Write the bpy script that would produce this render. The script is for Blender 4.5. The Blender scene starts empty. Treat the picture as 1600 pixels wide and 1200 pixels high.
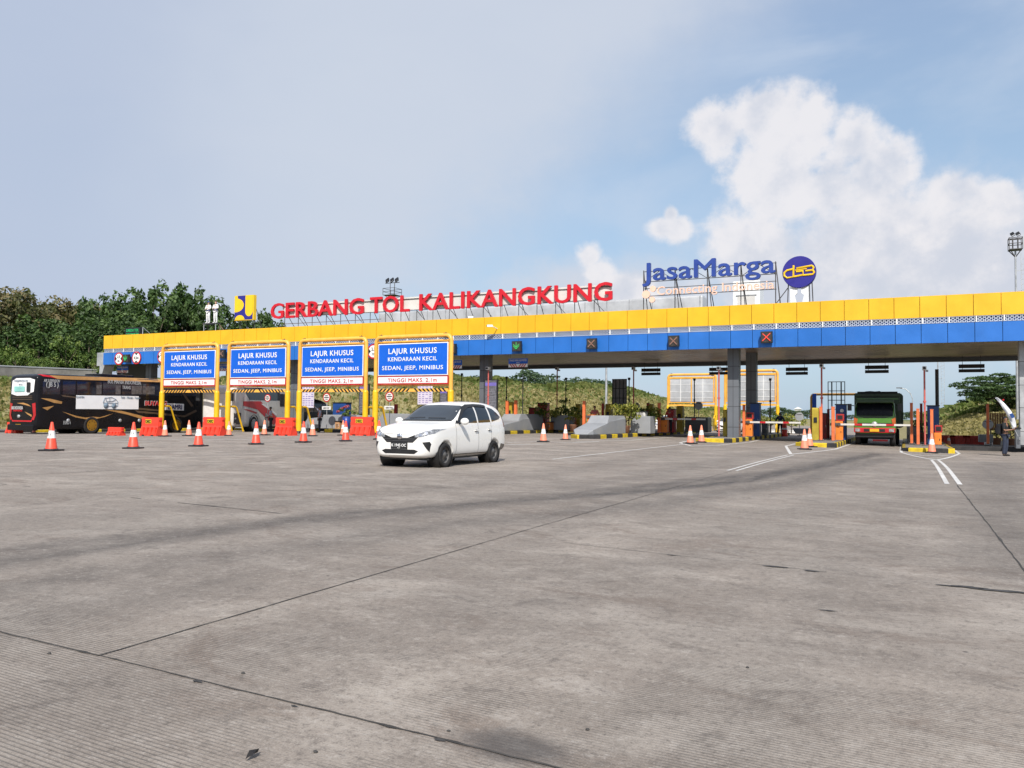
import bpy, bmesh, math, random
import numpy as np
from math import radians as R, sin, cos, pi, atan2, asin, sqrt
from mathutils import Vector, Matrix
from mathutils.bvhtree import BVHTree

S = bpy.context.scene
COL = S.collection
rnd = random.Random(7)
nrs = np.random.RandomState(7)

# ------------------------------------------------------------------ camera
EYE = 1.22
F_PX, CX, CY = 1280.0, 800.0, 600.0          # focal length and centre in pixels of a 1600 x 1200 picture
_n = lambda v: v / np.linalg.norm(v)
_dY = _n(np.array([1415 - CX, 657 - CY, F_PX]))
_dX = -_n(np.array([-1865 - CX, 623 - CY, F_PX]))
_dX = _n(_dX - _dY * (_dX @ _dY))
_dZ = np.cross(_dX, _dY)
MW = np.stack([_dX, _dY, _dZ])               # world = MW @ (right, down, forward)
cam_d = bpy.data.cameras.new('camera')
cam_d.sensor_width = 36.0
cam_d.lens = 36.0 * F_PX / 1600.0
cam_d.clip_start = 0.1
cam_d.clip_end = 6000
cam = bpy.data.objects.new('camera', cam_d)
COL.objects.link(cam)
_r, _u, _b = MW[:, 0], -MW[:, 1], -MW[:, 2]
cam.matrix_world = Matrix(((_r[0], _u[0], _b[0], 0), (_r[1], _u[1], _b[1], 0), (_r[2], _u[2], _b[2], EYE), (0, 0, 0, 1)))
S.camera = cam
S.render.resolution_x, S.render.resolution_y = 1024, 768

# ------------------------------------------------------------------ sun, sky, exposure
SUN_EL = R(43)
SUN_AZ = R(155)                               # clockwise from +Y
sd = Vector((sin(SUN_AZ) * cos(SUN_EL), cos(SUN_AZ) * cos(SUN_EL), sin(SUN_EL)))
sun_d = bpy.data.lights.new('sun', 'SUN')
sun_d.energy = 4.4
sun_d.angle = R(0.6)
sun_d.color = (1.0, 0.95, 0.88)
sun = bpy.data.objects.new('sun', sun_d)
COL.objects.link(sun)
sun.rotation_euler = sd.to_track_quat('Z', 'Y').to_euler()
sun.location = (0, 0, 60)
S.view_settings.view_transform = 'Standard'
S.view_settings.look = 'None'
S.view_settings.exposure = 0.27
S.view_settings.gamma = 1.0
S.view_settings.use_curve_mapping = False

def ray(px, py):
    return MW @ np.array([(px - CX) / F_PX, (py - CY) / F_PX, 1.0])
def gp(px, py, z=0.0):
    r = ray(px, py); t = (z - EYE) / r[2]
    return Vector((r[0] * t, r[1] * t, z))
def wp(px, py, Y):
    r = ray(px, py); t = Y / r[1]
    return Vector((r[0] * t, Y, r[2] * t + EYE))
def xp(px, py, X):
    r = ray(px, py); t = X / r[0]
    return Vector((X, r[1] * t, r[2] * t + EYE))
def rp(px, py, d):
    r = ray(px, py); t = d / math.hypot(r[0], r[1])
    return Vector((r[0] * t, r[1] * t, r[2] * t + EYE))

# node helper
class NT:
    def __init__(s, tree): s.t = tree; s.n = tree.nodes; s.l = tree.links
    def new(s, typ, **kw):
        n = s.n.new(typ)
        for k, v in kw.items(): setattr(n, k, v)
        return n
    def put(s, sock, v):
        if isinstance(v, bpy.types.NodeSocket): s.l.new(v, sock)
        else: sock.default_value = v
    def math(s, op, a, b=None, c=None, clamp=False):
        n = s.new('ShaderNodeMath', operation=op, use_clamp=clamp)
        for i, v in enumerate((a, b, c)):
            if v is not None: s.put(n.inputs[i], v)
        return n.outputs[0]
    def ss(s, v, a, b, o0=0.0, o1=1.0):
        n = s.new('ShaderNodeMapRange', interpolation_type='SMOOTHSTEP')
        s.put(n.inputs[0], v)
        n.inputs[1].default_value, n.inputs[2].default_value, n.inputs[3].default_value, n.inputs[4].default_value = a, b, o0, o1
        return n.outputs[0]
    def noise(s, vec, scale, detail=4, rough=.5, dist=0.0):
        n = s.new('ShaderNodeTexNoise')
        s.put(n.inputs['Vector'], vec)
        n.inputs['Scale'].default_value = scale; n.inputs['Detail'].default_value = detail
        n.inputs['Roughness'].default_value = rough; n.inputs['Distortion'].default_value = dist
        return n.outputs[0]
    def mix(s, fac, a, b, mode='MIX'):
        n = s.new('ShaderNodeMix', data_type='RGBA', blend_type=mode)
        s.put(n.inputs[0], fac)
        for i, v in ((6, a), (7, b)):
            if isinstance(v, tuple): v = (*v[:3], 1)
            s.put(n.inputs[i], v)
        return n.outputs[2]
    def comb(s, x, y, z):
        n = s.new('ShaderNodeCombineXYZ')
        for i, v in enumerate((x, y, z)): s.put(n.inputs[i], v)
        return n.outputs[0]
    def mapping(s, vec, scale=(1, 1, 1), loc=(0, 0, 0), rot=(0, 0, 0)):
        n = s.new('ShaderNodeMapping'); s.put(n.inputs[0], vec)
        n.inputs['Scale'].default_value = scale; n.inputs['Location'].default_value = loc; n.inputs['Rotation'].default_value = rot
        return n.outputs[0]

world = bpy.data.worlds.new('World'); S.world = world; world.use_nodes = True
def build_sky():
    t = world.node_tree; t.nodes.clear(); k = NT(t)
    out = k.new('ShaderNodeOutputWorld'); bg = k.new('ShaderNodeBackground')
    t.links.new(bg.outputs[0], out.inputs[0])
    sky = k.new('ShaderNodeTexSky', sky_type='NISHITA', sun_disc=False, sun_elevation=SUN_EL, sun_rotation=SUN_AZ,
                air_density=1.0, dust_density=1.6, ozone_density=1.4, altitude=50)
    bg.inputs[1].default_value = 0.10
    tc = k.new('ShaderNodeTexCoord'); d = tc.outputs['Generated']
    sep = k.new('ShaderNodeSeparateXYZ'); t.links.new(d, sep.inputs[0])
    x, y, z = sep.outputs
    az = k.math('MULTIPLY', k.math('ARCTAN2', x, y), 180 / pi)      # degrees clockwise from +Y
    el = k.math('MULTIPLY', k.math('ARCSINE', z), 180 / pi)
    # convert photo landmarks into directions once
    def ae(px, py):
        r = ray(px, py); r = r / np.linalg.norm(r)
        return math.degrees(atan2(r[0], r[1])), math.degrees(asin(r[2]))
    uv = k.comb(az, el, 0.0)
    n1 = k.noise(uv, 0.22, 6, .62)          # cauliflower edge
    nv = k.noise(k.mapping(uv, (0.05, 0.12, 1), rot=(0, 0, R(-18))), 1.0, 7, .55, .4)
    # cumulus: union of puffs
    blobs = [(1205, 180, 66, 48), (1120, 205, 56, 40), (1250, 215, 62, 64), (1335, 215, 46, 44), (1215, 290, 95, 80), (1295, 290, 70, 62), (1180, 380, 84, 70),
             (1370, 270, 66, 66), (1345, 370, 120, 95), (1490, 300, 46, 40), (1560, 325, 60, 46), (1640, 320, 60, 60), (1450, 390, 140, 80),
             (1600, 420, 170, 90), (1750, 300, 110, 90), (1900, 330, 130, 110), (1036, 356, 26, 18), (1058, 358, 26, 22), (1048, 335, 14, 16), (920, 402, 22, 24), (935, 425, 34, 24), (960, 455, 80, 34), (1230, 445, 150, 60), (1430, 440, 200, 80)]
    acc = None
    for px, py, rx, ry in blobs:
        a0, e0 = ae(px, py); sx = rx / 1280 * 57.3 * .95; sy = ry / 1280 * 57.3 * 1.0
        u = k.math('DIVIDE', k.math('SUBTRACT', az, a0), sx); v = k.math('DIVIDE', k.math('SUBTRACT', el, e0), sy)
        q = k.math('SUBTRACT', 1.0, k.math('SQRT', k.math('ADD', k.math('MULTIPLY', u, u), k.math('MULTIPLY', v, v))))
        acc = q if acc is None else k.math('SMOOTH_MAX', acc, q, 0.22)
    n0 = k.noise(uv, 0.13, 7, .6); m0 = k.noise(k.mapping(uv, (1, 1, 1), loc=(.9, -1.6, 0)), 0.13, 6, .58)
    nw = k.noise(uv, .9, 5, .6)
    vo = k.new('ShaderNodeTexVoronoi', feature='SMOOTH_F1'); t.links.new(k.mapping(k.comb(k.math('ADD', az, k.math('MULTIPLY', n1, 3.0)), k.math('ADD', el, k.math('MULTIPLY', n0, 3.0)), 0.0)), vo.inputs['Vector']); vo.inputs['Scale'].default_value = .42; vo.inputs['Smoothness'].default_value = .35
    f0 = vo.outputs['Distance']
    dens = k.math('ADD', acc, k.math('ADD', k.math('MULTIPLY', k.math('SUBTRACT', n0, .5), 1.35), k.math('ADD', k.math('MULTIPLY', k.math('SUBTRACT', nw, .5), .75), k.math('MULTIPLY', k.math('SUBTRACT', .42, f0), .55))))
    cum = k.ss(dens, -.20, .40)
    rel = k.math('ADD', k.math('MULTIPLY', k.math('SUBTRACT', n0, m0), 2.4), k.math('MULTIPLY', k.math('SUBTRACT', .45, f0), .55))
    rel = k.math('ADD', rel, k.math('MULTIPLY', k.math('SUBTRACT', nw, .5), .35))
    eb = ae(1300, 360)[1]
    lowg = k.ss(el, eb - 8, eb + 5)
    rim = k.ss(dens, .75, .10, 0, .16)
    ctone = k.math('ADD', k.math('MULTIPLY', lowg, .30), k.math('ADD', rim, k.math('ADD', .42, rel)))
    ctone = k.math('MINIMUM', k.math('MAXIMUM', ctone, .2), 1.0)
    # broad soft grey bank under the cumulus
    def soft(px, py, rx, ry):
        a0, e0 = ae(px, py); u = k.math('DIVIDE', k.math('SUBTRACT', az, a0), rx / 1280 * 57.3); v = k.math('DIVIDE', k.math('SUBTRACT', el, e0), ry / 1280 * 57.3)
        q = k.math('SQRT', k.math('ADD', k.math('MULTIPLY', u, u), k.math('MULTIPLY', v, v)))
        return k.ss(k.math('ADD', q, k.math('MULTIPLY', k.math('SUBTRACT', n1, .5), 1.1)), 1.15, .35)
    bank = k.math('MAXIMUM', soft(1500, 430, 420, 150), soft(960, 470, 230, 75))
    # the high veil on the left, ending on a soft slanted line
    a1, e1 = ae(1030, 150); a2, e2 = ae(790, 350)
    nx, ny = (e1 - e2), -(a1 - a2); L = math.hypot(nx, ny); nx /= L; ny /= L
    side = k.math('ADD', k.math('MULTIPLY', k.math('SUBTRACT', az, a1), nx), k.math('MULTIPLY', k.math('SUBTRACT', el, e1), ny))
    side = k.math('ADD', side, k.math('MULTIPLY', k.math('SUBTRACT', nv, .5), 15.0))
    side = k.math('ADD', side, k.math('MULTIPLY', k.math('SUBTRACT', n1, .5), 5.0))
    veil = k.ss(side, 4.0, -6.0, 0.0, .88)
    wisp = k.ss(nv, .40, .70, 0.0, .55)
    hz = k.ss(el, 34, 0, .34, .70)
    base = k.mix(1.0, sky.outputs[0], (1.15, 1.2, 1.22), 'MULTIPLY')
    vt = k.noise(uv, .035, 4, .55)
    aL = ae(60, 330)[0]; aM = ae(650, 150)[0]
    vb = k.math('ADD', k.math('MULTIPLY', k.ss(az, aL - 4, aM), .75), k.math('MULTIPLY', k.math('SUBTRACT', vt, .4), 1.0))
    vcol = k.mix(k.ss(vb, .1, .9), (4.1, 4.7, 5.95), (5.15, 5.6, 6.45))
    c = k.mix(hz, base, (3.9, 5.2, 6.7))
    c = k.mix(k.ss(el, 16, 34, 0, .35), c, (3.9, 4.7, 6.9))
    c = k.mix(wisp, c, (5.1, 5.75, 6.8))
    c = k.mix(veil, c, vcol)
    c = k.mix(k.math('MULTIPLY', bank, .95), c, (5.35, 5.7, 6.45))
    cc = k.mix(k.ss(ctone, .25, .95), (5.3, 5.6, 6.35), (7.25, 7.1, 7.3))
    c = k.mix(k.math('MULTIPLY', cum, k.ss(el, -1, 7, .3, .92)), c, cc)
    t.links.new(c, bg.inputs[0])
build_sky()

# ------------------------------------------------------------------ materials
def lin(r, g, b):
    f = lambda c: (c / 255 / 12.92) if c <= 10 else ((c / 255 + .055) / 1.055) ** 2.4
    return (f(r), f(g), f(b))
MATS = {}
def mat(name, col, rough=.5, metal=0.0, var=.10, scale=2.0, dirt=0.0, dirtcol=(.12, .10, .08), coat=0.0, bump=0.0, spec=.5, trans=0.0, emit=0.0):
    if name in MATS: return MATS[name]
    m = bpy.data.materials.new(name); m.use_nodes = True; MATS[name] = m
    k = NT(m.node_tree); b = m.node_tree.nodes['Principled BSDF']
    tc = k.new('ShaderNodeTexCoord'); v = tc.outputs['Object']
    nz = k.noise(v, scale, 5, .6)
    lo = tuple(max(0, c * (1 - var * 1.6)) for c in col); hi = tuple(min(1, c * (1 + var)) for c in col)
    c = k.mix(k.ss(nz, .3, .7), lo, hi)
    if dirt > 0:
        n2 = k.noise(k.mapping(v, (1.3, 1.3, .35)), scale * 1.7, 6, .65)
        c = k.mix(k.ss(n2, .5, .8, 0, dirt), c, dirtcol)
    k.put(b.inputs['Base Color'], c)
    k.put(b.inputs['Roughness'], k.ss(nz, .2, .8, max(.03, rough - .08), min(1, rough + .08)))
    b.inputs['Metallic'].default_value = metal
    b.inputs['Specular IOR Level'].default_value = spec
    b.inputs['Coat Weight'].default_value = coat
    b.inputs['Coat Roughness'].default_value = .05
    if trans: b.inputs['Transmission Weight'].default_value = trans
    if emit:
        k.put(b.inputs['Emission Color'], c); b.inputs['Emission Strength'].default_value = emit
    if bump:
        bp = k.new('ShaderNodeBump'); bp.inputs['Strength'].default_value = bump; bp.inputs['Distance'].default_value = .02
        k.put(bp.inputs['Height'], k.noise(v, scale * 9, 4, .6)); k.put(b.inputs['Normal'], bp.outputs[0])
    return m

YEL = mat('yellow_panel', (.76, .425, .012), .42, var=.07, scale=.5, dirt=.2, dirtcol=(.45, .25, .03))
BLU = mat('blue_panel', (.017, .140, .49), .42, var=.08, scale=.5, dirt=.2, dirtcol=(.05, .12, .3))
PIPE = mat('yellow_pipe_paint', (.82, .42, .07), .4, var=.10, scale=1.5, dirt=.2, dirtcol=(.4, .22, .06))
SLEEVE = mat('yellow_sleeve_paint', (.78, .46, .01), .45, var=.08, scale=2, dirt=.22, dirtcol=(.3, .19, .04))
SIGNB = mat('sign_blue', (.002, .105, .58), .35, var=.03)
WHITE = mat('white_paint', (.78, .78, .76), .4, var=.04)
OFFW = mat('off_white_panel', (.62, .60, .56), .5, var=.08, scale=.8, dirt=.25, dirtcol=(.35, .33, .3))
REDP = mat('red_paint', (.48, .012, .02), .4, var=.06)
LETR = mat('red_letter', (.56, .010, .022), .35, var=.05)
BLACK = mat('black_paint', (.012, .012, .014), .45, var=.2)
RUBBER = mat('rubber', (.016, .015, .015), .8, var=.3, scale=8)
STEEL = mat('dark_steel', (.09, .085, .085), .55, metal=.3, var=.2)
RUST = mat('brown_steel', (.13, .075, .05), .7, var=.25)
GALV = mat('galvanised_steel', (.42, .43, .44), .45, metal=.35, var=.12)
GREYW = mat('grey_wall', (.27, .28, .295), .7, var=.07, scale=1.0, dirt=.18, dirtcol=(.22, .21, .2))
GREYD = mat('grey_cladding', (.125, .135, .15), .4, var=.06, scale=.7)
SEAM = mat('seam_dark', (.02, .02, .02), .8)
ORANGE = mat('orange_post_paint', (.70, .16, .05), .5, var=.10, scale=3, dirt=.12, dirtcol=(.4, .2, .15))
ORNG2 = mat('orange_cabinet_paint', (.72, .21, .025), .5, var=.08, scale=3)
RED2 = mat('dark_red_cabinet_paint', (.36, .018, .015), .5, var=.1)  # red of cabinets and heads; on posts, orange darkened for canopy shade
OLIVE = mat('olive_yellow_paint', (.40, .30, .025), .55, var=.12, scale=3, dirt=.2, dirtcol=(.2, .15, .04))
NAVY = mat('navy_cabinet_paint', (.014, .06, .22), .45, var=.1)
CONE = mat('cone_red', (.80, .075, .035), .5, var=.08, scale=5, dirt=.12, dirtcol=(.4, .1, .06))
CONEF = mat('cone_faded', (.78, .24, .14), .6, var=.08, scale=5, dirt=.2, dirtcol=(.45, .2, .15))
KYEL = mat('kerb_yellow', (.62, .44, .012), .7, var=.15, scale=4, dirt=.3, dirtcol=(.2, .15, .06))
KBLK = mat('kerb_black', (.028, .027, .028), .75, var=.3, scale=4, dirt=.25, dirtcol=(.1, .09, .08))
ISLT = mat('island_concrete', (.22, .205, .19), .85, var=.15, scale=1.5, dirt=.25)
GLASS = mat('dark_glass', (.010, .013, .018), .06, var=.1, spec=.6)
CHROME = mat('chrome', (.7, .7, .72), .15, metal=1.0, var=.05)
LAMP = mat('lamp_lens', (.55, .57, .6), .12, var=.15, scale=12, spec=.8)
PAINTW = mat('road_paint_white', (.58, .565, .54), .8, var=.12, scale=3.5, dirt=.95, dirtcol=(.25, .235, .22))

# ------------------------------------------------------------------ mesh builder
class MB:
    def __init__(s): s.v = []; s.f = []; s.m = []; s.sm = []; s.mats = []
    def mi(s, m):
        if m not in s.mats: s.mats.append(m)
        return s.mats.index(m)
    def add(s, vs, fs, m, smooth=False):
        o = len(s.v); s.v += [tuple(p) for p in vs]; i = s.mi(m)
        for f in fs: s.f.append(tuple(a + o for a in f)); s.m.append(i); s.sm.append(smooth)
        return s
    def box(s, c, d, m, rz=0.0, rot=None, bevel=0.0):
        x, y, z = d[0] / 2, d[1] / 2, d[2] / 2
        if bevel > 0:
            bm = bmesh.new(); bmesh.ops.create_cube(bm, size=1)
            for w in bm.verts: w.co = Vector((w.co.x * d[0], w.co.y * d[1], w.co.z * d[2]))
            bmesh.ops.bevel(bm, geom=list(bm.edges), offset=min(bevel, min(d) * .45), segments=2, affect='EDGES', profile=.7)
            P = [w.co.copy() for w in bm.verts]; bm.verts.index_update(); Fs = [[w.index for w in f.verts] for f in bm.faces]; bm.free()
        else:
            P = [Vector(p) for p in ((-x, -y, -z), (x, -y, -z), (x, y, -z), (-x, y, -z), (-x, -y, z), (x, -y, z), (x, y, z), (-x, y, z))]
            Fs = [(3, 2, 1, 0), (4, 5, 6, 7), (0, 1, 5, 4), (1, 2, 6, 5), (2, 3, 7, 6), (3, 0, 4, 7)]
        mt = rot if rot is not None else Matrix.Rotation(rz, 3, 'Z')
        return s.add([mt @ p + Vector(c) for p in P], Fs, m)
    def cyl(s, a, b, r, m, n=12, r2=None, cap=True, smooth=True):
        a, b = Vector(a), Vector(b); r2 = r if r2 is None else r2
        q = (b - a).to_track_quat('Z', 'Y'); vs = []
        for p, rr in ((a, r), (b, r2)):
            for i in range(n):
                t = 2 * pi * i / n; vs.append(p + q @ Vector((cos(t) * rr, sin(t) * rr, 0)))
        s.add(vs, [(i, (i + 1) % n, n + (i + 1) % n, n + i) for i in range(n)], m, smooth)
        if cap: s.add(vs, [tuple(range(n))[::-1], tuple(range(n, 2 * n))], m)
        return s
    def tube(s, pts, r, m, n=10, cap=True):
        pts = [Vector(p) for p in pts]; vs = []; N = len(pts); up = None
        for i, p in enumerate(pts):
            t = (pts[min(i + 1, N - 1)] - pts[max(i - 1, 0)]).normalized()
            if up is None:
                up = t.orthogonal().normalized()
            up = (up - t * up.dot(t)).normalized(); w = t.cross(up)
            rr = r[i] if isinstance(r, (list, tuple)) else r
            for j in range(n):
                a = 2 * pi * j / n; vs.append(p + (up * cos(a) + w * sin(a)) * rr)
        fs = [(i * n + j, i * n + (j + 1) % n, (i + 1) * n + (j + 1) % n, (i + 1) * n + j) for i in range(N - 1) for j in range(n)]
        s.add(vs, fs, m, True)
        if cap: s.add(vs, [tuple(range(n))[::-1], tuple(range((N - 1) * n, N * n))], m)
        return s
    def lathe(s, prof, m, n=20, c=(0, 0, 0), axis='Z', smooth=True):
        vs = []
        for r, z in prof:
            for i in range(n):
                t = 2 * pi * i / n; p = (cos(t) * r, sin(t) * r, z)
                if axis == 'X': p = (p[2], p[0], p[1])
                if axis == 'Y': p = (p[1], p[2], p[0])
                vs.append((p[0] + c[0], p[1] + c[1], p[2] + c[2]))
        K = len(prof)
        return s.add(vs, [(i * n + j, i * n + (j + 1) % n, (i + 1) * n + (j + 1) % n, (i + 1) * n + j) for i in range(K - 1) for j in range(n)], m, smooth)
    def prism(s, poly, m, fr, d):
        """poly: 2D points; fr(u,v,w) -> 3D; extruded from w=0 to w=d"""
        n = len(poly); ar = sum(poly[i][0] * poly[(i + 1) % n][1] - poly[(i + 1) % n][0] * poly[i][1] for i in range(n))
        if ar < 0: poly = poly[::-1]
        vs = [fr(u, v, 0) for u, v in poly] + [fr(u, v, d) for u, v in poly]
        return s.add(vs, [tuple(range(n))[::-1], tuple(range(n, 2 * n))] + [(i, (i + 1) % n, n + (i + 1) % n, n + i) for i in range(n)], m)
    def build(s, name, parent=None, loc=(0, 0, 0), rz=0.0, fix=True):
        me = bpy.data.meshes.new(name); me.from_pydata(s.v, [], s.f)
        for m in s.mats: me.materials.append(m)
        me.polygons.foreach_set('material_index', s.m); me.polygons.foreach_set('use_smooth', s.sm)
        me.update()
        if fix:
            bm = bmesh.new(); bm.from_mesh(me); bmesh.ops.recalc_face_normals(bm, faces=bm.faces); bm.to_mesh(me); bm.free()
        o = bpy.data.objects.new(name, me); COL.objects.link(o)
        o.location = loc; o.rotation_euler = (0, 0, rz)
        if parent: o.parent = parent
        return o

def build_each(mb, name, parent=None, loc=(0, 0, 0)):
    """every separate piece of the mesh becomes a part of its own"""
    n = len(mb.v); par = list(range(n))
    def find(a):
        while par[a] != a: par[a] = par[par[a]]; a = par[a]
        return a
    for f in mb.f:
        for q in f[1:]: par[find(f[0])] = find(q)
    # cylinder caps are added apart from their sides: weld by position
    seen = {}
    for i, p in enumerate(mb.v):
        key = (round(p[0], 4), round(p[1], 4), round(p[2], 4))
        if key in seen: par[find(i)] = find(seen[key])
        else: seen[key] = i
    grp = {}
    for fi, f in enumerate(mb.f): grp.setdefault(find(f[0]), []).append(fi)
    out = []
    for fl in grp.values():
        nb = MB(); mp = {}
        for fi in fl:
            f = mb.f[fi]
            for q in f:
                if q not in mp: mp[q] = len(nb.v); nb.v.append(mb.v[q])
            nb.f.append(tuple(mp[q] for q in f)); nb.m.append(nb.mi(mb.mats[mb.m[fi]])); nb.sm.append(mb.sm[fi])
        out.append(nb.build(name, parent, loc=loc))
    return out
def tag(o, label=None, cat=None, group=None, kind=None):
    if label: o['label'] = label
    if cat: o['category'] = cat
    if group: o['group'] = group
    if kind: o['kind'] = kind
    return o
def thing(name, label, cat, loc=(0, 0, 0), rz=0.0, group=None):
    o = bpy.data.objects.new(name, None); COL.objects.link(o)
    o.location = loc; o.rotation_euler = (0, 0, rz); o.empty_display_size = .2
    return tag(o, label, cat, group)
def dup(root, loc, rz=None, label=None, group=None, scale=None):
    def cp(o, par):
        c = o.copy(); COL.objects.link(c)
        if par: c.parent = par
        for ch in o.children: cp(ch, c)
        return c
    r = cp(root, None); r.location = loc
    if rz is not None: r.rotation_euler = (0, 0, rz)
    if scale: r.scale = scale
    tag(r, label, None, group)
    return r
def structure(mb, name, **kw):
    o = mb.build(name, **kw); o['kind'] = 'structure'; return o

_CAP = {}
def text_mesh(txt, h, m, depth=.02, bold=0.0, width=None, align='CENTER', spacing=1.0):
    """verts, faces of a text, x right, y up, extruded toward +z; cap height h; bold in cap heights"""
    def raw(t, d):
        cu = bpy.data.curves.new('t', 'FONT'); cu.body = t; cu.size = 1.0; cu.extrude = d
        cu.align_x = 'LEFT'; cu.space_character = spacing; cu.resolution_u = 3
        o = bpy.data.objects.new('t', cu); COL.objects.link(o)
        dg = bpy.context.evaluated_depsgraph_get(); me = bpy.data.meshes.new_from_object(o.evaluated_get(dg))
        vs = [v.co.copy() for v in me.vertices]; fs = [tuple(p.vertices) for p in me.polygons]
        bpy.data.objects.remove(o); bpy.data.curves.remove(cu); bpy.data.meshes.remove(me)
        return vs, fs
    if 'H' not in _CAP: _CAP['H'] = max(v.y for v in raw('H', 0)[0])
    k = h / _CAP['H']
    vs, fs = raw(txt, depth / 2 / k)
    vs = [v * k for v in vs]
    if bold:
        V, Fs = [], []; b = bold * h
        for i, (dx, dy) in enumerate(((0, 0), (b, 0), (-b, 0), (0, b * .8), (0, -b * .8), (b * .7, b * .6), (-b * .7, -b * .6), (b * .7, -b * .6), (-b * .7, b * .6))):
            o = len(V); z = 1 + .0025 * i
            V += [Vector((v.x + dx, v.y + dy, v.z * z)) for v in vs]; Fs += [tuple(a + o for a in f) for f in fs]
        vs, fs = V, Fs
    x0 = min(v.x for v in vs); x1 = max(v.x for v in vs)
    sx = (width / (x1 - x0)) if width else 1.0
    off = {'CENTER': (x0 + x1) / 2, 'LEFT': x0, 'RIGHT': x1}[align]
    return [Vector(((v.x - off) * sx, v.y, v.z + depth / 2)) for v in vs], fs
def put_text(mb, txt, h, m, org, right, up, depth=.012, lift=.004, **kw):
    """lay lettering on a plane: org is the baseline centre, outward = right x up"""
    vs, fs = text_mesh(txt, h, m, depth, **kw)
    r = Vector(right).normalized(); u = Vector(up).normalized(); n = r.cross(u)
    mb.add([Vector(org) + r * v.x + u * v.y + n * (v.z + lift) for v in vs], fs, m)
XR, ZU = (1, 0, 0), (0, 0, 1)     # facing -Y
def disc_poly(cx, cz, r, n=28): return [(cx + r * cos(2 * pi * i / n), cz + r * sin(2 * pi * i / n)) for i in range(n)]
def frY(y): return lambda u, v, w: Vector((u, y - w, v))     # prism toward -Y

# ================================================================== SETTING
def sst(x, a, b):
    t = np.clip((np.asarray(x, float) - a) / (b - a), 0, 1); return t * t * (3 - 2 * t)
# gentle crown and crossfall of the plaza in front of the gate
G_X = [-60, -44, -38, -27, -20, -15, -9, -4, 0, 2, 6]
G_Z = [-.15, -.12, .05, .13, .12, .08, 0, -.10, -.22, -.27, -.27]
def gz(X, Y):
    return float(np.interp(X, G_X, G_Z) * sst(Y, 22, 40))
def grd(px, py):
    z = 0.0
    for _ in range(6):
        p = gp(px, py, z); z = gz(p.x, p.y)
    return Vector((p.x, p.y, z))

# ---- terrain: one sheet to the horizon, with the cut slopes beyond the gate
T_PX = [-900, -300, -100, 0, 60, 150, 400, 700, 780, 830, 900, 950, 985, 1010, 1040, 1100, 1150, 1200, 1300, 1440, 1480, 1510, 1545, 1600, 1700, 2200]
T_CY = [590, 588, 590, 592, 592, 590, 590, 592, 601, 607, 608, 609, 616, 621, 626, 640, 642, 651, 655, 655, 648, 640, 630, 622, 612, 612]
T_R0 = [62, 66, 70, 74, 76, 78, 82, 84, 84, 84, 86, 88, 90, 92, 94, 110, 130, 150, 150, 95, 72, 69, 68, 67, 66, 66]
T_R1 = [85, 90, 95, 98, 100, 102, 108, 112, 112, 114, 116, 120, 124, 128, 132, 150, 170, 200, 200, 140, 112, 108, 104, 102, 100, 100]
def az_of(px):
    r = ray(px, 640); return atan2(r[0], r[1])
T_AZ = [az_of(p) for p in T_PX]
T_H = []
for p_, c_, r1_ in zip(T_PX, T_CY, T_R1):
    T_H.append(max(.0, rp(p_, c_, r1_).z))
def ter(az, r):
    r0 = np.interp(az, T_AZ, T_R0); r1 = np.interp(az, T_AZ, T_R1); H = np.interp(az, T_AZ, T_H)
    t = np.clip((r - r0) / (r1 - r0), 0, 1)
    s = t ** .8 * (1.0) * (1 - .0 * t); s = np.where(t < 1, np.sin(t * pi / 2) ** .9, 1)
    wob = .28 * (np.sin(az * 61 + r * .21) + np.sin(az * 113 - r * .37 + 1.3) * .6) * s * np.clip(H / 4, 0, 1)
    fall = np.clip((r - r1) / 400, 0, 1) * H * .55
    return -.62 + sst(r, 62, 72) * .5 + s * H + wob - fall
def terrain_z(X, Y):
    return float(ter(np.array(atan2(X, Y)), np.array(math.hypot(X, Y))))
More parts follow.
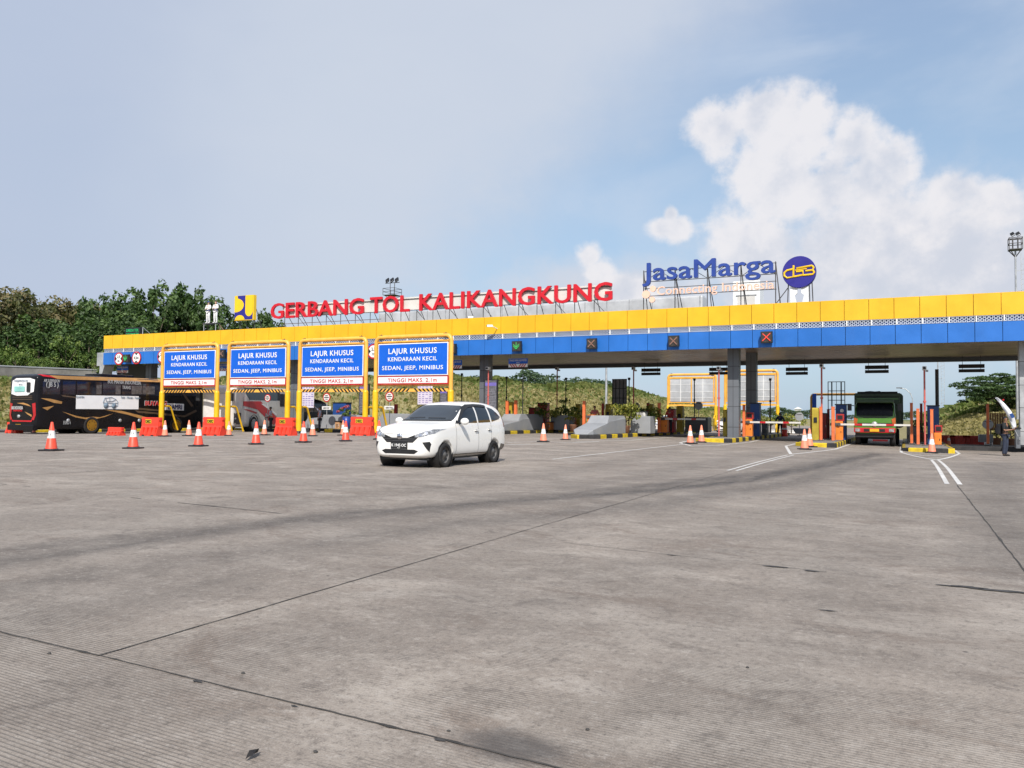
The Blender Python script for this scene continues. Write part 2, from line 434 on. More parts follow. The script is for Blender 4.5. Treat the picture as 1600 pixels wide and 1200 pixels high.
def build_terrain():
    azs = np.concatenate([np.linspace(-pi, R(-75), 24)[:-1], np.linspace(R(-75), R(25), 260)[:-1], np.linspace(R(25), pi, 26)])
    rs = np.concatenate([[.01, 5, 15, 30, 40, 46], np.linspace(50, 140, 91), [150, 165, 185, 210, 240, 280, 340, 420, 550, 750, 1100, 1700, 3000]])
    A, Q = np.meshgrid(azs, rs, indexing='ij')
    Zt = ter(A, Q)
    X = np.sin(A) * Q; Y = np.cos(A) * Q
    n, m = A.shape
    vs = np.stack([X, Y, Zt], -1).reshape(-1, 3)
    fs = [(i * m + j, i * m + j + 1, (i + 1) * m + j + 1, (i + 1) * m + j) for i in range(n - 1) for j in range(m - 1)]
    me = bpy.data.meshes.new('ground'); me.from_pydata(vs.tolist(), [], fs); me.update()
    at = me.attributes.new('dry', 'FLOAT', 'POINT')
    r1 = np.interp(A, T_AZ, T_R1); r0 = np.interp(A, T_AZ, T_R0)
    t = np.clip((Q - r0) / (r1 - r0), 0, 1)
    px_r = sst(A, az_of(1400), az_of(1470))
    dry = (1 - sst(t, .55, .95)) * (1 - px_r) * .85 + px_r * (1 - sst(t, .30, .46)) * 1.3
    at.data.foreach_set('value', dry.reshape(-1).astype(np.float32))
    for p in me.polygons: p.use_smooth = True
    m_ = bpy.data.materials.new('hill_grass'); m_.use_nodes = True; k = NT(m_.node_tree); b = m_.node_tree.nodes['Principled BSDF']
    tc = k.new('ShaderNodeTexCoord'); v = tc.outputs['Object']
    a = k.new('ShaderNodeAttribute', attribute_name='dry')
    n1 = k.noise(v, .35, 6, .65); n2 = k.noise(v, 2.2, 6, .7)
    f = k.math('ADD', a.outputs['Fac'], k.math('MULTIPLY', k.math('SUBTRACT', n1, .5), 1.3))
    g = k.mix(k.ss(n2, .3, .7), (.075, .105, .028), (.14, .165, .05))
    h = k.mix(k.ss(n2, .3, .7), (.19, .165, .065), (.31, .265, .125))
    k.put(b.inputs['Base Color'], k.mix(k.ss(f, .3, .8), g, h)); b.inputs['Roughness'].default_value = .95
    bp = k.new('ShaderNodeBump'); bp.inputs['Strength'].default_value = .9; bp.inputs['Distance'].default_value = .25
    k.put(bp.inputs['Height'], n2); k.put(b.inputs['Normal'], bp.outputs[0])
    me.materials.append(m_)
    o = bpy.data.objects.new('ground', me); COL.objects.link(o); o['kind'] = 'structure'
build_terrain()

# ---- the concrete toll plaza
JA = (gp(0, 988), gp(850, 1195))            # transverse joint in the foreground
jdir = (JA[1] - JA[0]).normalized()
JANG = atan2(jdir.y, jdir.x)
def seg_dist(X, Y, pts):
    best = np.full(X.shape, 1e9)
    for a, b in zip(pts[:-1], pts[1:]):
        dx, dy = b.x - a.x, b.y - a.y; L = dx * dx + dy * dy
        t = np.clip(((X - a.x) * dx + (Y - a.y) * dy) / L, 0, 1)
        best = np.minimum(best, np.hypot(X - a.x - t * dx, Y - a.y - t * dy))
    return best
def build_plaza():
    xs = np.unique(np.round(np.concatenate([np.arange(-75, -40, 1.5), np.arange(-40, 8, .25), np.arange(8, 34, 1.5)]), 3))
    ys = np.unique(np.round(np.concatenate([np.arange(-14, 1, 1.5), np.arange(1, 34, .2), np.arange(34, 70, 1.0), np.arange(70, 151, 8)]), 3))
    X, Y = np.meshgrid(xs, ys, indexing='ij')
    Z = np.interp(X, G_X, G_Z) * sst(Y, 22, 40)
    n, m = X.shape
    fs = [(i * m + j, (i + 1) * m + j, (i + 1) * m + j + 1, i * m + j + 1) for i in range(n - 1) for j in range(m - 1)]
    me = bpy.data.meshes.new('concrete_plaza'); me.from_pydata(np.stack([X, Y, Z], -1).reshape(-1, 3).tolist(), [], fs)
    sw = [([(1372, 702), (1300, 726), (1150, 753), (1000, 768), (800, 783), (500, 806), (200, 850), (-200, 905)], .35, .95),
          ([(1356, 706), (1240, 735), (1080, 752), (900, 772), (640, 800), (300, 830), (-200, 880)], .5, .8),
          ([(1385, 712), (1250, 752), (1000, 790), (700, 820), (350, 868), (-200, 950)], .55, .6),
          ([(1100, 692), (900, 735), (600, 775), (200, 800), (-200, 815)], .8, .38),
          ([(1210, 704), (1000, 745), (700, 792), (300, 905), (-200, 1010)], .9, .42),
          ([(1450, 740), (1380, 830), (1250, 960), (1000, 1200)], .8, .28),
          ([(1420, 740), (1100, 860), (700, 960), (0, 1120)], 1.0, .25),
          ([(1560, 716), (1560, 770), (1640, 900)], .9, .5)]
    wear = np.zeros(X.shape)
    for pts, w, a in sw:
        d = seg_dist(X, Y, [gp(*p) for p in pts])
        att = np.interp(X, [-20, -11, -5, -3], [.42, .55, .85, 1.0]); a = a * att
        wear = np.maximum(wear, a * np.exp(-(d / w) ** 2))
        wear = np.maximum(wear, a * .42 * np.exp(-(d / (w * 3.2)) ** 2))
    # slab tone: slabs between the joints differ a little
    sx = np.floor((X + 3.66) / 4.5).astype(int); sy = np.floor((Y - 3.0 + X * .0) / 5.2).astype(int)
    tone = ((np.sin(sx * 12.9898 + sy * 78.233) * 43758.5453) % 1.0)
    me.update()
    at = me.attributes.new('wear', 'FLOAT', 'POINT'); at.data.foreach_set('value', wear.reshape(-1).astype(np.float32))
    at = me.attributes.new('tone', 'FLOAT', 'POINT'); at.data.foreach_set('value', tone.reshape(-1).astype(np.float32))
    m_ = bpy.data.materials.new('plaza_concrete'); m_.use_nodes = True; k = NT(m_.node_tree); b = m_.node_tree.nodes['Principled BSDF']
    tc = k.new('ShaderNodeTexCoord'); v = tc.outputs['Object']
    wr = k.new('ShaderNodeAttribute', attribute_name='wear').outputs['Fac']; tn = k.new('ShaderNodeAttribute', attribute_name='tone').outputs['Fac']
    vr = k.mapping(v, rot=(0, 0, -JANG))                       # x along the transverse joints
    big = k.noise(v, .16, 5, .6, .6); mid = k.noise(v, .9, 7, .66, .4)
    streak = k.noise(k.mapping(vr, (.28, 2.6, 1)), 1.0, 7, .68, .5)
    fine = k.noise(v, 26, 4, .75); grit = k.noise(v, 120, 2, .6)
    bl = k.noise(k.mapping(vr, (.8, 1.3, 1)), 1.0, 9, .70, .6); bl2 = k.noise(k.mapping(vr, (.55, 1.1, 1), loc=(7, 3, 0)), 1.1, 9, .72, .8)
    c = k.mix(k.ss(big, .3, .7), (.245, .206, .172), (.325, .280, .238))
    c = k.mix(k.ss(bl, .47, .62, 0, .80), c, (.40, .352, .302))
    c = k.mix(k.ss(mid, .36, .66, 0, .40), c, (.355, .310, .266))
    c = k.mix(k.ss(streak, .48, .72, 0, .35), c, (.195, .158, .131))
    c = k.mix(k.math('MULTIPLY', tn, .30), c, (.205, .172, .146))
    c = k.mix(k.ss(bl2, .53, .66, 0, .60), c, (.180, .134, .104))           # brown stains
    spl = k.noise(v, 2.6, 9, .76, .6)
    c = k.mix(k.ss(spl, .53, .66, 0, .55), c, (.135, .112, .096)); c = k.mix(k.ss(spl, .47, .33, 0, .50), c, (.41, .365, .32))
    str2 = k.noise(k.mapping(v, (3.2, .22, 1)), 1.0, 6, .7, .3)
    wmod = k.math('MULTIPLY', wr, k.ss(k.math('ADD', spl, str2), .7, 1.25, .85, 1.3))
    c = k.mix(k.math('MULTIPLY', wmod, .95, clamp=True), c, (.050, .043, .039))
    fine2 = k.noise(v, 11, 6, .8)
    c = k.mix(k.ss(fine2, .52, .66, 0, .55), c, (.105, .090, .078)); c = k.mix(k.ss(fine2, .46, .34, 0, .45), c, (.40, .365, .325))
    c = k.mix(k.ss(fine, .50, .70, 0, .60), c, (.10, .085, .073)); c = k.mix(k.ss(fine, .28, .46, .45, 0), c, (.42, .385, .345))
    c = k.mix(k.ss(grit, .52, .78, 0, .6), c, (.10, .088, .078)); c = k.mix(k.ss(grit, .46, .25, 0, .4), c, (.43, .395, .36))
    oc = gp(800, 1165); sepv = k.new('ShaderNodeSeparateXYZ'); k.put(sepv.inputs[0], v)
    ox = k.math('DIVIDE', k.math('SUBTRACT', sepv.outputs[0], oc.x), .26); oy = k.math('DIVIDE', k.math('SUBTRACT', sepv.outputs[1], oc.y), .16)
    oil = k.math('ADD', k.math('SQRT', k.math('ADD', k.math('MULTIPLY', ox, ox), k.math('MULTIPLY', oy, oy))), k.math('MULTIPLY', k.math('SUBTRACT', spl, .5), 1.6))
    c = k.mix(k.ss(oil, 1.15, .35, 0, .62), c, (.045, .045, .047))          # old oil drip
    # tining grooves
    wv = k.new('ShaderNodeTexWave', wave_type='BANDS', bands_direction='Y', wave_profile='SIN')
    k.put(wv.inputs['Vector'], vr); wv.inputs['Scale'].default_value = 13.5; wv.inputs['Distortion'].default_value = .5; wv.inputs['Detail'].default_value = 2; wv.inputs['Detail Scale'].default_value = .6
    gm = k.ss(k.noise(v, .55, 6, .65, .6), .40, .56)
    gm = k.math('MULTIPLY', gm, k.math('SUBTRACT', 1.0, wr, clamp=True))
    groove = k.math('MULTIPLY', k.ss(wv.outputs[1], .42, .14), gm)
    c = k.mix(k.math('MULTIPLY', groove, .55), c, (.09, .080, .072))
    # pits
    vo = k.new('ShaderNodeTexVoronoi'); k.put(vo.inputs['Vector'], v); vo.inputs['Scale'].default_value = 3.1
    sepc = k.new('ShaderNodeSeparateColor'); k.put(sepc.inputs[0], vo.outputs['Color'])
    pit = k.math('MULTIPLY', k.ss(vo.outputs['Distance'], .055, .02), k.ss(sepc.outputs[0], .72, .74))
    c = k.mix(k.math('MULTIPLY', pit, .8), c, (.05, .045, .042))
    k.put(b.inputs['Base Color'], c); k.put(b.inputs['Roughness'], k.math('SUBTRACT', .93, k.math('MULTIPLY', wr, .18)))
    b.inputs['Specular IOR Level'].default_value = .35
    bp = k.new('ShaderNodeBump'); bp.inputs['Strength'].default_value = .55; bp.inputs['Distance'].default_value = .012
    hgt = k.math('SUBTRACT', k.math('MULTIPLY', fine, .8), k.math('ADD', k.math('MULTIPLY', groove, .7), pit))
    k.put(bp.inputs['Height'], hgt); k.put(b.inputs['Normal'], bp.outputs[0])
    me.materials.append(m_)
    o = bpy.data.objects.new('concrete_plaza', me); COL.objects.link(o); o['kind'] = 'structure'
build_plaza()

# ---- joints between the slabs: narrow strips of dark filler with broken edges
JOINT = mat('joint_filler', (.05, .045, .04), .9, var=.3, scale=6)
def strip(pts, w, jit, m, name, lift=.004, gaps=0.0, seed=1, step=.12, kind='structure'):
    rg = random.Random(seed); mb = MB(); prev = None; on = True
    for a, b in zip(pts[:-1], pts[1:]):
        a, b = Vector(a), Vector(b); L = (b - a).length; n = max(1, int(L / step)); d = (b - a).normalized(); s = Vector((-d.y, d.x, 0))
        off = 0.0
        for i in range(n + 1):
            p = a + d * (L * i / n); off = off * .8 + rg.uniform(-jit, jit)
            ww = w * rg.uniform(.6, 1.25)
            if rg.random() < .03: ww *= 2.2
            z = gz(p.x, p.y) + lift
            cur = (Vector((p.x, p.y, z)) + s * (ww / 2 + off), Vector((p.x, p.y, z)) + s * (-ww / 2 + off))
            if gaps and rg.random() < .18: on = rg.random() > gaps
            if prev and on: mb.add([prev[0], prev[1], cur[1], cur[0]], [(0, 1, 2, 3)], m)
            prev = cur
        prev = prev
    if mb.v: 
        o = mb.build(name, fix=False); o['kind'] = kind
strip([gp(155, 1025), gp(800, 835), gp(1143, 736)], .011, .003, JOINT, 'pavement_joint', seed=2)
strip([gp(1700, 1010), gp(1600, 890), gp(1495, 758)], .014, .004, JOINT, 'pavement_joint', seed=3)
strip([gp(-120, 959), gp(0, 988), gp(155, 1025), gp(800, 1183), gp(900, 1207)], .009, .003, JOINT, 'pavement_joint', seed=4, step=.06)
strip([gp(-60, 750), gp(0, 756), gp(440, 802.5)], .02, .006, JOINT, 'pavement_joint', seed=5, gaps=.3)
strip([gp(880, 848), gp(1050, 867.5), gp(1595, 927.5), gp(1700, 940)], .008, .002, JOINT, 'pavement_joint', seed=6, gaps=.35)
strip([gp(0, 745), gp(300, 728), gp(520, 715)], .02, .006, JOINT, 'pavement_joint', seed=8, gaps=.25)
strip([gp(-40, 786), gp(250, 770), gp(700, 762)], .02, .01, JOINT, 'pavement_joint', seed=9, gaps=.6)
TAR = mat('tar_patch', (.05, .047, .045), .8, var=.3, scale=9)
def blot(px, py, rx, ry, seed, m=TAR, name='tar_spot'):
    c = gp(px, py); rg = random.Random(seed); n = 18; vs = [(c.x, c.y, gz(c.x, c.y) + .006)]
    for i in range(n):
        t = 2 * pi * i / n; q = rg.uniform(.65, 1.15); x = c.x + rx * cos(t + JANG) * q; y = c.y + ry * sin(t + JANG) * q
        vs.append((x, y, gz(x, y) + .006))
    mb = MB(); mb.add(vs, [(0, 1 + i, 1 + (i + 1) % n) for i in range(n)], m); o = mb.build(name, fix=False); o['kind'] = 'structure'
for i, (x, y, a, b) in enumerate([(1211, 886, .10, .03), (1268, 893, .07, .02), (1512, 918, .12, .035), (1566, 924, .20, .04), (1482, 916, .10, .02),
                                  (1294, 955, .06, .012), (1050, 868, .05, .015), (308, 1066, .035, .012), (460, 1105, .02, .008), (687, 1158, .03, .01)]):
    blot(x, y, a, b, i)

# ---- painted road markings
def line(pts, w, name='lane_line', seed=1):
    strip(pts, w, .0, PAINTW, name, lift=.005, seed=seed, step=.6)
def pline(pts, w, seed=1):
    mb = MB()
    for a, b in zip(pts[:-1], pts[1:]):
        a, b = Vector((*a[:2], 0)), Vector((*b[:2], 0)); d = (b - a).normalized(); s = Vector((-d.y, d.x, 0)) * (w / 2); n = max(1, int((b - a).length / 1.0))
        for i in range(n):
            q = [a + (b - a) * (i / n) + s, a + (b - a) * (i / n) - s, a + (b - a) * ((i + 1) / n) - s, a + (b - a) * ((i + 1) / n) + s]
            mb.add([(p.x, p.y, gz(p.x, p.y) + .006) for p in q], [(0, 1, 2, 3)], PAINTW)
    o = mb.build('lane_line', fix=False); o['kind'] = 'structure'
# double lines running out from the island noses
pline([(-3.78, 19.6), (-3.78, 30.5)], .065); pline([(-3.58, 19.6), (-3.58, 30.5)], .065)
p0, p1 = grd(1490, 757), grd(1461, 719)
pline([(p0.x - .11, p0.y), (p1.x - .11, p1.y)], .085); pline([(p0.x + .11, p0.y), (p1.x + .11, p1.y)], .085)
pline([(-9.15, 21.8), (-9.35, 38.5)], .09)
pline([grd(793, 691.5), grd(845, 690), grd(893, 692.0), grd(936, 690)], .15)
pline([grd(790, 695), grd(850, 694)], .18)
def chevron(poly, tip=None):
    pline(poly, .12)
chevron([grd(1236, 710), grd(1228, 697), grd(1243, 693.5)]); chevron([grd(1236, 710), grd(1305, 702), grd(1335, 692)])
chevron([grd(1463, 719), grd(1408, 707), grd(1408, 692)]); chevron([grd(1463, 719), grd(1499, 709), grd(1490, 702)])
chevron([grd(1062, 692), grd(1080, 697), grd(1120, 696)]); chevron([grd(1120, 696), grd(1172, 691), grd(1198, 685)]); chevron([grd(1062, 692), grd(1082, 687.5)])
for a, b in [((1240, 697.5), (1290, 699)), ((1236, 701), (1296, 702)), ((1234, 705), (1270, 705.5)), ((1240, 699.5), (1280, 700.5)),
             ((1430, 708), (1478, 708.5)), ((1440, 712), (1482, 712)), ((1420, 709), (1440, 711.5)), ((1452, 716), (1470, 715.5))]:
    pline([grd(*a), grd(*b)], .12)
pline([grd(900, 690), grd(985, 688), grd(1052, 683)], .13)
# drop kerb and rail along the far right edge
# far white lines in front of the left lanes
pline([grd(200, 686.5), grd(560, 687.5)], .13); pline([grd(60, 690), grd(240, 690)], .12)

# ---- traffic islands with striped kerbs
def island(poly, label, h=.20, st=.95):
    """poly: outline on the ground (counter-clockwise)"""
    c = Vector((sum(p[0] for p in poly) / len(poly), sum(p[1] for p in poly) / len(poly), 0))
    base = gz(c.x, c.y)
    t = thing('traffic_island', label, 'traffic island', (c.x, c.y, base), group='toll lane islands')
    P = [Vector((p[0] - c.x, p[1] - c.y, 0)) for p in poly]; n = len(P)
    nrm = []
    for i in range(n):
        e1 = (P[i] - P[i - 1]).normalized(); e2 = (P[(i + 1) % n] - P[i]).normalized()
        m1 = Vector((-e1.y, e1.x, 0)); m2 = Vector((-e2.y, e2.x, 0)); q = (m1 + m2).normalized(); q /= max(.4, q.dot(m1)); nrm.append(q)
    I = [p + q * .16 for p, q in zip(P, nrm)]
    kb = MB(); run = 0.0
    for i in range(n):
        a, b = P[i], P[(i + 1) % n]; ia, ib = I[i], I[(i + 1) % n]; L = (b - a).length; k = max(1, round(L / st))
        for j in range(k):
            t0, t1 = j / k, (j + 1) / k; m = KYEL if int(run) % 2 == 0 else KBLK; run += 1
            q = [a.lerp(b, t0), a.lerp(b, t1), ib * t1 + ia * (1 - t1), ib * t0 + ia * (1 - t0)]
            top = [v + Vector((0, 0, h)) for v in q]; mid = [q[0] + Vector((0, 0, h - .03)), q[1] + Vector((0, 0, h - .03))]
            inn = (q[3] - q[0]).normalized() * .03; top[0] += inn; top[1] += inn
            q0 = [v - Vector((0, 0, .12)) for v in q[:2]]
            kb.add([q0[0], q0[1], mid[1], mid[0]], [(0, 1, 2, 3)], m)
            kb.add([mid[0], mid[1], top[1], top[0]], [(0, 1, 2, 3)], m)
            kb.add([top[0], top[1], top[2], top[3]], [(0, 1, 2, 3)], m)
            kb.add([top[3], top[2], q[2], q[3]], [(0, 1, 2, 3)], m)
    kb.build('kerb', t, fix=False)
    s = MB(); s.add([p + Vector((0, 0, h - .012)) for p in I], [tuple(range(n))], ISLT); s.build('island_top', t, fix=False)
    return t
def nose(x0, x1, y0, y1, ch=.5):
    return [(x0 + ch, y0), (x1 - ch, y0), (x1, y0 + ch * 1.2), (x1, y1), (x0, y1), (x0, y0 + ch * 1.2)]
def isl(pl, pr, y1, ch, label):
    a, b = grd(*pl), grd(*pr); return island(nose(a.x, b.x, min(a.y, b.y), y1, ch), label)
isl((1409, 705), (1489, 706.5), 64, .28, 'kerbed toll island right of the green truck with striped nose and single cone')
isl((1241, 697), (1308, 699.5), 66, .42, 'kerbed toll island left of the green truck with yellow and black nose')
isl((1084, 690), (1148, 691.5), 66, .35, 'kerbed toll island carrying the wide grey canopy columns')
island([(-15.5, 40.2), (-15.4, 40.2), (-14.6, 41.3), (-14.6, 66), (-18.6, 66), (-18.6, 46.4), (-16.3, 45.2), (-16.3, 41.3)], 'kerbed toll island with long grey wedge barrier and yellow rounded nose')
island(nose(-23.9, -22.0, 43.0, 66, .6), 'kerbed toll island directly behind the white car')
for a, b, y0, l in ((-28.1, -26.4, 42.0, 'low kerbed island at the flower pot and the nearest yellow portal'),
                    (-33.5, -31.9, 41.5, 'low kerbed island beside the worker in the orange vest without papers'),
                    (-39.2, -37.6, 41.5, 'low kerbed island before the red and white coach'),
                    (-51.6, -49.2, 31.0, 'low kerbed island at far left behind the tail of the black coach')):
    island(nose(a, b, y0, y0 + 24, .5), l)

# ================================================================== TOLL CANOPY
YF, YB, ZB0, ZB1, ZL1, ZY1 = 45.0, 60.0, 5.03, 5.97, 6.30, 7.36
XL, XE = -58.1, 19.0
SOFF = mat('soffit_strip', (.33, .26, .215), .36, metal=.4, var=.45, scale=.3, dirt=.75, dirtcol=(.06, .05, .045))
NAVYL = mat('navy_letter', (.022, .055, .27), .4, var=.05)
PEACH = mat('peach_letter', (.82, .53, .40), .5, var=.05)
PURPLE = mat('indigo_disc', (.025, .020, .22), .35, var=.05)
LOGOY = mat('logo_yellow', (.82, .52, .015), .4, var=.04)
ROOFG = mat('pale_roof_sheet', (.50, .51, .52), .4, metal=.2, var=.15, scale=.5, dirt=.3, dirtcol=(.3, .3, .3))
LATT = mat('lattice_white', (.50, .55, .64), .5, var=.05)

canopy = thing('toll_canopy', 'long flat toll gate canopy with yellow band over blue band on grey columns', 'toll gate', (0, YF, 0))
def cy(mb, name): return mb.build(name, canopy, loc=(0, -YF, 0))
def panels(z0, z1, m, off, name, seed):
    mb = MB(); rg = random.Random(seed); pitch = 1.155; x = -14.34 + off
    while x > XL + .3: x -= pitch
    xs = [XL]; x += pitch if x < XL + .3 else 0
    while x < XE: xs.append(x); x += pitch
    xs.append(XE)
    for a, b in zip(xs[:-1], xs[1:]):
        g = .012; d = rg.uniform(-.006, .006); e = rg.uniform(-.005, .005)
        y0 = YF + d
        mb.add([(a + g, y0, z0), (b - g, y0 + e, z0), (b - g, y0 + e + .004, z1), (a + g, y0 + .004, z1), (a + g, YF + .12, z0), (b - g, YF + .12, z0), (b - g, YF + .12, z1), (a + g, YF + .12, z1)],
               [(0, 1, 2, 3), (0, 3, 7, 4), (1, 5, 6, 2), (3, 2, 6, 7), (0, 4, 5, 1)], m)
    mb.box(((XL + XE) / 2, YF + .15, (z0 + z1) / 2), (XE - XL - .04, .06, z1 - z0 - .02), SEAM)
    return cy(mb, name)
panels(ZB0, ZB1, BLU, .05, 'blue_fascia', 3)
panels(ZL1, ZY1, YEL, 0, 'yellow_fascia', 4)
mb = MB(); n = int((XE - XL) / .19); w_ = .026; zz0, zz1 = ZB1 + .03, ZL1 - .02
for i in range(n):
    x = XL + .08 + i * .19
    for s in (-1, 1):
        for h0, h1 in ((zz0, (zz0 + zz1) / 2), ((zz0 + zz1) / 2, zz1)):
            xa, xb = (x, x + .19) if s > 0 else (x + .19, x)
            mb.add([(xa - w_, YF + .03, h0), (xa + w_, YF + .03, h0), (xb + w_, YF + .03, h1), (xb - w_, YF + .03, h1)], [(0, 1, 2, 3)], LATT)
for z in (zz0, zz1): mb.box(((XL + XE) / 2, YF + .03, z), (XE - XL, .05, .014), LATT)
x = -14.34 + .12
while x > XL: x -= 1.155
while x < XE - 1.2:
    x += 1.155; mb.box((x, YF + .015, (zz0 + zz1) / 2), (.055, .05, zz1 - zz0), WHITE)
mb.box(((XL + XE) / 2, YF + .13, (zz0 + zz1) / 2), (XE - XL, .02, zz1 - zz0 + .1), mat('lattice_backing', (.012, .05, .20), .6))
cy(mb, 'lattice_band')
mb = MB(); mb.box(((XL + XE) / 2, (YF + YB) / 2 + .15, 6.35), (XE - XL - .1, YB - YF - .5, 1.9), GREYD); cy(mb, 'roof')
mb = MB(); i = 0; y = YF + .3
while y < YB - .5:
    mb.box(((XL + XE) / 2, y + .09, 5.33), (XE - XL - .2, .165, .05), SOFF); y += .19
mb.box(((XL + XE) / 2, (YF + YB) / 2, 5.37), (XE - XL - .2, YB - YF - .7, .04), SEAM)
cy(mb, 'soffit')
mb = MB(); mb.box(((XL + XE) / 2, YB - .15, 5.9), (XE - XL - .1, .35, 1.72), GREYD); cy(mb, 'rear_beam')
def column(x, y, w, d, m=GREYD):
    mb = MB(); mb.box((x, y, 2.7), (w, d, 5.2), m)
    for z in (.75, 1.9, 3.0, 4.15): mb.box((x, y, z), (w + .006, d + .006, .022), SEAM)
    mb.box((x, y, 2.7), (.02, d + .004, 5.0), SEAM)
    return cy(mb, 'column')
for x, y in ((-8.68, 46.9), (-8.6, 52.3), (-24.4, 46.9), (-39.9, 46.9), (-54.8, 46.9)): column(x, y, .62, .62)
column(5.35, 46.9, .66, .6, GALV)
# the raked end wall at the left
mb = MB(); e0 = wp(150, 553, YF).x
q = [(e0 - .0, 6.02), (XL + .25, 6.02), (XL + .05, 4.95), (XL - .35, 4.0), (XL - .35, 0), (e0 + .05, 0), (e0 + .35, 4.95), (e0, 4.95)]
mb.prism(q, GALV, frY(YF + 1.0), .9); cy(mb, 'end_wall')
mb = MB(); mb.box((XL + .35, YF + 3, 2.6), (.25, 3, 5.2), GREYD); cy(mb, 'side_wall')  # dark grey stands in for the shaded interior at this end
# pale sheet-metal clerestory and housing on the roof
xa, xb = wp(592, 480, 50).x, wp(1098, 480, 50).x
mb = MB(); zt = wp(1040, 464, 50).z
mb.box(((xa + xb) / 2, 50.6, (7.2 + zt) / 2), (xb - xa, 1.2, zt - 7.2), ROOFG, bevel=.12)
x = xa + 1.2
while x < xb: mb.box((x, 49.99, (7.2 + zt) / 2), (.05, .03, zt - 7.3), GALV); x += 1.5
cy(mb, 'clerestory')
ha, hb = wp(1145, 470, 50), wp(1187, 437, 50)
mb = MB(); mb.box(((ha.x + hb.x) / 2, 50.8, (7.2 + hb.z) / 2), (hb.x - ha.x, 1.5, hb.z - 7.2), WHITE, bevel=.04)
mb.box(((ha.x + hb.x) / 2, 50.03, 7.95), (1.0, .03, 1.2), OFFW); mb.box(((ha.x + hb.x) / 2, 50.02, 8.62), (1.2, .04, .05), GALV); cy(mb, 'roof_housing')

# ---- letters
def letters(parent, word, h, m, org, width, depth, pname, bold=0.0, off=(0, 0, 0), back=None):
    full, _ = text_mesh(word, h, m, depth, bold=bold, align='LEFT')
    tot = max(v.x for v in full); sx = width / tot
    for i, ch in enumerate(word):
        if ch == ' ': continue
        pre, _ = text_mesh(word[:i + 1], h, m, depth, bold=bold, align='LEFT')
        vs, fs = text_mesh(ch, h, m, depth, bold=bold, align='LEFT')
        w = max(v.x for v in vs); x0 = max(v.x for v in pre) - w
        mb = MB(); mb.add([Vector((org[0] + (v.x + x0) * sx, org[1] - v.z, org[2] + v.y)) for v in vs], fs, m)
        mb.build(pname, parent, loc=off)
gx = lambda px, py=470, Y=46: wp(px, py, Y).x
big = thing('rooftop_letter_sign', 'large red capital letters in a row before a cream backing on the canopy roof', 'sign', (-28.5, 46, 7.36))
oo = (28.5, -46, -7.36)
for wd, a, b in (('GERBANG', 425, 569.5), ('TOL', 579.5, 641), ('KALIKANGKUNG', 656.5, 957.5)):
    letters(big, wd, 1.07, LETR, (gx(a), 46, 8.14), gx(b) - gx(a), .13, 'letter', bold=.022, off=oo)
mb = MB(); xa, xb = gx(441), gx(955)
mb.box(((xa + xb) / 2, 46.10, 8.68), (xb - xa, .05, .86), OFFW)
mb.build('backing_board', big, loc=oo)
mb = MB()
for z in (8.22, 8.98): mb.box(((xa + xb) / 2, 46.045, z), (xb - xa, .05, .04), STEEL)
x = xa + .1; i = 0
while x < xb:
    mb.cyl((x, 46.2, 7.25), (x, 46.2, 9.0), .025, STEEL, 6); mb.cyl((x, 47.6, 7.25), (x + .1, 46.2, 8.6), .022, STEEL, 6)
    if i % 2: mb.cyl((x, 46.2, 8.2), (x + .9, 46.2, 7.25), .02, STEEL, 6)
    x += 1.25; i += 1
for z in (7.75,): mb.box((xa + 4.2, 46.2, z), (8.6, .035, .035), RUST)
mb.build('support_frame', big, loc=oo)

jm = thing('rooftop_name_sign', 'blue mixed case letters over small peach lettering on a thin steel frame on the roof', 'sign', (-10, 46, 7.36))
oj = (10, -46, -7.36)
letters(jm, 'JasaMarga', 1.0, NAVYL, (gx(1005, 430), 46, 9.16), gx(1212, 415) - gx(1005, 430), .2, 'letter', bold=.018, off=oj)
letters(jm, 'Connecting Indonesia', .47, PEACH, (gx(1027, 460), 46, 8.30), gx(1210, 450) - gx(1027, 460), .1, 'small_letter', bold=.004, off=oj)
for px, py, r in ((1010, 460.4, .235), (1020.6, 451.6, .175), (1019.4, 468.4, .175)):
    c = wp(px, py, 46); mb = MB(); mb.cyl((c.x, 46, c.z), (c.x, 45.9, c.z), r, PEACH, 24); mb.build('dot', jm, loc=oj)
mb = MB(); xa, xb = gx(1006), gx(1213)
for z in (8.28, 8.72, 9.12, 9.72): mb.box(((xa + xb) / 2, 46.1, z), (xb - xa, .04, .035), STEEL)
for i in range(5):
    x = xa + (xb - xa) * i / 4
    for dx in (0, .25): mb.cyl((x + dx - .05, 46.12, 7.3), (x - .05, 46.12, 9.8), .028, STEEL, 6)
    mb.cyl((x, 48.0, 7.3), (x, 46.12, 9.3), .025, STEEL, 6)
    if i < 4: mb.cyl((x, 46.12, 9.12), (x + .9, 46.12, 9.72), .018, STEEL, 6); mb.cyl((x + 1.8, 46.12, 9.12), (x + .9, 46.12, 9.72), .018, STEEL, 6)
mb.build('support_frame', jm, loc=oj)

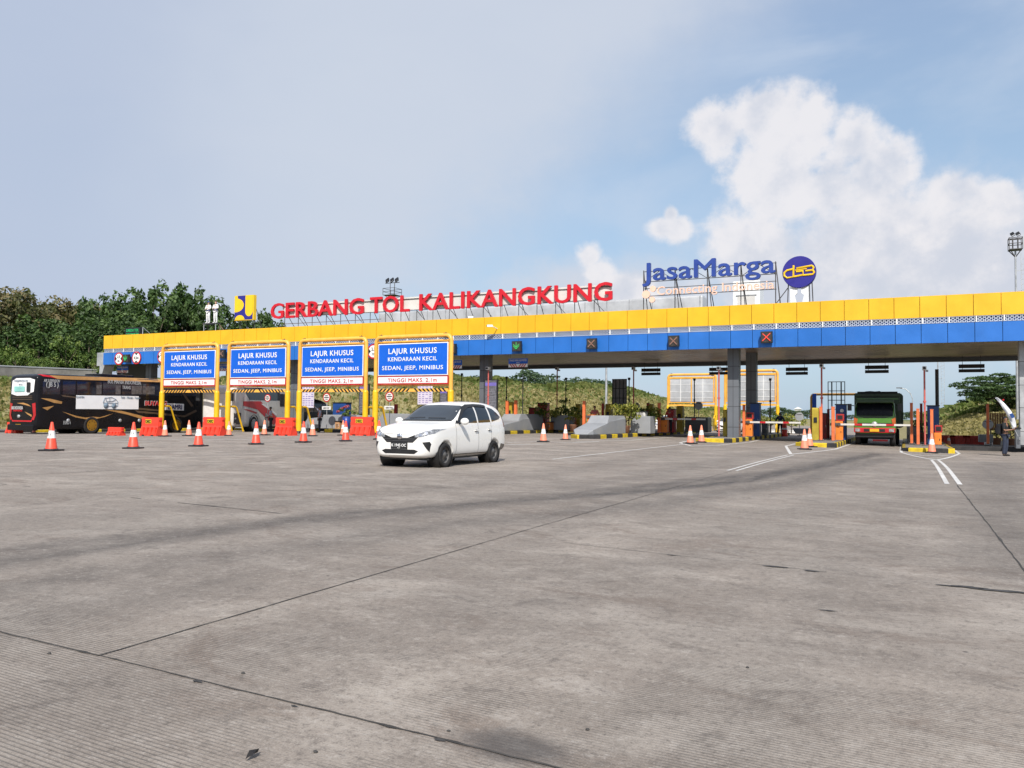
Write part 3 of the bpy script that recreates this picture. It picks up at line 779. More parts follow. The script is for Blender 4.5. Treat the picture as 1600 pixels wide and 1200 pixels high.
dc = wp(1249, 425.5, 46)
ds = thing('rooftop_disc_sign', 'round indigo disc with yellow line emblem standing on white legs on the roof', 'sign', (dc.x, 46, 7.36))
mb = MB(); mb.lathe([(0, -.16), (.84, -.16), (.86, -.12), (.86, .12), (.84, .14), (0, .14)], PURPLE, 44, axis='Y', c=(0, 0, dc.z - 7.36), smooth=False); mb.build('disc', ds)
mb = MB(); sc_ = .86 / 130
def strokes(pts, r=.055):
    mb.tube([(x * sc_, -.17, dc.z - 7.36 - y * sc_) for x, y in pts], r, LOGOY, 8)
strokes([(-42, -55), (-42, 38), (-92, 44), (-114, 26), (-114, 0), (-92, -18), (-42, -26)])
strokes([(100, -44), (-18, -30), (-20, -2), (30, -6), (32, 26), (-42, 38)])
strokes([(100, -44), (112, -28), (104, -8), (50, -4)]); strokes([(104, -8), (116, 10), (106, 26), (32, 30)])
strokes([(-30, -14), (60, -22)], .03)
mb.build('emblem', ds)
mb = MB()
for s in (-1, 1):
    mb.prism([(s * .12, 0), (s * .46, 0), (s * .46, .95), (s * .1, .95), (s * .1, .62), (s * .24, .5)], WHITE, frY(.06), .1)
build_each(mb, 'leg', ds)
mb = MB()
for x in (-.62, .68, .52): mb.cyl((x, .1, -.05), (x * .92, .1, 1.3), .03, STEEL, 6)
mb.cyl((-1.35, .1, -.05), (-.6, .1, .95), .025, STEEL, 6); build_each(mb, 'support_strut', ds)

pc = wp(381.5, 481, 46)
pu = thing('rooftop_square_sign', 'square yellow board with rounded indigo emblem beside the red letters', 'sign', (pc.x, 46, 7.36))
hs = .93; cz_ = pc.z - 7.36
mb = MB(); mb.box((0, .14, cz_), (2 * hs, .28, 2 * hs), LOGOY, bevel=.01); mb.build('board', pu)
U = lambda x: -hs + (x - 605) / 295 * 2 * hs
V = lambda y: cz_ + hs - (y - 150) / 370 * 2 * hs
mb = MB(); mb.prism([(U(606), V(152)), (U(886), V(152)), (U(886), V(511)), (U(606), V(511))], PURPLE, frY(-.002), .006)
arc = lambda cx_, cy_, rx, ry, a0, a1, n=16: [(U(cx_ + rx * cos(R(a0 + (a1 - a0) * i / n))), V(cy_ - ry * sin(R(a0 + (a1 - a0) * i / n)))) for i in range(n + 1)]
mb.prism([(U(605), V(150)), (U(652), V(150)), (U(652), V(190))] + arc(622, 292, 125, 104, 70, -90) + [(U(605), V(396))], LOGOY, frY(-.002), .014)
mb.prism([(U(888), V(150)), (U(772), V(150))] + arc(829, 385, 57, 78, 180, 360) , LOGOY, frY(-.002), .016)
mb.prism(arc(688, 512, 74, 72, 0, 180), LOGOY, frY(-.002), .018)
mb.build('emblem', pu)
mb = MB()
for x in (-.7, .7): mb.cyl((x, .35, -.05), (x, .35, cz_ + .7), .03, STEEL, 6); mb.cyl((x, 1.3, -.05), (x, .35, cz_ + .3), .025, STEEL, 6)
build_each(mb, 'support_strut', pu)

gs_ = wp(207, 517, 46.3)
gsn = thing('rooftop_message_sign', 'small dark sign with two lines of green lettering at the left end of the roof', 'sign', (gs_.x, 46.3, 7.30))
GRN = mat('green_led', (.03, .42, .14), .5, emit=.25)
mb = MB(); mb.box((0, .1, .40), (1.75, .2, .80), BLACK, bevel=.02); mb.build('board', gsn)
mb = MB(); put_text(mb, 'GARDU TOL', .22, GRN, (0, 0, .46), XR, ZU, width=1.45); mb.build('lettering', gsn); mb = MB(); put_text(mb, 'OTOMATIS', .22, GRN, (0, 0, .12), XR, ZU, width=1.5); mb.build('lettering', gsn)
mb = MB(); mb.cyl((1.0, .15, -.05), (1.0, .15, .8), .03, GALV, 6); mb.cyl((1.0, .15, .8), (1.5, .9, 0), .02, GALV, 6); mb.build('post', gsn)

# shelf for the two figures on the roof
fs_ = wp(331, 505, 46)
shelf = thing('rooftop_shelf', 'steel shelf on thin posts carrying two white figures on the roof', 'shelf', (fs_.x, 46, 7.36))
mb = MB(); mb.box((0, 0, fs_.z - 7.36 - .04), (1.35, .5, .06), STEEL); mb.build('shelf_plate', shelf)
mb = MB()
for x in (-.6, .6): mb.cyl((x, -.2, -.05), (x, -.2, fs_.z - 7.40), .03, GALV, 6); mb.cyl((x, .2, -.05), (x, .2, fs_.z - 7.40), .03, RUST, 6)
mb.cyl((1.3, .1, -.05), (.6, .1, fs_.z - 7.42), .035, RUST, 6); build_each(mb, 'post', shelf)

# ---- things fixed to the fascia
GLED = mat('green_arrow_led', (.05, .40, .10), .5, emit=.35)
RLED = mat('red_cross_led', (.60, .05, .035), .5, emit=.7)
DLED = mat('dim_cross_led', (.30, .16, .12), .6)
PIX = mat('matrix_face', (.045, .04, .035), .6, var=.4, scale=30)
def signal(px, py, kind, label):
    p = wp(px, py, YF - .28)
    t = thing('lane_signal', label, 'lane signal', p, group='lane signals on the blue band')
    mb = MB(); rot = Matrix.Rotation(R(7), 3, 'X') @ Matrix.Rotation(R(3), 3, 'Z')
    mb.box((0, 0, 0), (.60, .22, .62), BLACK, rot=rot, bevel=.02); mb.box((0, -.115, -.005), (.52, .012, .54), PIX, rot=rot)
    for s in (-1, 1): mb.box((s * .22, .17, .1), (.05, .16, .05), STEEL)
    mb.build('housing', t)
    mb = MB(); y = -.145; m = {'g': GLED, 'r': RLED, 'd': DLED}[kind]
    def bar(x0, z0, x1, z1, w=.03):
        a, b = Vector((x0, 0, z0)), Vector((x1, 0, z1)); L = (b - a).length; ang = atan2(z1 - z0, x1 - x0)
        mb.box(((x0 + x1) / 2, y, (z0 + z1) / 2), (L, .02, w), m, rot=Matrix.Rotation(-ang, 3, 'Y'))
    if kind == 'g':
        for d in (0, .1):
            bar(-.2, .02 + d, 0, -.18 + d); bar(.2, .02 + d, 0, -.18 + d)
        bar(0, -.16, 0, .24)
    else:
        bar(-.2, -.2, .2, .2, .04); bar(-.2, .2, .2, -.2, .04)
    mb.build('arrow' if kind == 'g' else 'cross', t)
signal(808, 541, 'g', 'square lane signal showing a green down arrow, right of the portal signs')
signal(925, 537, 'd', 'dim orange cross lane signal nearest to the green arrow')
signal(1053, 533, 'd', 'dark lane signal with barely lit cross below the blue name sign')
signal(1198, 527, 'r', 'lane signal with bright red cross above the grey columns')
signal(706.5, 545, 'd', 'lane signal half hidden behind the nearest blue portal sign')
signal(347.5, 553, 'd', 'dark reddish lane signal in the gap between the two farthest portal signs')
signal(198, 560, 'g', 'dark lane signal between two round prohibition signs at the left end')
def proh(px, py, label, vert, lines):
    p = wp(px, py, YF - .08); t = thing('prohibition_sign', label, 'road sign', p, group='round prohibition signs on the blue band')
    r = .50; mb = MB(); mb.cyl((0, .03, 0), (0, 0, 0), r, REDP, 32); mb.cyl((0, .0, 0), (0, -.006, 0), r * .80, WHITE, 32); mb.build('plate', t)
    mb = MB()
    for s in (-1, 1):
        q = [(s * .40, -.2), (s * .40, .2), (s * .2, 0)] if not vert else [(-.2, s * .38), (.2, s * .38), (0, s * .2)]
        mb.prism(q, BLACK, frY(-.008), .006)
    if vert:
        put_text(mb, lines[0], .2, BLACK, (0, -.012, -.1), XR, ZU, width=.52)
    else:
        put_text(mb, lines[0], .2, BLACK, (0, -.012, .06), XR, ZU, width=.3); put_text(mb, lines[1], .2, BLACK, (0, -.012, -.26), XR, ZU)
    mb.build('symbol', t)
proh(185.5, 560.5, 'round red ringed sign farthest left on the blue band', False, ('2,5', 'm'))
proh(213, 559, 'round red ringed sign right of the leftmost lane signal', True, ('4,2m',))
proh(253, 557, 'round red ringed sign cut by the post of the farthest portal sign', False, ('2,5', 'm'))
proh(583.5, 549, 'round red ringed sign left of the nearest portal sign', False, ('2,5', 'm'))
def cctv(px, py, Y, label, dz=0):
    p = wp(px, py, Y); t = thing('security_camera', label, 'camera', p)
    mb = MB(); mb.box((-.05, -.12, .02), (.36, .13, .13), WHITE, rz=.35, bevel=.03); mb.cyl((-.2, -.19, .02), (-.24, -.2, .02), .05, BLACK, 10); mb.build('housing', t)
    mb = MB(); mb.cyl((.1, .0, -.02), (.14, .5 if dz == 0 else .0, -.1 + dz), .03, WHITE, 8); mb.build('bracket', t)
cctv(768, 510, YF - .5, 'small white camera on a bracket at the yellow band')
cctv(738, 496.5, 46.2, 'small white camera on a post below the red letters', dz=-.5)

# ---- boards hung under the canopy
def stripes(mb, w, h, y, z, m0, m1, n, slope=1):
    """chevron striped board, centre split"""
    mb.box((0, y + .012, z), (w, .02, h), m0)
    for s in (-1, 1):
        for i in range(n):
            a = w / 2 * (i + .1) / n; b = a + w / 2 / n * .5; k = h * .8 * slope
            q = [(s * a, z - h / 2), (s * b, z - h / 2), (s * min(b + k, w / 2), z + h / 2), (s * min(a + k, w / 2), z + h / 2)]
            q = [(u, v) for u, v in q]
            if a + k > w / 2: continue
            mb.prism(q, m1, frY(y + .002), .006)
def hang(px, py, label, w=1.32):
    p = wp(px, py, 46.2); t = thing('height_limit_board', label, 'height sign', p, group='height limit boards hanging under the canopy')
    mb = MB(); mb.box((0, 0, .10), (w, .03, .34), SIGNB, bevel=.01); mb.box((0, -.016, .265), (w - .02, .004, .012), WHITE)
    put_text(mb, 'TINGGI MAKS 4,20 METER', .12, WHITE, (0, -.016, .08), XR, ZU, width=w * .9); put_text(mb, 'AWAS', .06, WHITE, (0, -.016, -.03), XR, ZU); mb.build('text_board', t)
    mb = MB(); stripes(mb, w, .2, -.02, -.19, WHITE, REDP, 4); mb.build('striped_board', t)
    mb = MB()
    for s in (-1, 1): mb.cyl((s * w * .4, 0, .27), (s * w * .4, 0, 5.35 - p.z), .012, STEEL, 6)
    build_each(mb, 'hanger', t)
hang(809.5, 566.5, 'blue height board with red striped strip hanging below the green arrow signal')
hang(708, 569, 'blue height board hanging at the right edge of the nearest portal sign')
hang(347, 574, 'blue height board hanging between the two farthest portal signs')
hang(191.5, 577, 'blue height board hanging above the roof of the black coach')
LEDP = mat('led_panel_dark', (.03, .022, .02), .45, var=.5, scale=5)
disp = None
for px, py, l in ((1017, 581, 'dark double bar display hanging leftmost under the rear canopy edge'), (1124, 580, 'dark double bar display hanging left of the grey column pair'),
                  (1245, 580, 'dark double bar display hanging between the columns and the truck'), (1370, 577, 'dark double bar display hanging right above the green truck'),
                  (1518, 575.5, 'dark double bar display hanging at far right near the big tree')):
    p = wp(px, py, 58.5)
    if disp is None:
        disp = thing('hanging_display', l, 'display', p, group='double bar displays under the canopy')
        for z, h in ((.135, .24), (-.15, .20)):
            mb = MB(); mb.box((0, 0, z), (1.42, .12, h), BLACK, bevel=.015); mb.box((0, -.063, z), (1.34, .006, h * .75), LEDP); mb.build('display_bar', disp)
        mb = MB()
        for s in (-1, 1): mb.cyl((s * .5, 0, -.1), (s * .5, 0, 5.4 - p.z + .1), .014, STEEL, 6)
        build_each(mb, 'hanger', disp)
    else: dup(disp, p, label=l)

# ================================================================== STREET FURNITURE
# ---- blue portal signs
def make_portal(w, label):
    """origin at the foot of the left post, span along +x"""
    t = thing('height_portal', label, 'portal sign', group='yellow height portals')
    H, r = 5.45, .115
    mb = MB(); arc_ = lambda cx_, s: [(cx_ + s * .32 * cos(a), 0, H - .32 + .32 * sin(a)) for a in np.linspace(0, pi / 2, 6)]
    pts = [(0, 0, 2.3)] + [(.32 - .32 * cos(a), 0, H - .32 + .32 * sin(a)) for a in np.linspace(0, pi / 2, 6)] + \
          [(w - .32 + .32 * sin(a), 0, H - .32 + .32 * cos(a)) for a in np.linspace(0, pi / 2, 6)] + [(w, 0, 2.3)]
    mb.tube(pts, r, PIPE, 12); mb.cyl((.1, .05, H - .27), (w - .1, .05, H - .27), .055, PIPE, 8)
    for x in (.35, w - .35):
        mb.box((x, 0, H + .10), (.22, .16, .025), STEEL); mb.box((x, 0, H - .14), (.24, .2, .03), STEEL); mb.cyl((x, 0, H - .2), (x, 0, H + .17), .018, STEEL, 6)
    mb.build('top_pipe', t)
    for x in (0, w):
        mb = MB(); mb.cyl((x, 0, 0), (x, 0, 2.42), .165, SLEEVE, 14); mb.cyl((x, 0, 2.42), (x, 0, 2.5), .165, SLEEVE, 14, r2=.125)
        mb.lathe([(.172, 0), (.172, .14), (0, .14)], BLACK, 14, c=(x, 0, 0))
        mb.build('post', t)
        mb = MB(); mb.tube([(x, 0, 1.55), (x, .62, 1.55), (x, .72, 1.5), (x, 1.35, 0)], .06, SLEEVE, 8); mb.build('brace', t)
    bx0, bx1 = .17, w - .17; bc = w / 2; bw = bx1 - bx0
    mb = MB(); zb0, zb1 = 3.30, 5.08
    mb.box((bc, -.02, (zb0 + zb1) / 2), (bw, .05, zb1 - zb0), WHITE, bevel=.02); mb.box((bc, -.048, (zb0 + zb1) / 2), (bw - .10, .012, zb1 - zb0 - .10), SIGNB, bevel=.004)
    zz = zb0; hh = zb1 - zb0
    bk = MB()
    put_text(mb, 'LAJUR KHUSUS', .29, WHITE, (bc, -.056, zz + hh * .68), XR, ZU, bold=.02, width=bw * .69, spacing=1.1)
    put_text(mb, 'KENDARAAN KECIL', .215, WHITE, (bc, -.056, zz + hh * .45), XR, ZU, bold=.010, width=bw * .70, spacing=1.1)
    put_text(mb, 'SEDAN, JEEP, MINIBUS', .215, WHITE, (bc, -.056, zz + hh * .18), XR, ZU, bold=.010, width=bw * .87, spacing=1.1)
    mb.build('blue_board', t)
    mb = MB(); mb.box((bc, -.02, 3.04), (bw + .06, .05, .46), REDP, bevel=.01); mb.box((bc, -.048, 3.055), (bw - .06, .012, .34), WHITE)
    put_text(mb, 'TINGGI MAKS. 2,1m', .20, REDP, (bc, -.056, 2.95), XR, ZU, bold=.010, width=bw * .70, spacing=1.1)
    mb.build('white_board', t)
    # rear of the boards: grey sheets in a yellow frame with pale ribs
    mb = MB(); zc = (2.8 + zb1) / 2; hh = zb1 - 2.8
    for i in range(2):
        cx_ = bc + (i - .5) * bw / 2; ww = bw / 2 - .1
        mb.box((cx_, .07, zc), (ww, .03, hh - .1), ROOFG)
        for q in (-.02, ): mb.box((cx_ + q, .10, zc), (.05, .03, hh - .1), WHITE)
        for q in (-.45, -.1, .35): mb.box((cx_, .10, zc + q * hh / 1.4), (ww, .025, .035), WHITE)
    mb.build('backing_sheet', t)
    mb = MB()
    for z in (2.76, zb1 + .02): mb.box((bc, .10, z), (w - .2, .08, .08), PIPE)
    for x in (bx0 + .02, bc, bx1 - .02): mb.box((x, .10, zc), (.09, .08, hh), PIPE)
    mb.build('rear_frame', t)
    mb = MB(); m = MB(); n = 9; L = w - .3; zc, hh = 2.50, .17
    mb.box((bc, 0, zc), (L, .10, hh), PIPE)
    for s in (-1, 1):
        for i in range(n):
            a = L / 2 * (i + .15) / n; b = a + L / 2 / n * .52; q = hh * 1.0
            pl = [(bc + s * a, zc - hh / 2), (bc + s * b, zc - hh / 2), (bc + s * max(b - q, 0), zc + hh / 2), (bc + s * max(a - q, 0), zc + hh / 2)]
            if a - q < 0: continue
            mb.prism(pl, BLACK, frY(-.051), .006)
    for x in (bc - L * .25, bc, bc + L * .25): mb.cyl((x, 0, 2.55), (x, 0, 2.85), .012, STEEL, 6)
    mb.build('striped_bar', t)
    return t
PY = 38.0
PORT = [(253.5, 339.5, 'blue portal sign farthest away, in front of the black coach'),
        (357, 450, 'blue portal sign in front of the red and white coach front'),
        (468, 571.5, 'blue portal sign between the two nearest red prohibition discs'),
        (587, 704.5, 'nearest and largest looking blue portal sign behind the white car')]
W0 = 4.85
proto_p = make_portal(W0, PORT[3][2])
for i, (a, b, l) in enumerate(PORT):
    xa, xb = wp(a, 600, PY).x, wp(b, 600, PY).x
    z = .10
    if i == 0: pp = proto_p; proto_p.location = (xa, PY, z); proto_p.scale = ((xb - xa) / W0, 1, 1); tag(pp, l)
    else: dup(proto_p, (xa, PY, z), label=l, scale=((xb - xa) / W0, 1, 1))
for a, b, Yb, l in ((1044, 1118.5, 78, 'yellow portal seen from behind left of the grey columns'), (1133, 1215, 73, 'yellow portal seen from behind the grey columns')):
    xa, xb = wp(a, 600, Yb).x, wp(b, 600, Yb).x
    o = dup(proto_p, (xb, Yb, -.05), rz=pi, label=l, scale=((xb - xa) / W0, 1, 1))

# ---- traffic cones
def make_cone(m, label, grp, h=.90):
    t = thing('traffic_cone', label, 'traffic cone', group=grp)
    mb = MB(); mb.lathe([(.185, .05), (.17, .08), (.035, h - .01), (.02, h), (0, h)], m, 18); mb.build('cone_body', t)
    r = lambda z: .17 + (.035 - .17) * (z - .08) / (h - .09)
    mb = MB(); z0, z1 = h * .44, h * .70; mb.lathe([(r(z0) + .004, z0), (r(z1) + .004, z1)], WHITE, 18)
    mb.prism([(-.05, z0 + .07), (.03, z0 + .05), (.05, z0 + .15), (-.03, z0 + .17)], BLACK, lambda u, v, w: Vector((u, -r(v) - .004 - w + abs(u) * .2, v)), .004); mb.build('collar', t)
    mb = MB(); mb.box((0, 0, .026), (.52, .52, .05), BLACK, bevel=.015); mb.lathe([(.21, .05), (.20, .07), (.18, .075)], BLACK, 18); mb.build('base', t)
    return t
NEARC = 'tall red traffic cones in the near row'
near = [(80, 704.5, 'red traffic cone nearest the camera, leftmost of the near row'), (208, 701, 'red cone of the near row between two orange water barriers at far left'),
        (310, 697.5, 'red cone of the near row below the farthest blue portal sign'), (400, 694.5, 'red cone of the near row below the portal with the red coach'),
        (474, 691.5, 'red cone of the near row left of the worker with raised arm'), (540, 689.5, 'red cone of the near row in front of the flower pot'), (592, 686.8, 'red cone of the near row half hidden by the white car bumper')]
cone0 = None
for px, py, l in near:
    p = grd(px, py)
    if cone0 is None: cone0 = make_cone(CONE, l, NEARC); cone0.location = p; cone0.rotation_euler.z = .3
    else: dup(cone0, p, rz=rnd.uniform(0, 1.5), label=l)
FARC = 'faded traffic cones along the lanes'
far = [(257.5, 682, .9, 'faded cone at the foot of the farthest portal post'), (295, 681, .9, 'faded cone before the front wheel of the black coach'), (357.5, 681, .85, 'faded cone at the left post of the second farthest portal'),
       (413, 680, .9, 'faded cone at the feet of the worker holding papers'), (488.5, 681.5, .95, 'faded cone left of the worker with raised arm'), (536, 680.5, .9, 'faded cone directly behind the near row cone at the flower pot'),
       (849, 690.5, .95, 'faded cone standing right of the white car'), (883.5, 687.5, .85, 'faded cone at the rounded yellow nose of the wedge barrier island'),
       (1078.5, 693.5, .98, 'left one of two faded cones before the column island'), (1096, 691.5, .98, 'right one of two faded cones before the column island'),
       (1257, 702.5, 1.0, 'front one of two faded cones left of the truck lane'), (1265, 698.5, 1.0, 'rear one of two faded cones left of the truck lane'),
       (1456, 708, 1.0, 'faded cone before the striped nose right of the truck'), (53, 676.5, .6, 'small faded cone under the tail of the black coach'), (1482.5, 696.5, .75, 'small orange cone beside the long red barriers')]
cone1 = None
for px, py, s, l in far:
    p = grd(px, py)
    if cone1 is None: cone1 = make_cone(CONEF, l, FARC); cone1.location = p; cone1.scale = (s,) * 3
    else: dup(cone1, p, rz=rnd.uniform(0, 1.5), label=l, scale=(s,) * 3)

# ---- water filled barriers
WBAR = mat('barrier_orange', (.74, .055, .028), .45, var=.08, scale=3, dirt=.12, dirtcol=(.4, .1, .05))
WBAR2 = mat('barrier_red', (.50, .05, .035), .5, var=.1, scale=3, dirt=.2, dirtcol=(.4, .2, .15))
def make_barrier(m, label, w=1.2, h=.95, plate=True, grp='orange water barriers'):
    t = thing('water_barrier', label, 'barrier', group=grp)
    mb = MB(); prof = [(-.26, 0), (.26, 0), (.26, .12), (.20, .30), (.12, .52), (.12, h), (-.12, h), (-.12, .52), (-.20, .30), (-.26, .12)]
    mb.prism(prof, m, lambda u, v, q: Vector((q - w / 2, u, v)), w)
    for s in (-1, 1): mb.box((s * (w / 2 + .03), 0, h * .62), (.07, .16, .2), m, bevel=.02); mb.box((s * (w / 2 + .02), 0, h * .9), (.05, .2, .12), m, bevel=.02)
    for i in range(4):
        x = (i - 1.5) * w * .24; mb.prism([(x - .06, .06), (x + .10, .06), (x + .14, .44), (x + .06, .44)], m, frY(-.19), .09)
    mb.build('barrier_body', t)
    mb = MB()
    for x in (-w * .27, w * .27): mb.box((x, 0, .03), (.16, .56, .06), BLACK)
    build_each(mb, 'foot', t)
    if plate:
        mb = MB(); mb.box((-.12, -.128, h * .78), (.42, .012, .20), KYEL); put_text(mb, 'DEC', .13, BLACK, (-.12, -.135, h * .78 - .065), XR, ZU, bold=.03, width=.36); mb.build('name_plate', t)
    return t
wb0 = None
for px, py, s, l in ((237, 681, 1, 'orange water barrier beside the post of the farthest portal'), (334, 680.5, 1.02, 'orange water barrier under the right post of the farthest portal'),
                     (446, 680.5, 1.0, 'orange water barrier right of the worker holding papers'), (566, 680.5, 1.05, 'orange water barrier left of the nearest portal sign')):
    p = grd(px, py)
    if wb0 is None: wb0 = make_barrier(WBAR, l); wb0.location = p; wb0.scale = (s,) * 3
    else: dup(wb0, p, rz=rnd.uniform(-.08, .08), label=l, scale=(s,) * 3)
wb1 = None
for px, py, Y_, l in ((22, 677, 0, 'red water barrier without plate under the tail of the black coach'), (181, 680.5, 0, 'dark red water barrier seen under the belly of the black coach')):
    p = grd(px, py)
    if wb1 is None: wb1 = make_barrier(WBAR, l, plate=False, grp='plain water barriers by the black coach'); wb1.location = p; wb1.scale = (.85, .85, .68)
    else: dup(wb1, p, label=l, scale=(.8, .8, .45)) 
wb2 = None
for px, py, l in ((1477, 699.5, 'leftmost of the three long red barriers by the dry mound'), (1500, 699.8, 'middle one of the three long red barriers by the dry mound'), (1521, 700.2, 'right end one of the three long red barriers by the dry mound')):
    p = wp(px, py, 60); p.z = -.32
    if wb2 is None: wb2 = make_barrier(WBAR2, l, w=1.15, h=.62, plate=False, grp='long red barriers'); wb2.location = p
    else: dup(wb2, p, label=l)

# ---- equipment on the islands
def base_z(Y, X): return gz(X, Y) + .2
def place(px0, px1, ytop, Y, z0=None):
    a, b = wp(px0, 600, Y), wp(px1, 600, Y); x = (a.x + b.x) / 2; zb = base_z(Y, x) if z0 is None else z0
    return Vector((x, Y, zb)), b.x - a.x, wp((px0 + px1) / 2, ytop, Y).z - zb
def o_post(px0, px1, yt, Y, label, m=None, z0=None):
    m = m or ORANGE; p, w, h = place(px0, px1, yt, Y, z0); w = max(.14, w * .85)
    t = thing('bollard_post', label, 'post', p, group='square orange guard posts')
    mb = MB(); mb.box((0, 0, h / 2), (w, w, h), m, bevel=.012); mb.box((0, 0, h + .008), (w + .03, w + .03, .025), m, bevel=.006); mb.build('shaft', t)
    mb = MB(); mb.box((0, 0, .012), (w + .16, w + .16, .024), STEEL)
    for sx in (-1, 1):
        for sy in (-1, 1): mb.cyl((sx * (w / 2 + .05), sy * (w / 2 + .05), .02), (sx * (w / 2 + .05), sy * (w / 2 + .05), .05), .015, GALV, 6)
    mb.build('base_plate', t)
def olive(px0, px1, yt, Y, label, z0=None):
    p, w, h = place(px0, px1, yt, Y, z0); d = .55
    t = thing('card_reader_shield', label, 'machine', p, group='olive yellow machine shields')
    mb = MB(); q = [(-d / 2, 0), (d / 2, 0), (d / 2, h * .72)] + [(d / 2 - d * .55 * (i / 6) ** 1.6, h * (.72 + .28 * (i / 6) ** .6)) for i in range(1, 7)] + [(-d / 2 + .04, h * .99), (-d / 2, h * .95)]
    mb.prism(q, OLIVE, lambda u, v, q_: Vector((q_ - w / 2, u, v)), w); mb.build('shield', t)
    mb = MB(); mb.box((0, -d / 2 - .02, h * .62), (w * .5, .05, h * .16), BLACK, bevel=.01); mb.build('screen', t)
def boom(px0, px1, yt, Y, label, armto=None, army=None, head=True, z0=None, m=None):
    p, w, h = place(px0, px1, yt, Y, z0); m = m or ORNG2
    t = thing('boom_barrier', label, 'boom barrier', p, group='orange boom barriers')
    mb = MB(); mb.box((0, 0, h / 2), (w, .42, h), m, bevel=.02); mb.box((0, -.215, h * .42), (w * .78, .012, h * .62), m, bevel=.004); mb.box((w * .25, -.226, h * .45), (.03, .02, .10), BLACK); mb.box((0, 0, .02), (w + .06, .48, .05), STEEL); mb.build('cabinet', t)
    if head:
        mb = MB(); mb.box((w * .12, .05, h + .20), (w * 1.02, .36, .38), RED2, bevel=.02); mb.box((w * .12, -.135, h + .2), (w * .7, .02, .22), BLACK); mb.build('head', t)
    if armto:
        L = wp(armto, 600, Y).x - p.x; za = wp((px0 + px1) / 2, army, Y).z - p.z; ze = wp(armto, army + 1.0, Y).z - p.z
        mb = MB(); n = 9
        for i in range(n):
            x0, x1 = L * i / n, L * (i + 1) / n
            mm = REDP if i % 4 == 2 else OFFW
            f = lambda x: -.27; zz = lambda x: za
            mb.box(((x0 + x1) / 2, -.27, za), (x1 - x0 - .002, .05, .10), mm)
        mb.cyl((0, -.20, za), (0, -.33, za), .09, STEEL, 12); mb.box((-.2, -.27, za), (.5, .06, .15), STEEL, bevel=.01); mb.build('arm', t)
def cab(px0, px1, yt, Y, label, m=NAVY, emblem=False, d=.6, z0=None, cat='cabinet'):
    p, w, h = place(px0, px1, yt, Y, z0)
    t = thing('equipment_cabinet', label, cat, p, group='toll equipment cabinets')
    mb = MB(); mb.box((0, 0, h / 2), (w, d, h), m, bevel=.015); mb.box((0, -d / 2 - .006, h * .5), (w * .86, .012, h * .86), m, bevel=.004); mb.box((0, 0, h + .03), (w + .08, d + .08, .06), BLACK, bevel=.01)
    for i in range(5): mb.box((0, -d / 2 - .014, h * .22 + i * .05), (w * .5, .012, .018), BLACK)
    mb.build('cabinet_body', t)
    mb = MB(); mb.box((w * .33, -d / 2 - .025, h * .5), (.03, .04, .14), GALV, bevel=.008); mb.build('handle', t)
    if emblem: mb = MB(); mb.lathe([(0, -.012), (.09, -.012), (.1, 0)], WHITE, 16, axis='Y', c=(w * .1, -d / 2 - .014, h * .84)); mb.build('emblem', t)
def redpole(px, yt, Y, label, m=None, z0=None, lamp=True):
    x = wp(px, 600, Y).x; zb = base_z(Y, x) if z0 is None else z0; h = wp(px, yt, Y).z - zb
    t = thing('camera_pole', label, 'pole', (x, Y, zb), group='thin camera poles')
    m = m or mat('pole_red', (.55, .12, .10), .5, var=.15, scale=2)
    mb = MB(); mb.cyl((0, 0, 0), (0, 0, h), .045, m, 8); mb.cyl((0, 0, 0), (0, 0, .03), .16, STEEL, 10); mb.cyl((0, 0, h * .56), (0, 0, h * .585), .075, m, 8); mb.build('pole', t)
    if lamp:
        mb = MB(); mb.box((0, -.05, h + .05), (.2, .3, .2), WHITE, bevel=.03); mb.cyl((0, -.20, h + .05), (0, -.24, h + .05), .07, BLACK, 10); mb.box((.12, .05, h - .08), (.12, .2, .1), GALV); mb.build('camera_head', t)
def dpole(px, yt, Y, label, z0=None, r=.04, m=STEEL, knob=True):
    x = wp(px, 600, Y).x; zb = base_z(Y, x) if z0 is None else z0; h = wp(px, yt, Y).z - zb
    t = thing('slim_pole', label, 'pole', (x, Y, zb), group='slim dark poles')
    mb = MB(); mb.cyl((0, 0, 0), (0, 0, h), r, m, 8); mb.cyl((0, 0, 0), (0, 0, .03), .14, STEEL, 10); mb.build('pole', t)
    if knob: mb = MB(); mb.lathe([(0, -.1), (.09, -.08), (.10, .08), (0, .1)], BLACK, 12, c=(0, 0, h)); mb.lathe([(.04, -.1), (.07, -.05), (.07, .05), (.04, .1)], BLACK, 10, c=(0, 0, h * .6)); mb.build('pole_head', t)
DISPF = mat('display_face', (.13, .13, .15), .5, var=.3, scale=10)
PURP = mat('display_purple', (.16, .13, .42), .5)
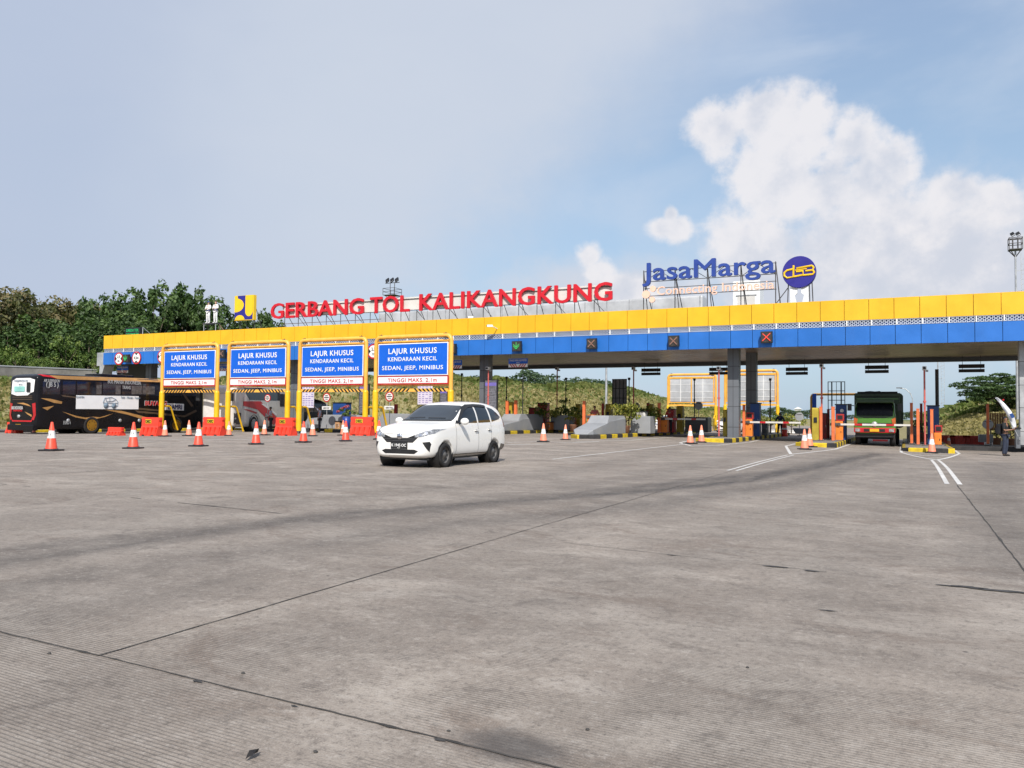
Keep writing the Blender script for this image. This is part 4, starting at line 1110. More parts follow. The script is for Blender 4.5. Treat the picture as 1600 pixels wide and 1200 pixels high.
def panel(px0, px1, y0, y1, Y, label, back=False, z0=None, sheet=True):
    a, b = wp(px0, y1, Y), wp(px1, y0, Y); w = b.x - a.x; x = (a.x + b.x) / 2; zb = base_z(Y, x) if z0 is None else z0
    zc = (a.z + wp((px0 + px1) / 2, y0, Y).z) / 2 - zb; h = wp((px0 + px1) / 2, y0, Y).z - wp((px0 + px1) / 2, y1, Y).z
    t = thing('information_panel', label, 'display board', (x, Y, zb), group='tall information panels')
    mb = MB()
    if back:
        if sheet: mb.box((0, .03, zc), (w - .06, .02, h - .06), mat('panel_sheet', (.20, .20, .21), .5, var=.2)); 
        for q in (-.5, -.17, .17, .5): mb.box((0, 0, zc + q * (h - .05)), (w, .05, .045), BLACK)
        for q in (-.5, -.27, 0, .27, .5): mb.box((q * (w - .05), -.01, zc), (.05 if abs(q) > .1 else .03, .06, h), BLACK)
    else:
        mb.box((0, 0, zc), (w, .14, h), BLACK, bevel=.02); mb.box((0, -.073, zc), (w - .12, .008, h - .12), DISPF); mb.box((0, -.08, zc + h * .36), (w - .14, .006, h * .10), PURP)
        for i in range(9): mb.box((0, -.08, zc + h * .22 - i * h * .075), (w - .3, .004, .025), mat('display_line', (.22, .22, .25), .5))
    mb.build('board', t)
    mb = MB()
    for s in (-1, 1): mb.box((s * w * .27, .08, (zc + h / 2) / 2), (.08, .06, zc + h / 2), STEEL)
    build_each(mb, 'leg', t)
def prof_wall(pts, Y, dep, label, name='crash_barrier', m=GREYW, z0=None, rib=None):
    """grey concrete wall from an outline in the picture standing on plane Y"""
    P = [wp(x, y, Y) for x, y in pts]; x0 = sum(p.x for p in P) / len(P); zb = base_z(Y, x0) if z0 is None else z0
    t = thing(name, label, 'concrete barrier', (x0, Y, zb), group='grey concrete barriers')
    q = [(p.x - x0, max(0.0, p.z - zb)) for p in P]
    mb = MB(); mb.prism(q, m, lambda u, v, w: Vector((u, w, v)), dep)
    o = mb.build('barrier_wall', t)
    bv = o.modifiers.new('b', 'BEVEL'); bv.width = .03; bv.segments = 2; bv.limit_method = 'ANGLE'
    return t
# wedges run along +Y: a ramp nose, then a tall block
def crash_wedge(x0, x1, y0, y1, y2, h, label):
    """y0 nose tip, y1 start of the tall part, y2 end"""
    xc = (x0 + x1) / 2; zb = base_z(y1, xc); t = thing('crash_wedge', label, 'concrete barrier', (xc, y0, zb), group='grey concrete barriers')
    w = (x1 - x0) / 2; L1, L2 = y1 - y0, y2 - y0
    mb = MB()
    S_ = [(0, w * .55, .06, .06), (.35, w * .9, .28, .28), (L1, w, .62, .62), (L1 + .55, w, h, .72), (L2, w, h, h * .86)]
    ring = lambda y, ww, ht, hs: [(-ww, y, 0), (ww, y, 0), (ww, y, hs * .98), (ww * .86, y, ht), (-ww * .86, y, ht), (-ww, y, hs * .98)]
    vs = []; 
    for s in S_: vs += ring(*s)
    n = 6; fs = [(i * n + j, i * n + (j + 1) % n, (i + 1) * n + (j + 1) % n, (i + 1) * n + j) for i in range(len(S_) - 1) for j in range(n)]
    fs += [tuple(range(n))[::-1], tuple(range((len(S_) - 1) * n, len(S_) * n))]
    mb.add(vs, fs, GREYW); o = mb.build('wedge_body', t)
    bv = o.modifiers.new('b', 'BEVEL'); bv.width = .03; bv.segments = 2; bv.limit_method = 'ANGLE'
    return t

# island right of the truck
Y6 = 48.0
o_post(1421.5, 1426, 630, 49.5, 'salmon orange post farthest back on the island right of the truck')
cab(1416, 1421.3, 666, 52, 'narrow white box at the left edge of the island right of the truck', m=OFFW)
cab(1422.5, 1437, 667, 51, 'dark grey low cabinet on the island right of the truck', m=GREYD)
o_post(1431, 1436.6, 639, 47.6, 'left orange post at the front of the island right of the truck')
o_post(1437.5, 1440.5, 631, 56, 'thin red post standing behind the left orange post right of the truck', m=RED2)
redpole(1444.5, 577, 47.2, 'thin red camera pole on the island right of the truck')
cab(1448.5, 1466.5, 635, 50, 'navy cabinet on the island right of the truck', emblem=False)
o_post(1452.6, 1458, 640, 47.4, 'right orange post at the front of the island right of the truck')
boom(1458.5, 1470, 676, 48.2, 'orange boom cabinet with tall dark red head at far right island')
dpole(1464, 577, 56, 'thick dark pole rising behind the navy cabinet right of the truck', r=.10, knob=False)
# island left of the truck
o_post(1280, 1285, 636, 47.3, 'salmon post touching the olive shield left of the truck')
olive(1269.5, 1279.8, 637, 47.6, 'olive yellow shield left of the green truck')
redpole(1283.8, 573, 47.9, 'thin red camera pole rising behind the olive shield left of the truck')
cab(1285.5, 1292, 647, 52, 'dark red cabinet between the posts left of the truck', m=RED2)
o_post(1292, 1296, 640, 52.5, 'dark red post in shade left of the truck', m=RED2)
o_post(1298.6, 1304.4, 636, 47.4, 'orange post directly left of the boom whose arm crosses the truck')
cab(1306, 1322.5, 633, 50, 'navy cabinet with white emblem beside the green truck', emblem=True)
boom(1305.2, 1317, 658, 48.2, 'orange boom cabinet with its arm lowered before the green truck', armto=1422, army=663)
panel(1293.5, 1320.5, 596, 640, 61, 'see through gridded panel seen from behind left of the truck', back=True, sheet=False)
# island with the columns
redpole(1123.3, 577, 46.3, 'thin pink camera pole left of the grey columns')
olive(1131, 1136.6, 640, 48.5, 'olive shield partly hidden by the front grey column')
o_post(1160.2, 1164.6, 633, 48.2, 'salmon post right of the front grey column')
boom(1165.2, 1176, 655, 48.6, 'orange boom cabinet right of the columns with its arm across the navy dressed man', armto=1252, army=659.5)
cab(1173.5, 1188, 631, 51, 'bright navy cabinet right of the grey columns')
cab(1191, 1200, 660, 54, 'dark low cabinet behind the navy one right of the columns', m=GREYD)
# island with the long wedge
crash_wedge(-16.1, -14.85, 40.7, 43.1, 46.4, 1.04, 'long grey wedge barrier on the yellow nosed island')
prof_wall([(985, 650), (1016, 650.5), (1016, 690), (985, 690)], 48.0, 1.1, 'grey concrete block behind the long wedge barrier')
o_post(910.7, 915.2, 627, 47.8, 'orange post behind the ramp of the long wedge barrier')
boom(919.8, 930.5, 648, 48.2, 'orange boom cabinet beside the attendant in the booth lane', armto=944, army=651, head=False)
o_post(940.2, 944, 631, 53, 'red post right of the seated attendant', m=RED2)
olive(948, 956, 631, 54, 'olive shield left of the black gridded panel')
panel(956.5, 979.5, 592, 637, 55, 'black gridded panel seen from behind above the wedge barrier', back=True)
dpole(983, 592, 55, 'slim dark pole right of the black gridded panel')
redpole(990, 577, 53, 'salmon camera pole in front of the hillside right of the black panel')
cab(997, 1010, 644, 48.55, 'small white box lying on the grey concrete block', m=OFFW, z0=wp(1000, 650.3, 48.55).z)
o_post(1010.5, 1015, 630, 58, 'red post behind the shrubs right of the concrete block', m=RED2)
olive(1015.5, 1021.5, 631, 57, 'olive shield right of the shrubs behind the concrete block')
o_post(1027.6, 1032.6, 630, 50.5, 'orange post right of the concrete block')
boom(1034, 1044, 652, 51.2, 'orange boom cabinet with its arm in front of the dark block', armto=1104, army=654.5, head=False)
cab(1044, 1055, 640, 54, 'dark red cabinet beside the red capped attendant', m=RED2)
olive(1058.5, 1068, 634, 55.6, 'olive shield below the yellow rear portal')
prof_wall([(1070, 651), (1106, 652), (1106, 690), (1070, 690)], 57, 1.2, 'dark shaded concrete block below the yellow rear portal', m=GREYD)  # darker grey than the other barriers: canopy shade is put into its colour
dpole(1085, 593, 60, 'slim dark pole crossing the yellow rear portal')
dpole(1203.5, 593, 60, 'slim dark pole right of the grey columns')
# island behind the white car
crash_wedge(-23.6, -22.2, 43.8, 47.2, 51.2, 1.06, 'grey wedge barrier right behind the white car')
prof_wall([(860, 648), (889, 648.5), (889, 690), (860, 690)], 52, 1.1, 'grey concrete block right of the first faded cone')
o_post(790.8, 795.2, 627, 47.8, 'left orange post of the pair behind the white car tail')
olive(796, 803, 628, 48.3, 'olive shield between two orange posts behind the white car tail')
o_post(804, 808.6, 626, 47.8, 'right orange post of the pair behind the white car tail')
redpole(870.5, 577, 56, 'salmon camera pole between the two concrete blocks')
dpole(884.3, 592, 57, 'slim dark pole right of the salmon pole before the hillside')
dpole(817, 585, 57, 'slim grey pole before the hillside above the wedge barrier', knob=False, m=GALV)
dpole(791.5, 590, 57, 'slim dark pole above the pair of orange posts')
dpole(721.5, 585, 57, 'slim dark pole right of the nearest portal sign')
cab(829, 841, 638, 58, 'dark red cabinet above the wedge barrier', m=RED2)
cab(842.5, 857, 630.5, 60, 'brown red raised box behind the yellow leaved shrub', m=RED2)
o_post(897.2, 900.6, 650, 56, 'short orange post behind the second faded cone')
olive(901.5, 908.5, 631, 56.5, 'olive shield behind the ramp of the long wedge barrier')
cab(856.5, 863, 660, 51.5, 'small orange box on a white bucket between the blocks', m=ORNG2)
panel(757, 778, 593, 646, 46.2, 'tall grey display panel with purple bar on the dark column')
redpole(763, 577, 46.1, 'thin red camera pole on the dark column above the display panel')
# lanes on the left
panel(561, 577.5, 600, 648, 46, 'tall grey display panel left of the nearest portal post')
panel(687, 700.5, 606, 650, 47, 'dark narrow panel below the nearest portal sign')
NOTE = mat('notice_sheet', (.62, .58, .68), .6, var=.05)
NLINE = mat('notice_print', (.20, .15, .42), .6)
def notice(px0, px1, y0, y1, Y, label):
    a, b = wp(px0, y1, Y), wp(px1, y0, Y); w = b.x - a.x; zb = base_z(Y, a.x) - .2; h = b.z - a.z
    t = thing('notice_board', label, 'notice board', ((a.x + b.x) / 2, Y, zb))
    zc = (a.z + b.z) / 2 - zb
    mb = MB(); mb.box((0, 0, zc), (w, .03, h), NOTE, bevel=.005)
    for i in range(9):
        z = zc + h * (.42 - i * .10)
        for j in range(4):
            if rnd.random() < .85: mb.box((-w * .36 + j * w * .24, -.017, z), (w * rnd.uniform(.12, .2), .004, h * .035), NLINE)
    mb.build('sheet', t)
    mb = MB(); mb.cyl((0, .04, 0), (0, .04, zc + h * .4), .03, GALV, 8); mb.cyl((0, .04, 0), (0, .04, .04), .2, STEEL, 12); mb.build('stand', t)
notice(472, 491, 603, 637, 43, 'white printed notice sheet left of the raised arm worker')
notice(652.5, 676, 602, 632, 42, 'white printed notice sheet above the white car roof')
def stopdisc(px, py, r, Y, label, plate=None, back=False, grp='round lane closed signs'):
    c = wp(px, py, Y); zb = base_z(Y, c.x) - .2; z = c.z - zb; rr = r / 1280 * (MW[:, 2] @ np.array([c.x, c.y, c.z - EYE]))
    t = thing('round_sign', label, 'road sign', (c.x, Y, zb), group=grp)
    s = 1 if back else -1
    mb = MB(); mb.cyl((0, .02, z), (0, 0, z), rr, GALV if back else REDP, 28)
    if not back:
        mb.cyl((0, 0, z), (0, -.008, z), rr * .76, WHITE, 28); mb.box((0, -.012, z), (rr * 1.25, .008, rr * .2), BLACK)
        put_text(mb, 'GARDU', rr * .24, BLACK, (0, -.008, z + rr * .28), XR, ZU, width=rr * .8); put_text(mb, 'TUTUP', rr * .24, BLACK, (0, -.008, z - rr * .52), XR, ZU, width=rr * .7)
    else:
        mb.box((0, -.01, z + rr * .55), (rr * 1.2, .02, .04), STEEL)
    mb.build('disc', t)
    mb = MB(); mb.cyl((0, .05, 0), (0, .05, z + rr * .6), .025, GALV, 8); mb.cyl((0, .05, 0), (0, .05, .05), .18, STEEL, 12); mb.build('stand', t)
    if plate:
        pz = wp(px, plate, Y).z - zb
        mb = MB(); mb.box((0, -.0, pz), (.70, .02, .22), WHITE, bevel=.004); put_text(mb, 'GARDU TUTUP', .09, BLACK, (0, -.011, pz - .045), XR, ZU, width=.5); mb.build('plate', t)
stopdisc(418, 622, 6.0, 42, 'red ringed round sign above the worker holding papers')
stopdisc(510.3, 621, 7.2, 43, 'red ringed round sign with white plate beside the blue cabinet', plate=637.5)
stopdisc(608.5, 619.5, 7.8, 42, 'red ringed round sign below the nearest portal sign', plate=637)
stopdisc(1091.5, 634, 6.5, 60, 'grey back of a round sign left of the columns', back=True, grp='round sign backs')
stopdisc(1249, 651, 6.4, 66, 'pale back of a round sign above the grey block left of the truck', back=True, grp='round sign backs')
stopdisc(995, 633.5, 4.5, 62, 'small grey round sign back behind the shrubs', back=True, grp='round sign backs')
prof_wall([(505, 648), (545, 648), (545, 690), (500, 690)], 44.5, 1.2, 'grey concrete block right of the raised arm worker')
prof_wall([(480, 654), (500, 652), (500, 690), (470, 690)], 45.5, 1.2, 'grey concrete block left of the raised arm worker')
prof_wall([(556, 649), (578, 649), (578, 690), (553, 690)], 45.2, 1.0, 'pale concrete block behind the rightmost orange barrier')
prof_wall([(598, 646), (640, 646.5), (640, 690), (580, 690)], 44, 1.2, 'grey concrete block below the round sign at the white car')
prof_wall([(372, 664), (395, 660), (470, 663), (470, 690), (366, 690)], 46, .8, 'low grey concrete wall before the red and white coach')
cab(525, 545.5, 630, 46.5, 'blue cabinet behind the flower pot')
cab(529, 536, 659, 44.2, 'small tan box below the blue cabinet', m=mat('tan_box', (.50, .28, .14), .6))
o_post(617, 621.5, 632, 50, 'orange red post below the nearest portal sign', m=RED2)
prof_wall([(1238, 669), (1264, 669.5), (1262, 690), (1243, 690)], 64, 1.0, 'grey concrete block behind the two cones left of the truck')
prof_wall([(1530, 679), (1552, 679), (1552, 705), (1530, 705)], 58, .8, 'grey concrete block below the pale round sign at far right')
stopdisc(1543.5, 663, 7.6, 57.6, 'white round sign behind the orange post at far right', back=True, grp='round sign backs')
o_post(1540.6, 1544.6, 632, 53.5, 'tall orange post left of the man with the flag')
TIMB = mat('brown_timber', (.30, .15, .07), .7, var=.3, scale=3)
def screen():
    a, b = wp(1546, 676, 60), wp(1572, 645.5, 60); t = thing('timber_screen', 'brown plank screen behind the man with the flag', 'screen', ((a.x + b.x) / 2, 60, -.3)); w = b.x - a.x; n = 7
    for i in range(n):
        mb = MB(); mb.box((-w / 2 + (i + .5) * w / n, 0, (1.0 + b.z + .3) / 2 - .0), (w / n - .02, .04, b.z + .3 - 1.0), TIMB, bevel=.005); mb.build('plank', t)
    mb = MB()
    for s in (-1, 1): mb.box((s * w * .42, .06, (b.z + .3) / 2), (.08, .08, b.z + .3), STEEL)
    build_each(mb, 'post', t)
screen()
def wallthing(px0, px1, y0, Y, label, m, name='low_wall'):
    a, b = wp(px0, 600, Y), wp(px1, 600, Y); z = wp((px0 + px1) / 2, y0, Y).z
    t = thing(name, label, 'wall', ((a.x + b.x) / 2, Y, -.3)); w = b.x - a.x; mb = MB(); mb.box((0, 0, (z + .3) / 2), (w, .2, z + .3), m, bevel=.02); mb.build('wall_face', t)
    mb = MB(); mb.box((0, 0, z + .33), (w + .06, .28, .06), m, bevel=.01); mb.build('coping', t)
wallthing(1553, 1586, 690, 62, 'low white wall behind the man with the flag', WHITE)
wallthing(1205, 1242, 673, 76, 'low white wall behind the navy dressed man', WHITE)
cab(1585, 1592, 670, 46.6, 'dark box at the foot of the pale column at the right edge', m=GREYD)
# kerb along the right edge of the lane
def right_kerb():
    t = thing('edge_kerb', 'dark kerb running behind the man with the flag', 'kerb', (8, 47.6, -.3)); mb = MB(); mb.box((0, 0, .13), (12.5, .3, .26), KBLK, bevel=.03); mb.build('kerb_stone', t)
    mb = MB(); mb.box((0, .3, .10), (12.5, .3, .2), ISLT); mb.build('gutter', t)
right_kerb()
# pale yellow goal portal behind the truck with a narrow blue sign
def goal():
    Y = 64; a, b = wp(1268, 690, Y), wp(1400, 616, Y); z0 = -.25; H = b.z - z0; w = b.x - a.x
    t = thing('goal_portal', 'pale yellow pipe portal behind the green truck with narrow blue sign', 'portal', (a.x, Y, z0))
    mb = MB(); mb.tube([(0, 0, 0), (0, 0, H - .2), (.06, 0, H - .06), (.2, 0, H), (w - .2, 0, H), (w, 0, H - .2), (w, 0, 0)], .09, PIPE, 10); mb.build('pipe', t)
    mb = MB(); zc = wp(1271, 631, Y).z - z0; mb.box((.22, -.12, zc), (.28, .04, 1.5), SIGNB, bevel=.01); mb.build('sign_board', t)
    mb = MB(); mb.box((-.0, -.14, 1.35 + .3), (.25, .2, .2), PIPE, bevel=.02); mb.build('clamp', t)
goal()
# debris on the concrete in front of the camera
def debris():
    LEAFD = mat('dead_leaf', (.012, .010, .010), .8)
    p = gp(383, 1191)
    mb = MB(); mb.add([(0, 0, .008), (.012, .020, .018), (.004, .045, .012), (-.010, .026, .022), (.016, .034, .03), (-.004, .060, .016)], [(0, 1, 3), (1, 2, 3), (1, 4, 2), (3, 2, 5)], LEAFD)
    o = mb.build('dead_leaf', fix=False, loc=p); o.scale = (1.25, 1.25, 1.25); tag(o, 'curled black leaf lying on the concrete at the bottom of the photo', 'leaf')
    lab = ['dark pebble right of the black leaf', 'dark pebble near the oil stain', 'pebble between the joint and the middle of the plaza', 'pebble on the left slab', 'small pebble at right in the middle distance', 'thin dark scrap on the concrete at centre right']
    for i, (px, py, s) in enumerate([(493, 1176, .007), (701, 1143, .006), (380, 1053, .008), (77, 1022, .008), (1168, 1044, .007), (918, 1141, .007)]):
        bm = bmesh.new(); bmesh.ops.create_icosphere(bm, subdivisions=2, radius=s)
        for v in bm.verts: v.co *= 1 + .25 * sin(v.co.x * 900 + i) * cos(v.co.y * 700)
        me = bpy.data.meshes.new('pebble'); bm.to_mesh(me); bm.free(); me.materials.append(TAR); q = gp(px, py); q.z += s * .5
        o = bpy.data.objects.new('pebble', me); COL.objects.link(o); o.location = q; o.scale = (1.3, 1, .7); tag(o, lab[i], 'stone')
debris()

# ================================================================== VEHICLES
def bvh_of(o):
    me = o.data
    return BVHTree.FromPolygons([v.co.copy() for v in me.vertices], [tuple(p.vertices) for p in me.polygons])
def apply_mods(o):
    dg = bpy.context.evaluated_depsgraph_get(); me = bpy.data.meshes.new_from_object(o.evaluated_get(dg)); old = o.data
    me.name = o.name; o.modifiers.clear(); o.data = me; bpy.data.meshes.remove(old)
def patch(bvh, poly, axis, m, name, parent, off=.006, thick=.0, step=.07, smooth=True, reach=4.0):
    """lay a flat outline onto a body: axis '+y','-y' side view (x,z); '+x','-x' front or rear view (y,z); '+z' top view (x,y)"""
    pts = []
    n = len(poly)
    for i in range(n):
        a, b = Vector(poly[i]), Vector(poly[(i + 1) % n]); k = max(1, int((b - a).length / step))
        pts += [a.lerp(b, j / k) for j in range(k)]
    bm = bmesh.new(); vs = [bm.verts.new((p.x, p.y, 0)) for p in pts]; bm.faces.new(vs)
    bmesh.ops.triangulate(bm, faces=list(bm.faces))
    for _ in range(3):
        es = [e for e in bm.edges if e.calc_length() > step * 1.3]
        if not es: break
        bmesh.ops.subdivide_edges(bm, edges=es, cuts=1); bmesh.ops.triangulate(bm, faces=list(bm.faces))
    sg = 1 if axis[0] == '+' else -1; d = {'x': Vector((1, 0, 0)), 'y': Vector((0, 1, 0)), 'z': Vector((0, 0, 1))}[axis[1]] * sg
    for v in bm.verts:
        u, w = v.co.x, v.co.y
        o = {'x': Vector((0, u, w)), 'y': Vector((u, 0, w)), 'z': Vector((u, w, 0))}[axis[1]] + d * reach
        h, nn, _, _ = bvh.ray_cast(o, -d)
        if h is None:
            h, nn, _, _ = bvh.find_nearest(o - d * (reach * .75))
        if nn.dot(d) < 0: nn = -nn
        v.co = h + (nn * .8 + d * .2).normalized() * off
    me = bpy.data.meshes.new(name); bm.to_mesh(me); bm.free(); me.materials.append(m)
    for p in me.polygons: p.use_smooth = smooth
    o = bpy.data.objects.new(name, me); COL.objects.link(o); o.parent = parent
    return o
def multi_patch(bvh, polys, axis, m, name, parent, **k):
    obs = [patch(bvh, p, axis, m, name, parent, **k) for p in polys]
    a = obs[0]; bm = bmesh.new()
    for o in obs: bm.from_mesh(o.data)
    bm.to_mesh(a.data); bm.free()
    for p in a.data.polygons: p.use_smooth = True
    for o in obs[1:]: bpy.data.objects.remove(o)
    return a
def cut_cyl(o, cuts):
    """round wheel arches: cuts = (x, z, r, y0, y1)"""
    for x, z, r, y0, y1 in cuts:
        c = MB().cyl((x, y0, z), (x, y1, z), r, BLACK, 32).build('cutter')
        bm = bmesh.new(); bm.from_mesh(c.data); bmesh.ops.remove_doubles(bm, verts=bm.verts, dist=1e-5); bmesh.ops.recalc_face_normals(bm, faces=bm.faces); bm.to_mesh(c.data); bm.free()
        md = o.modifiers.new('c', 'BOOLEAN'); md.operation = 'DIFFERENCE'; md.object = c; md.solver = 'EXACT'
        apply_mods(o); bpy.data.objects.remove(c)
def wheel(parent, x, y, r, w, side, rimm, flat=False, name='wheel'):
    """side=+1: outer face toward +y"""
    mb = MB(); rr = r * .66
    prof = [(rr, -w / 2), (r * .93, -w / 2), (r, -w * .36), (r, w * .36), (r * .93, w / 2), (rr, w / 2), (rr * .98, w * .36)]
    mb.lathe([(p, q * side) for p, q in prof], RUBBER, 28, axis='Y', c=(0, 0, 0)); mb.lathe([(rr * .99, -w * .4 * side), (0, -w * .4 * side)], BLACK, 20, axis='Y')
    t = mb.build(name, parent, loc=(x, y, r))
    mb = MB(); o = w * .36 * side; s = side
    mb.lathe([(rr, o + .05 * s), (rr * .9, o + .06 * s), (rr * .7, o + .05 * s), (rr * .45, o + .07 * s), (0, o + .075 * s)] if flat else [(rr, o), (rr * .92, o - .01 * s), (rr * .86, o - .045 * s), (rr * .62, o - .03 * s), (rr * .40, o - .015 * s), (rr * .30, o + .01 * s), (0, o + .012 * s)], rimm, 24, axis='Y')
    for i in range(8):
        a = 2 * pi * i / 8; e = o + .062 * s if flat else o - .02 * s; mb.cyl((cos(a) * rr * .74, e, sin(a) * rr * .74), (cos(a) * rr * .74, e - .013 * s, sin(a) * rr * .74), rr * .085, BLACK, 8)
    mb.build('rim', t)
    return t

# ---- the white car
CARW = mat('car_white', (.80, .785, .75), .28, var=.015, scale=1.0, dirt=.07, dirtcol=(.45, .40, .33), coat=.6)
TRIM = mat('car_black_trim', (.016, .016, .017), .5, var=.2)
SHUT = mat('car_shut_line', (.05, .05, .05), .7)
TAILR = mat('tail_red', (.16, .012, .012), .2, coat=.5)
STEELW = mat('steel_wheel', (.11, .105, .10), .5, metal=.3, var=.25, scale=8)
DIRTY = mat('sill_dirt', (.21, .18, .15), .8, var=.25, scale=8)
def loft(stations, m, name, parent, sub=2, crease=None):
    vs, fs = [], []; n = None
    for x, half in stations:
        ring = [(x, y, z) for y, z in half] + [(x, -y, z) for y, z in half[::-1] if y > 1e-6]
        n = len(ring); vs += ring
    K = len(stations)
    fs = [(i * n + j, i * n + (j + 1) % n, (i + 1) * n + (j + 1) % n, (i + 1) * n + j) for i in range(K - 1) for j in range(n)]
    h = (n + 2) // 2
    def cap(o, flip):
        out = []
        # pair the two sides into quads
        k = len(stations[0][1])
        L = list(range(k)); Rr = [0] + [n - i for i in range(1, k - 1)] + [k - 1]
        for i in range(k - 1):
            q = [L[i], L[i + 1], Rr[i + 1], Rr[i]]; q2 = []
            for a in q:
                if a not in q2: q2.append(a)
            if len(q2) >= 3: out.append(tuple(o + a for a in (q2 if flip else q2[::-1])))
        return out
    fs += cap(0, False) + cap((K - 1) * n, True)
    mb = MB(); mb.add(vs, fs, m, True); o = mb.build(name, parent)
    md = o.modifiers.new('s', 'SUBSURF'); md.levels = sub; md.render_levels = sub
    apply_mods(o)
    for p in o.data.polygons: p.use_smooth = True
    return o
def car_half(w, zb, zbelt, w6, z6, w7, z7, zt):
    return [(0, zb), (w * .78, zb), (w * .965, zb + .07), (w * 1.0, .50), (w * .995, .72), (w * .965, zbelt), (w6, z6), (w7, z7), (w7 * .62, zt - .012), (0, zt)]
def make_car(label):
    t = thing('parked_car', label, 'car')
    st = [(2.03, [(0, .30), (.40, .30), (.50, .33), (.56, .45), (.57, .58), (.55, .68), (.50, .73), (.42, .765), (.24, .785), (0, .79)]),
          (1.97, [(0, .24), (.52, .24), (.64, .28), (.70, .45), (.705, .62), (.68, .76), (.62, .81), (.52, .84), (.3, .86), (0, .865)]),
          (1.82, car_half(.785, .21, .86, .72, .90, .58, .925, .945)),
          (1.58, car_half(.822, .21, .93, .74, .965, .58, .985, 1.0)),
          (1.20, car_half(.835, .21, .98, .75, 1.02, .58, 1.04, 1.055)),
          (.92, car_half(.838, .21, 1.0, .755, 1.055, .60, 1.085, 1.10)),
          (.62, car_half(.838, .20, 1.01, .745, 1.13, .625, 1.25, 1.275)),
          (.22, car_half(.838, .20, 1.02, .72, 1.30, .595, 1.475, 1.505)),
          (-.12, car_half(.838, .20, 1.025, .715, 1.34, .59, 1.545, 1.58)),
          (-.70, car_half(.838, .20, 1.03, .715, 1.35, .595, 1.565, 1.605)),
          (-1.30, car_half(.838, .21, 1.035, .71, 1.34, .585, 1.55, 1.595)),
          (-1.72, car_half(.825, .24, 1.04, .685, 1.30, .56, 1.49, 1.54)),
          (-1.93, car_half(.80, .28, 1.03, .66, 1.25, .55, 1.43, 1.49)),
          (-2.03, [(0, .33), (.52, .33), (.66, .37), (.73, .55), (.74, .75), (.72, .97), (.61, 1.18), (.51, 1.33), (.3, 1.37), (0, 1.38)])]
    body = loft(st, CARW, 'body', t)
    cut_cyl(body, [(1.30, .29, .345, .52, 1.2), (1.30, .29, .345, -1.2, -.52), (-1.225, .29, .345, .52, 1.2), (-1.225, .29, .345, -1.2, -.52)])
    for p in body.data.polygons: p.use_smooth = True
    b = bvh_of(body)
    mb = MB()
    for x in (1.30, -1.225):
        for s in (-1, 1): mb.lathe([(.348, s * .815), (.348, s * .5), (0, s * .5)], TRIM, 28, axis='Y', c=(x, 0, .29))
    mb.box((0, 0, .24), (3.6, 1.3, .12), TRIM); mb.build('underbody', t)
    for s, a in ((1, '+y'), (-1, '-y')):
        patch(b, [(.70, 1.045), (.17, 1.425), (-.02, 1.475), (-.30, 1.49), (-.30, 1.05)], a, GLASS, 'side_window', t, off=.005)
        patch(b, [(-.375, 1.05), (-.375, 1.492), (-.80, 1.485), (-1.00, 1.465), (-1.04, 1.065)], a, GLASS, 'side_window', t, off=.005)
        patch(b, [(-1.125, 1.075), (-1.09, 1.455), (-1.38, 1.415), (-1.60, 1.30), (-1.74, 1.20), (-1.60, 1.14)], a, GLASS, 'side_window', t, off=.005)
        patch(b, [(.72, 1.06), (.19, 1.44), (-.02, 1.495), (-.40, 1.515), (-.80, 1.51), (-1.00, 1.49), (-1.0, 1.44), (-.80, 1.45), (-.35, 1.455), (-.05, 1.43), (.22, 1.345), (.56, 1.10)], a, TRIM, 'rain_visor', t, off=.022)
        patch(b, [(.80, 1.035), (.70, 1.115), (.56, 1.035)], a, TRIM, 'mirror_base', t, off=.012)
        sl = .010
        multi_patch(b, [[(.80, .30), (.80 + sl, .30), (.80 + sl, 1.03), (.80, 1.03)], [(-.335, .30), (-.335 + sl, .30), (-.335 + sl, 1.05), (-.335, 1.05)],
                        [(-1.06, .68), (-1.06 + sl, .68), (-1.06 + sl, 1.06), (-1.06, 1.06)], [(-.86, .30), (-1.06, .66), (-1.05, .68), (-.845, .30)],
                        [(.82, .30), (.82, .285), (-.86, .285), (-.86, .30)]], a, SHUT, 'door_seam', t, off=.003)
        multi_patch(b, [[(.93, .295), (.93, .215), (-.86, .215), (-.86, .295)]], a, DIRTY, 'sill', t, off=.006)
        multi_patch(b, [[(-1.545, .30), (-1.60, .50), (-1.95, .46), (-1.97, .30)]], a, DIRTY, 'rear_corner_trim', t, off=.004)
        for hx, hz in ((-.20, .86), (-.93, .88)):
            h, n_, _, _ = b.ray_cast(Vector((hx, s * 3, hz)), Vector((0, -s, 0)))
            mb = MB(); mb.box((hx, h.y + s * .025, hz), (.17, .035, .035), CARW, bevel=.012); mb.box((hx, h.y + s * .004, hz - .005), (.12, .008, .06), SHUT); mb.build('door_handle', t)
        # mirror
        bm = bmesh.new(); bmesh.ops.create_uvsphere(bm, u_segments=18, v_segments=12, radius=1)
        for v in bm.verts: v.co = Vector((v.co.x * .075 * (1 if v.co.x > 0 else .55), v.co.y * .115, v.co.z * .085))
        me = bpy.data.meshes.new('mirror'); bm.to_mesh(me); bm.free(); me.materials.append(CARW)
        for p in me.polygons: p.use_smooth = True
        o = bpy.data.objects.new('mirror', me); COL.objects.link(o); o.parent = t; o.location = (.62, s * .945, 1.085)
        MB().cyl((.64, s * .80, 1.04), (.62, s * .90, 1.06), .03, TRIM, 8).build('mirror_arm', t)
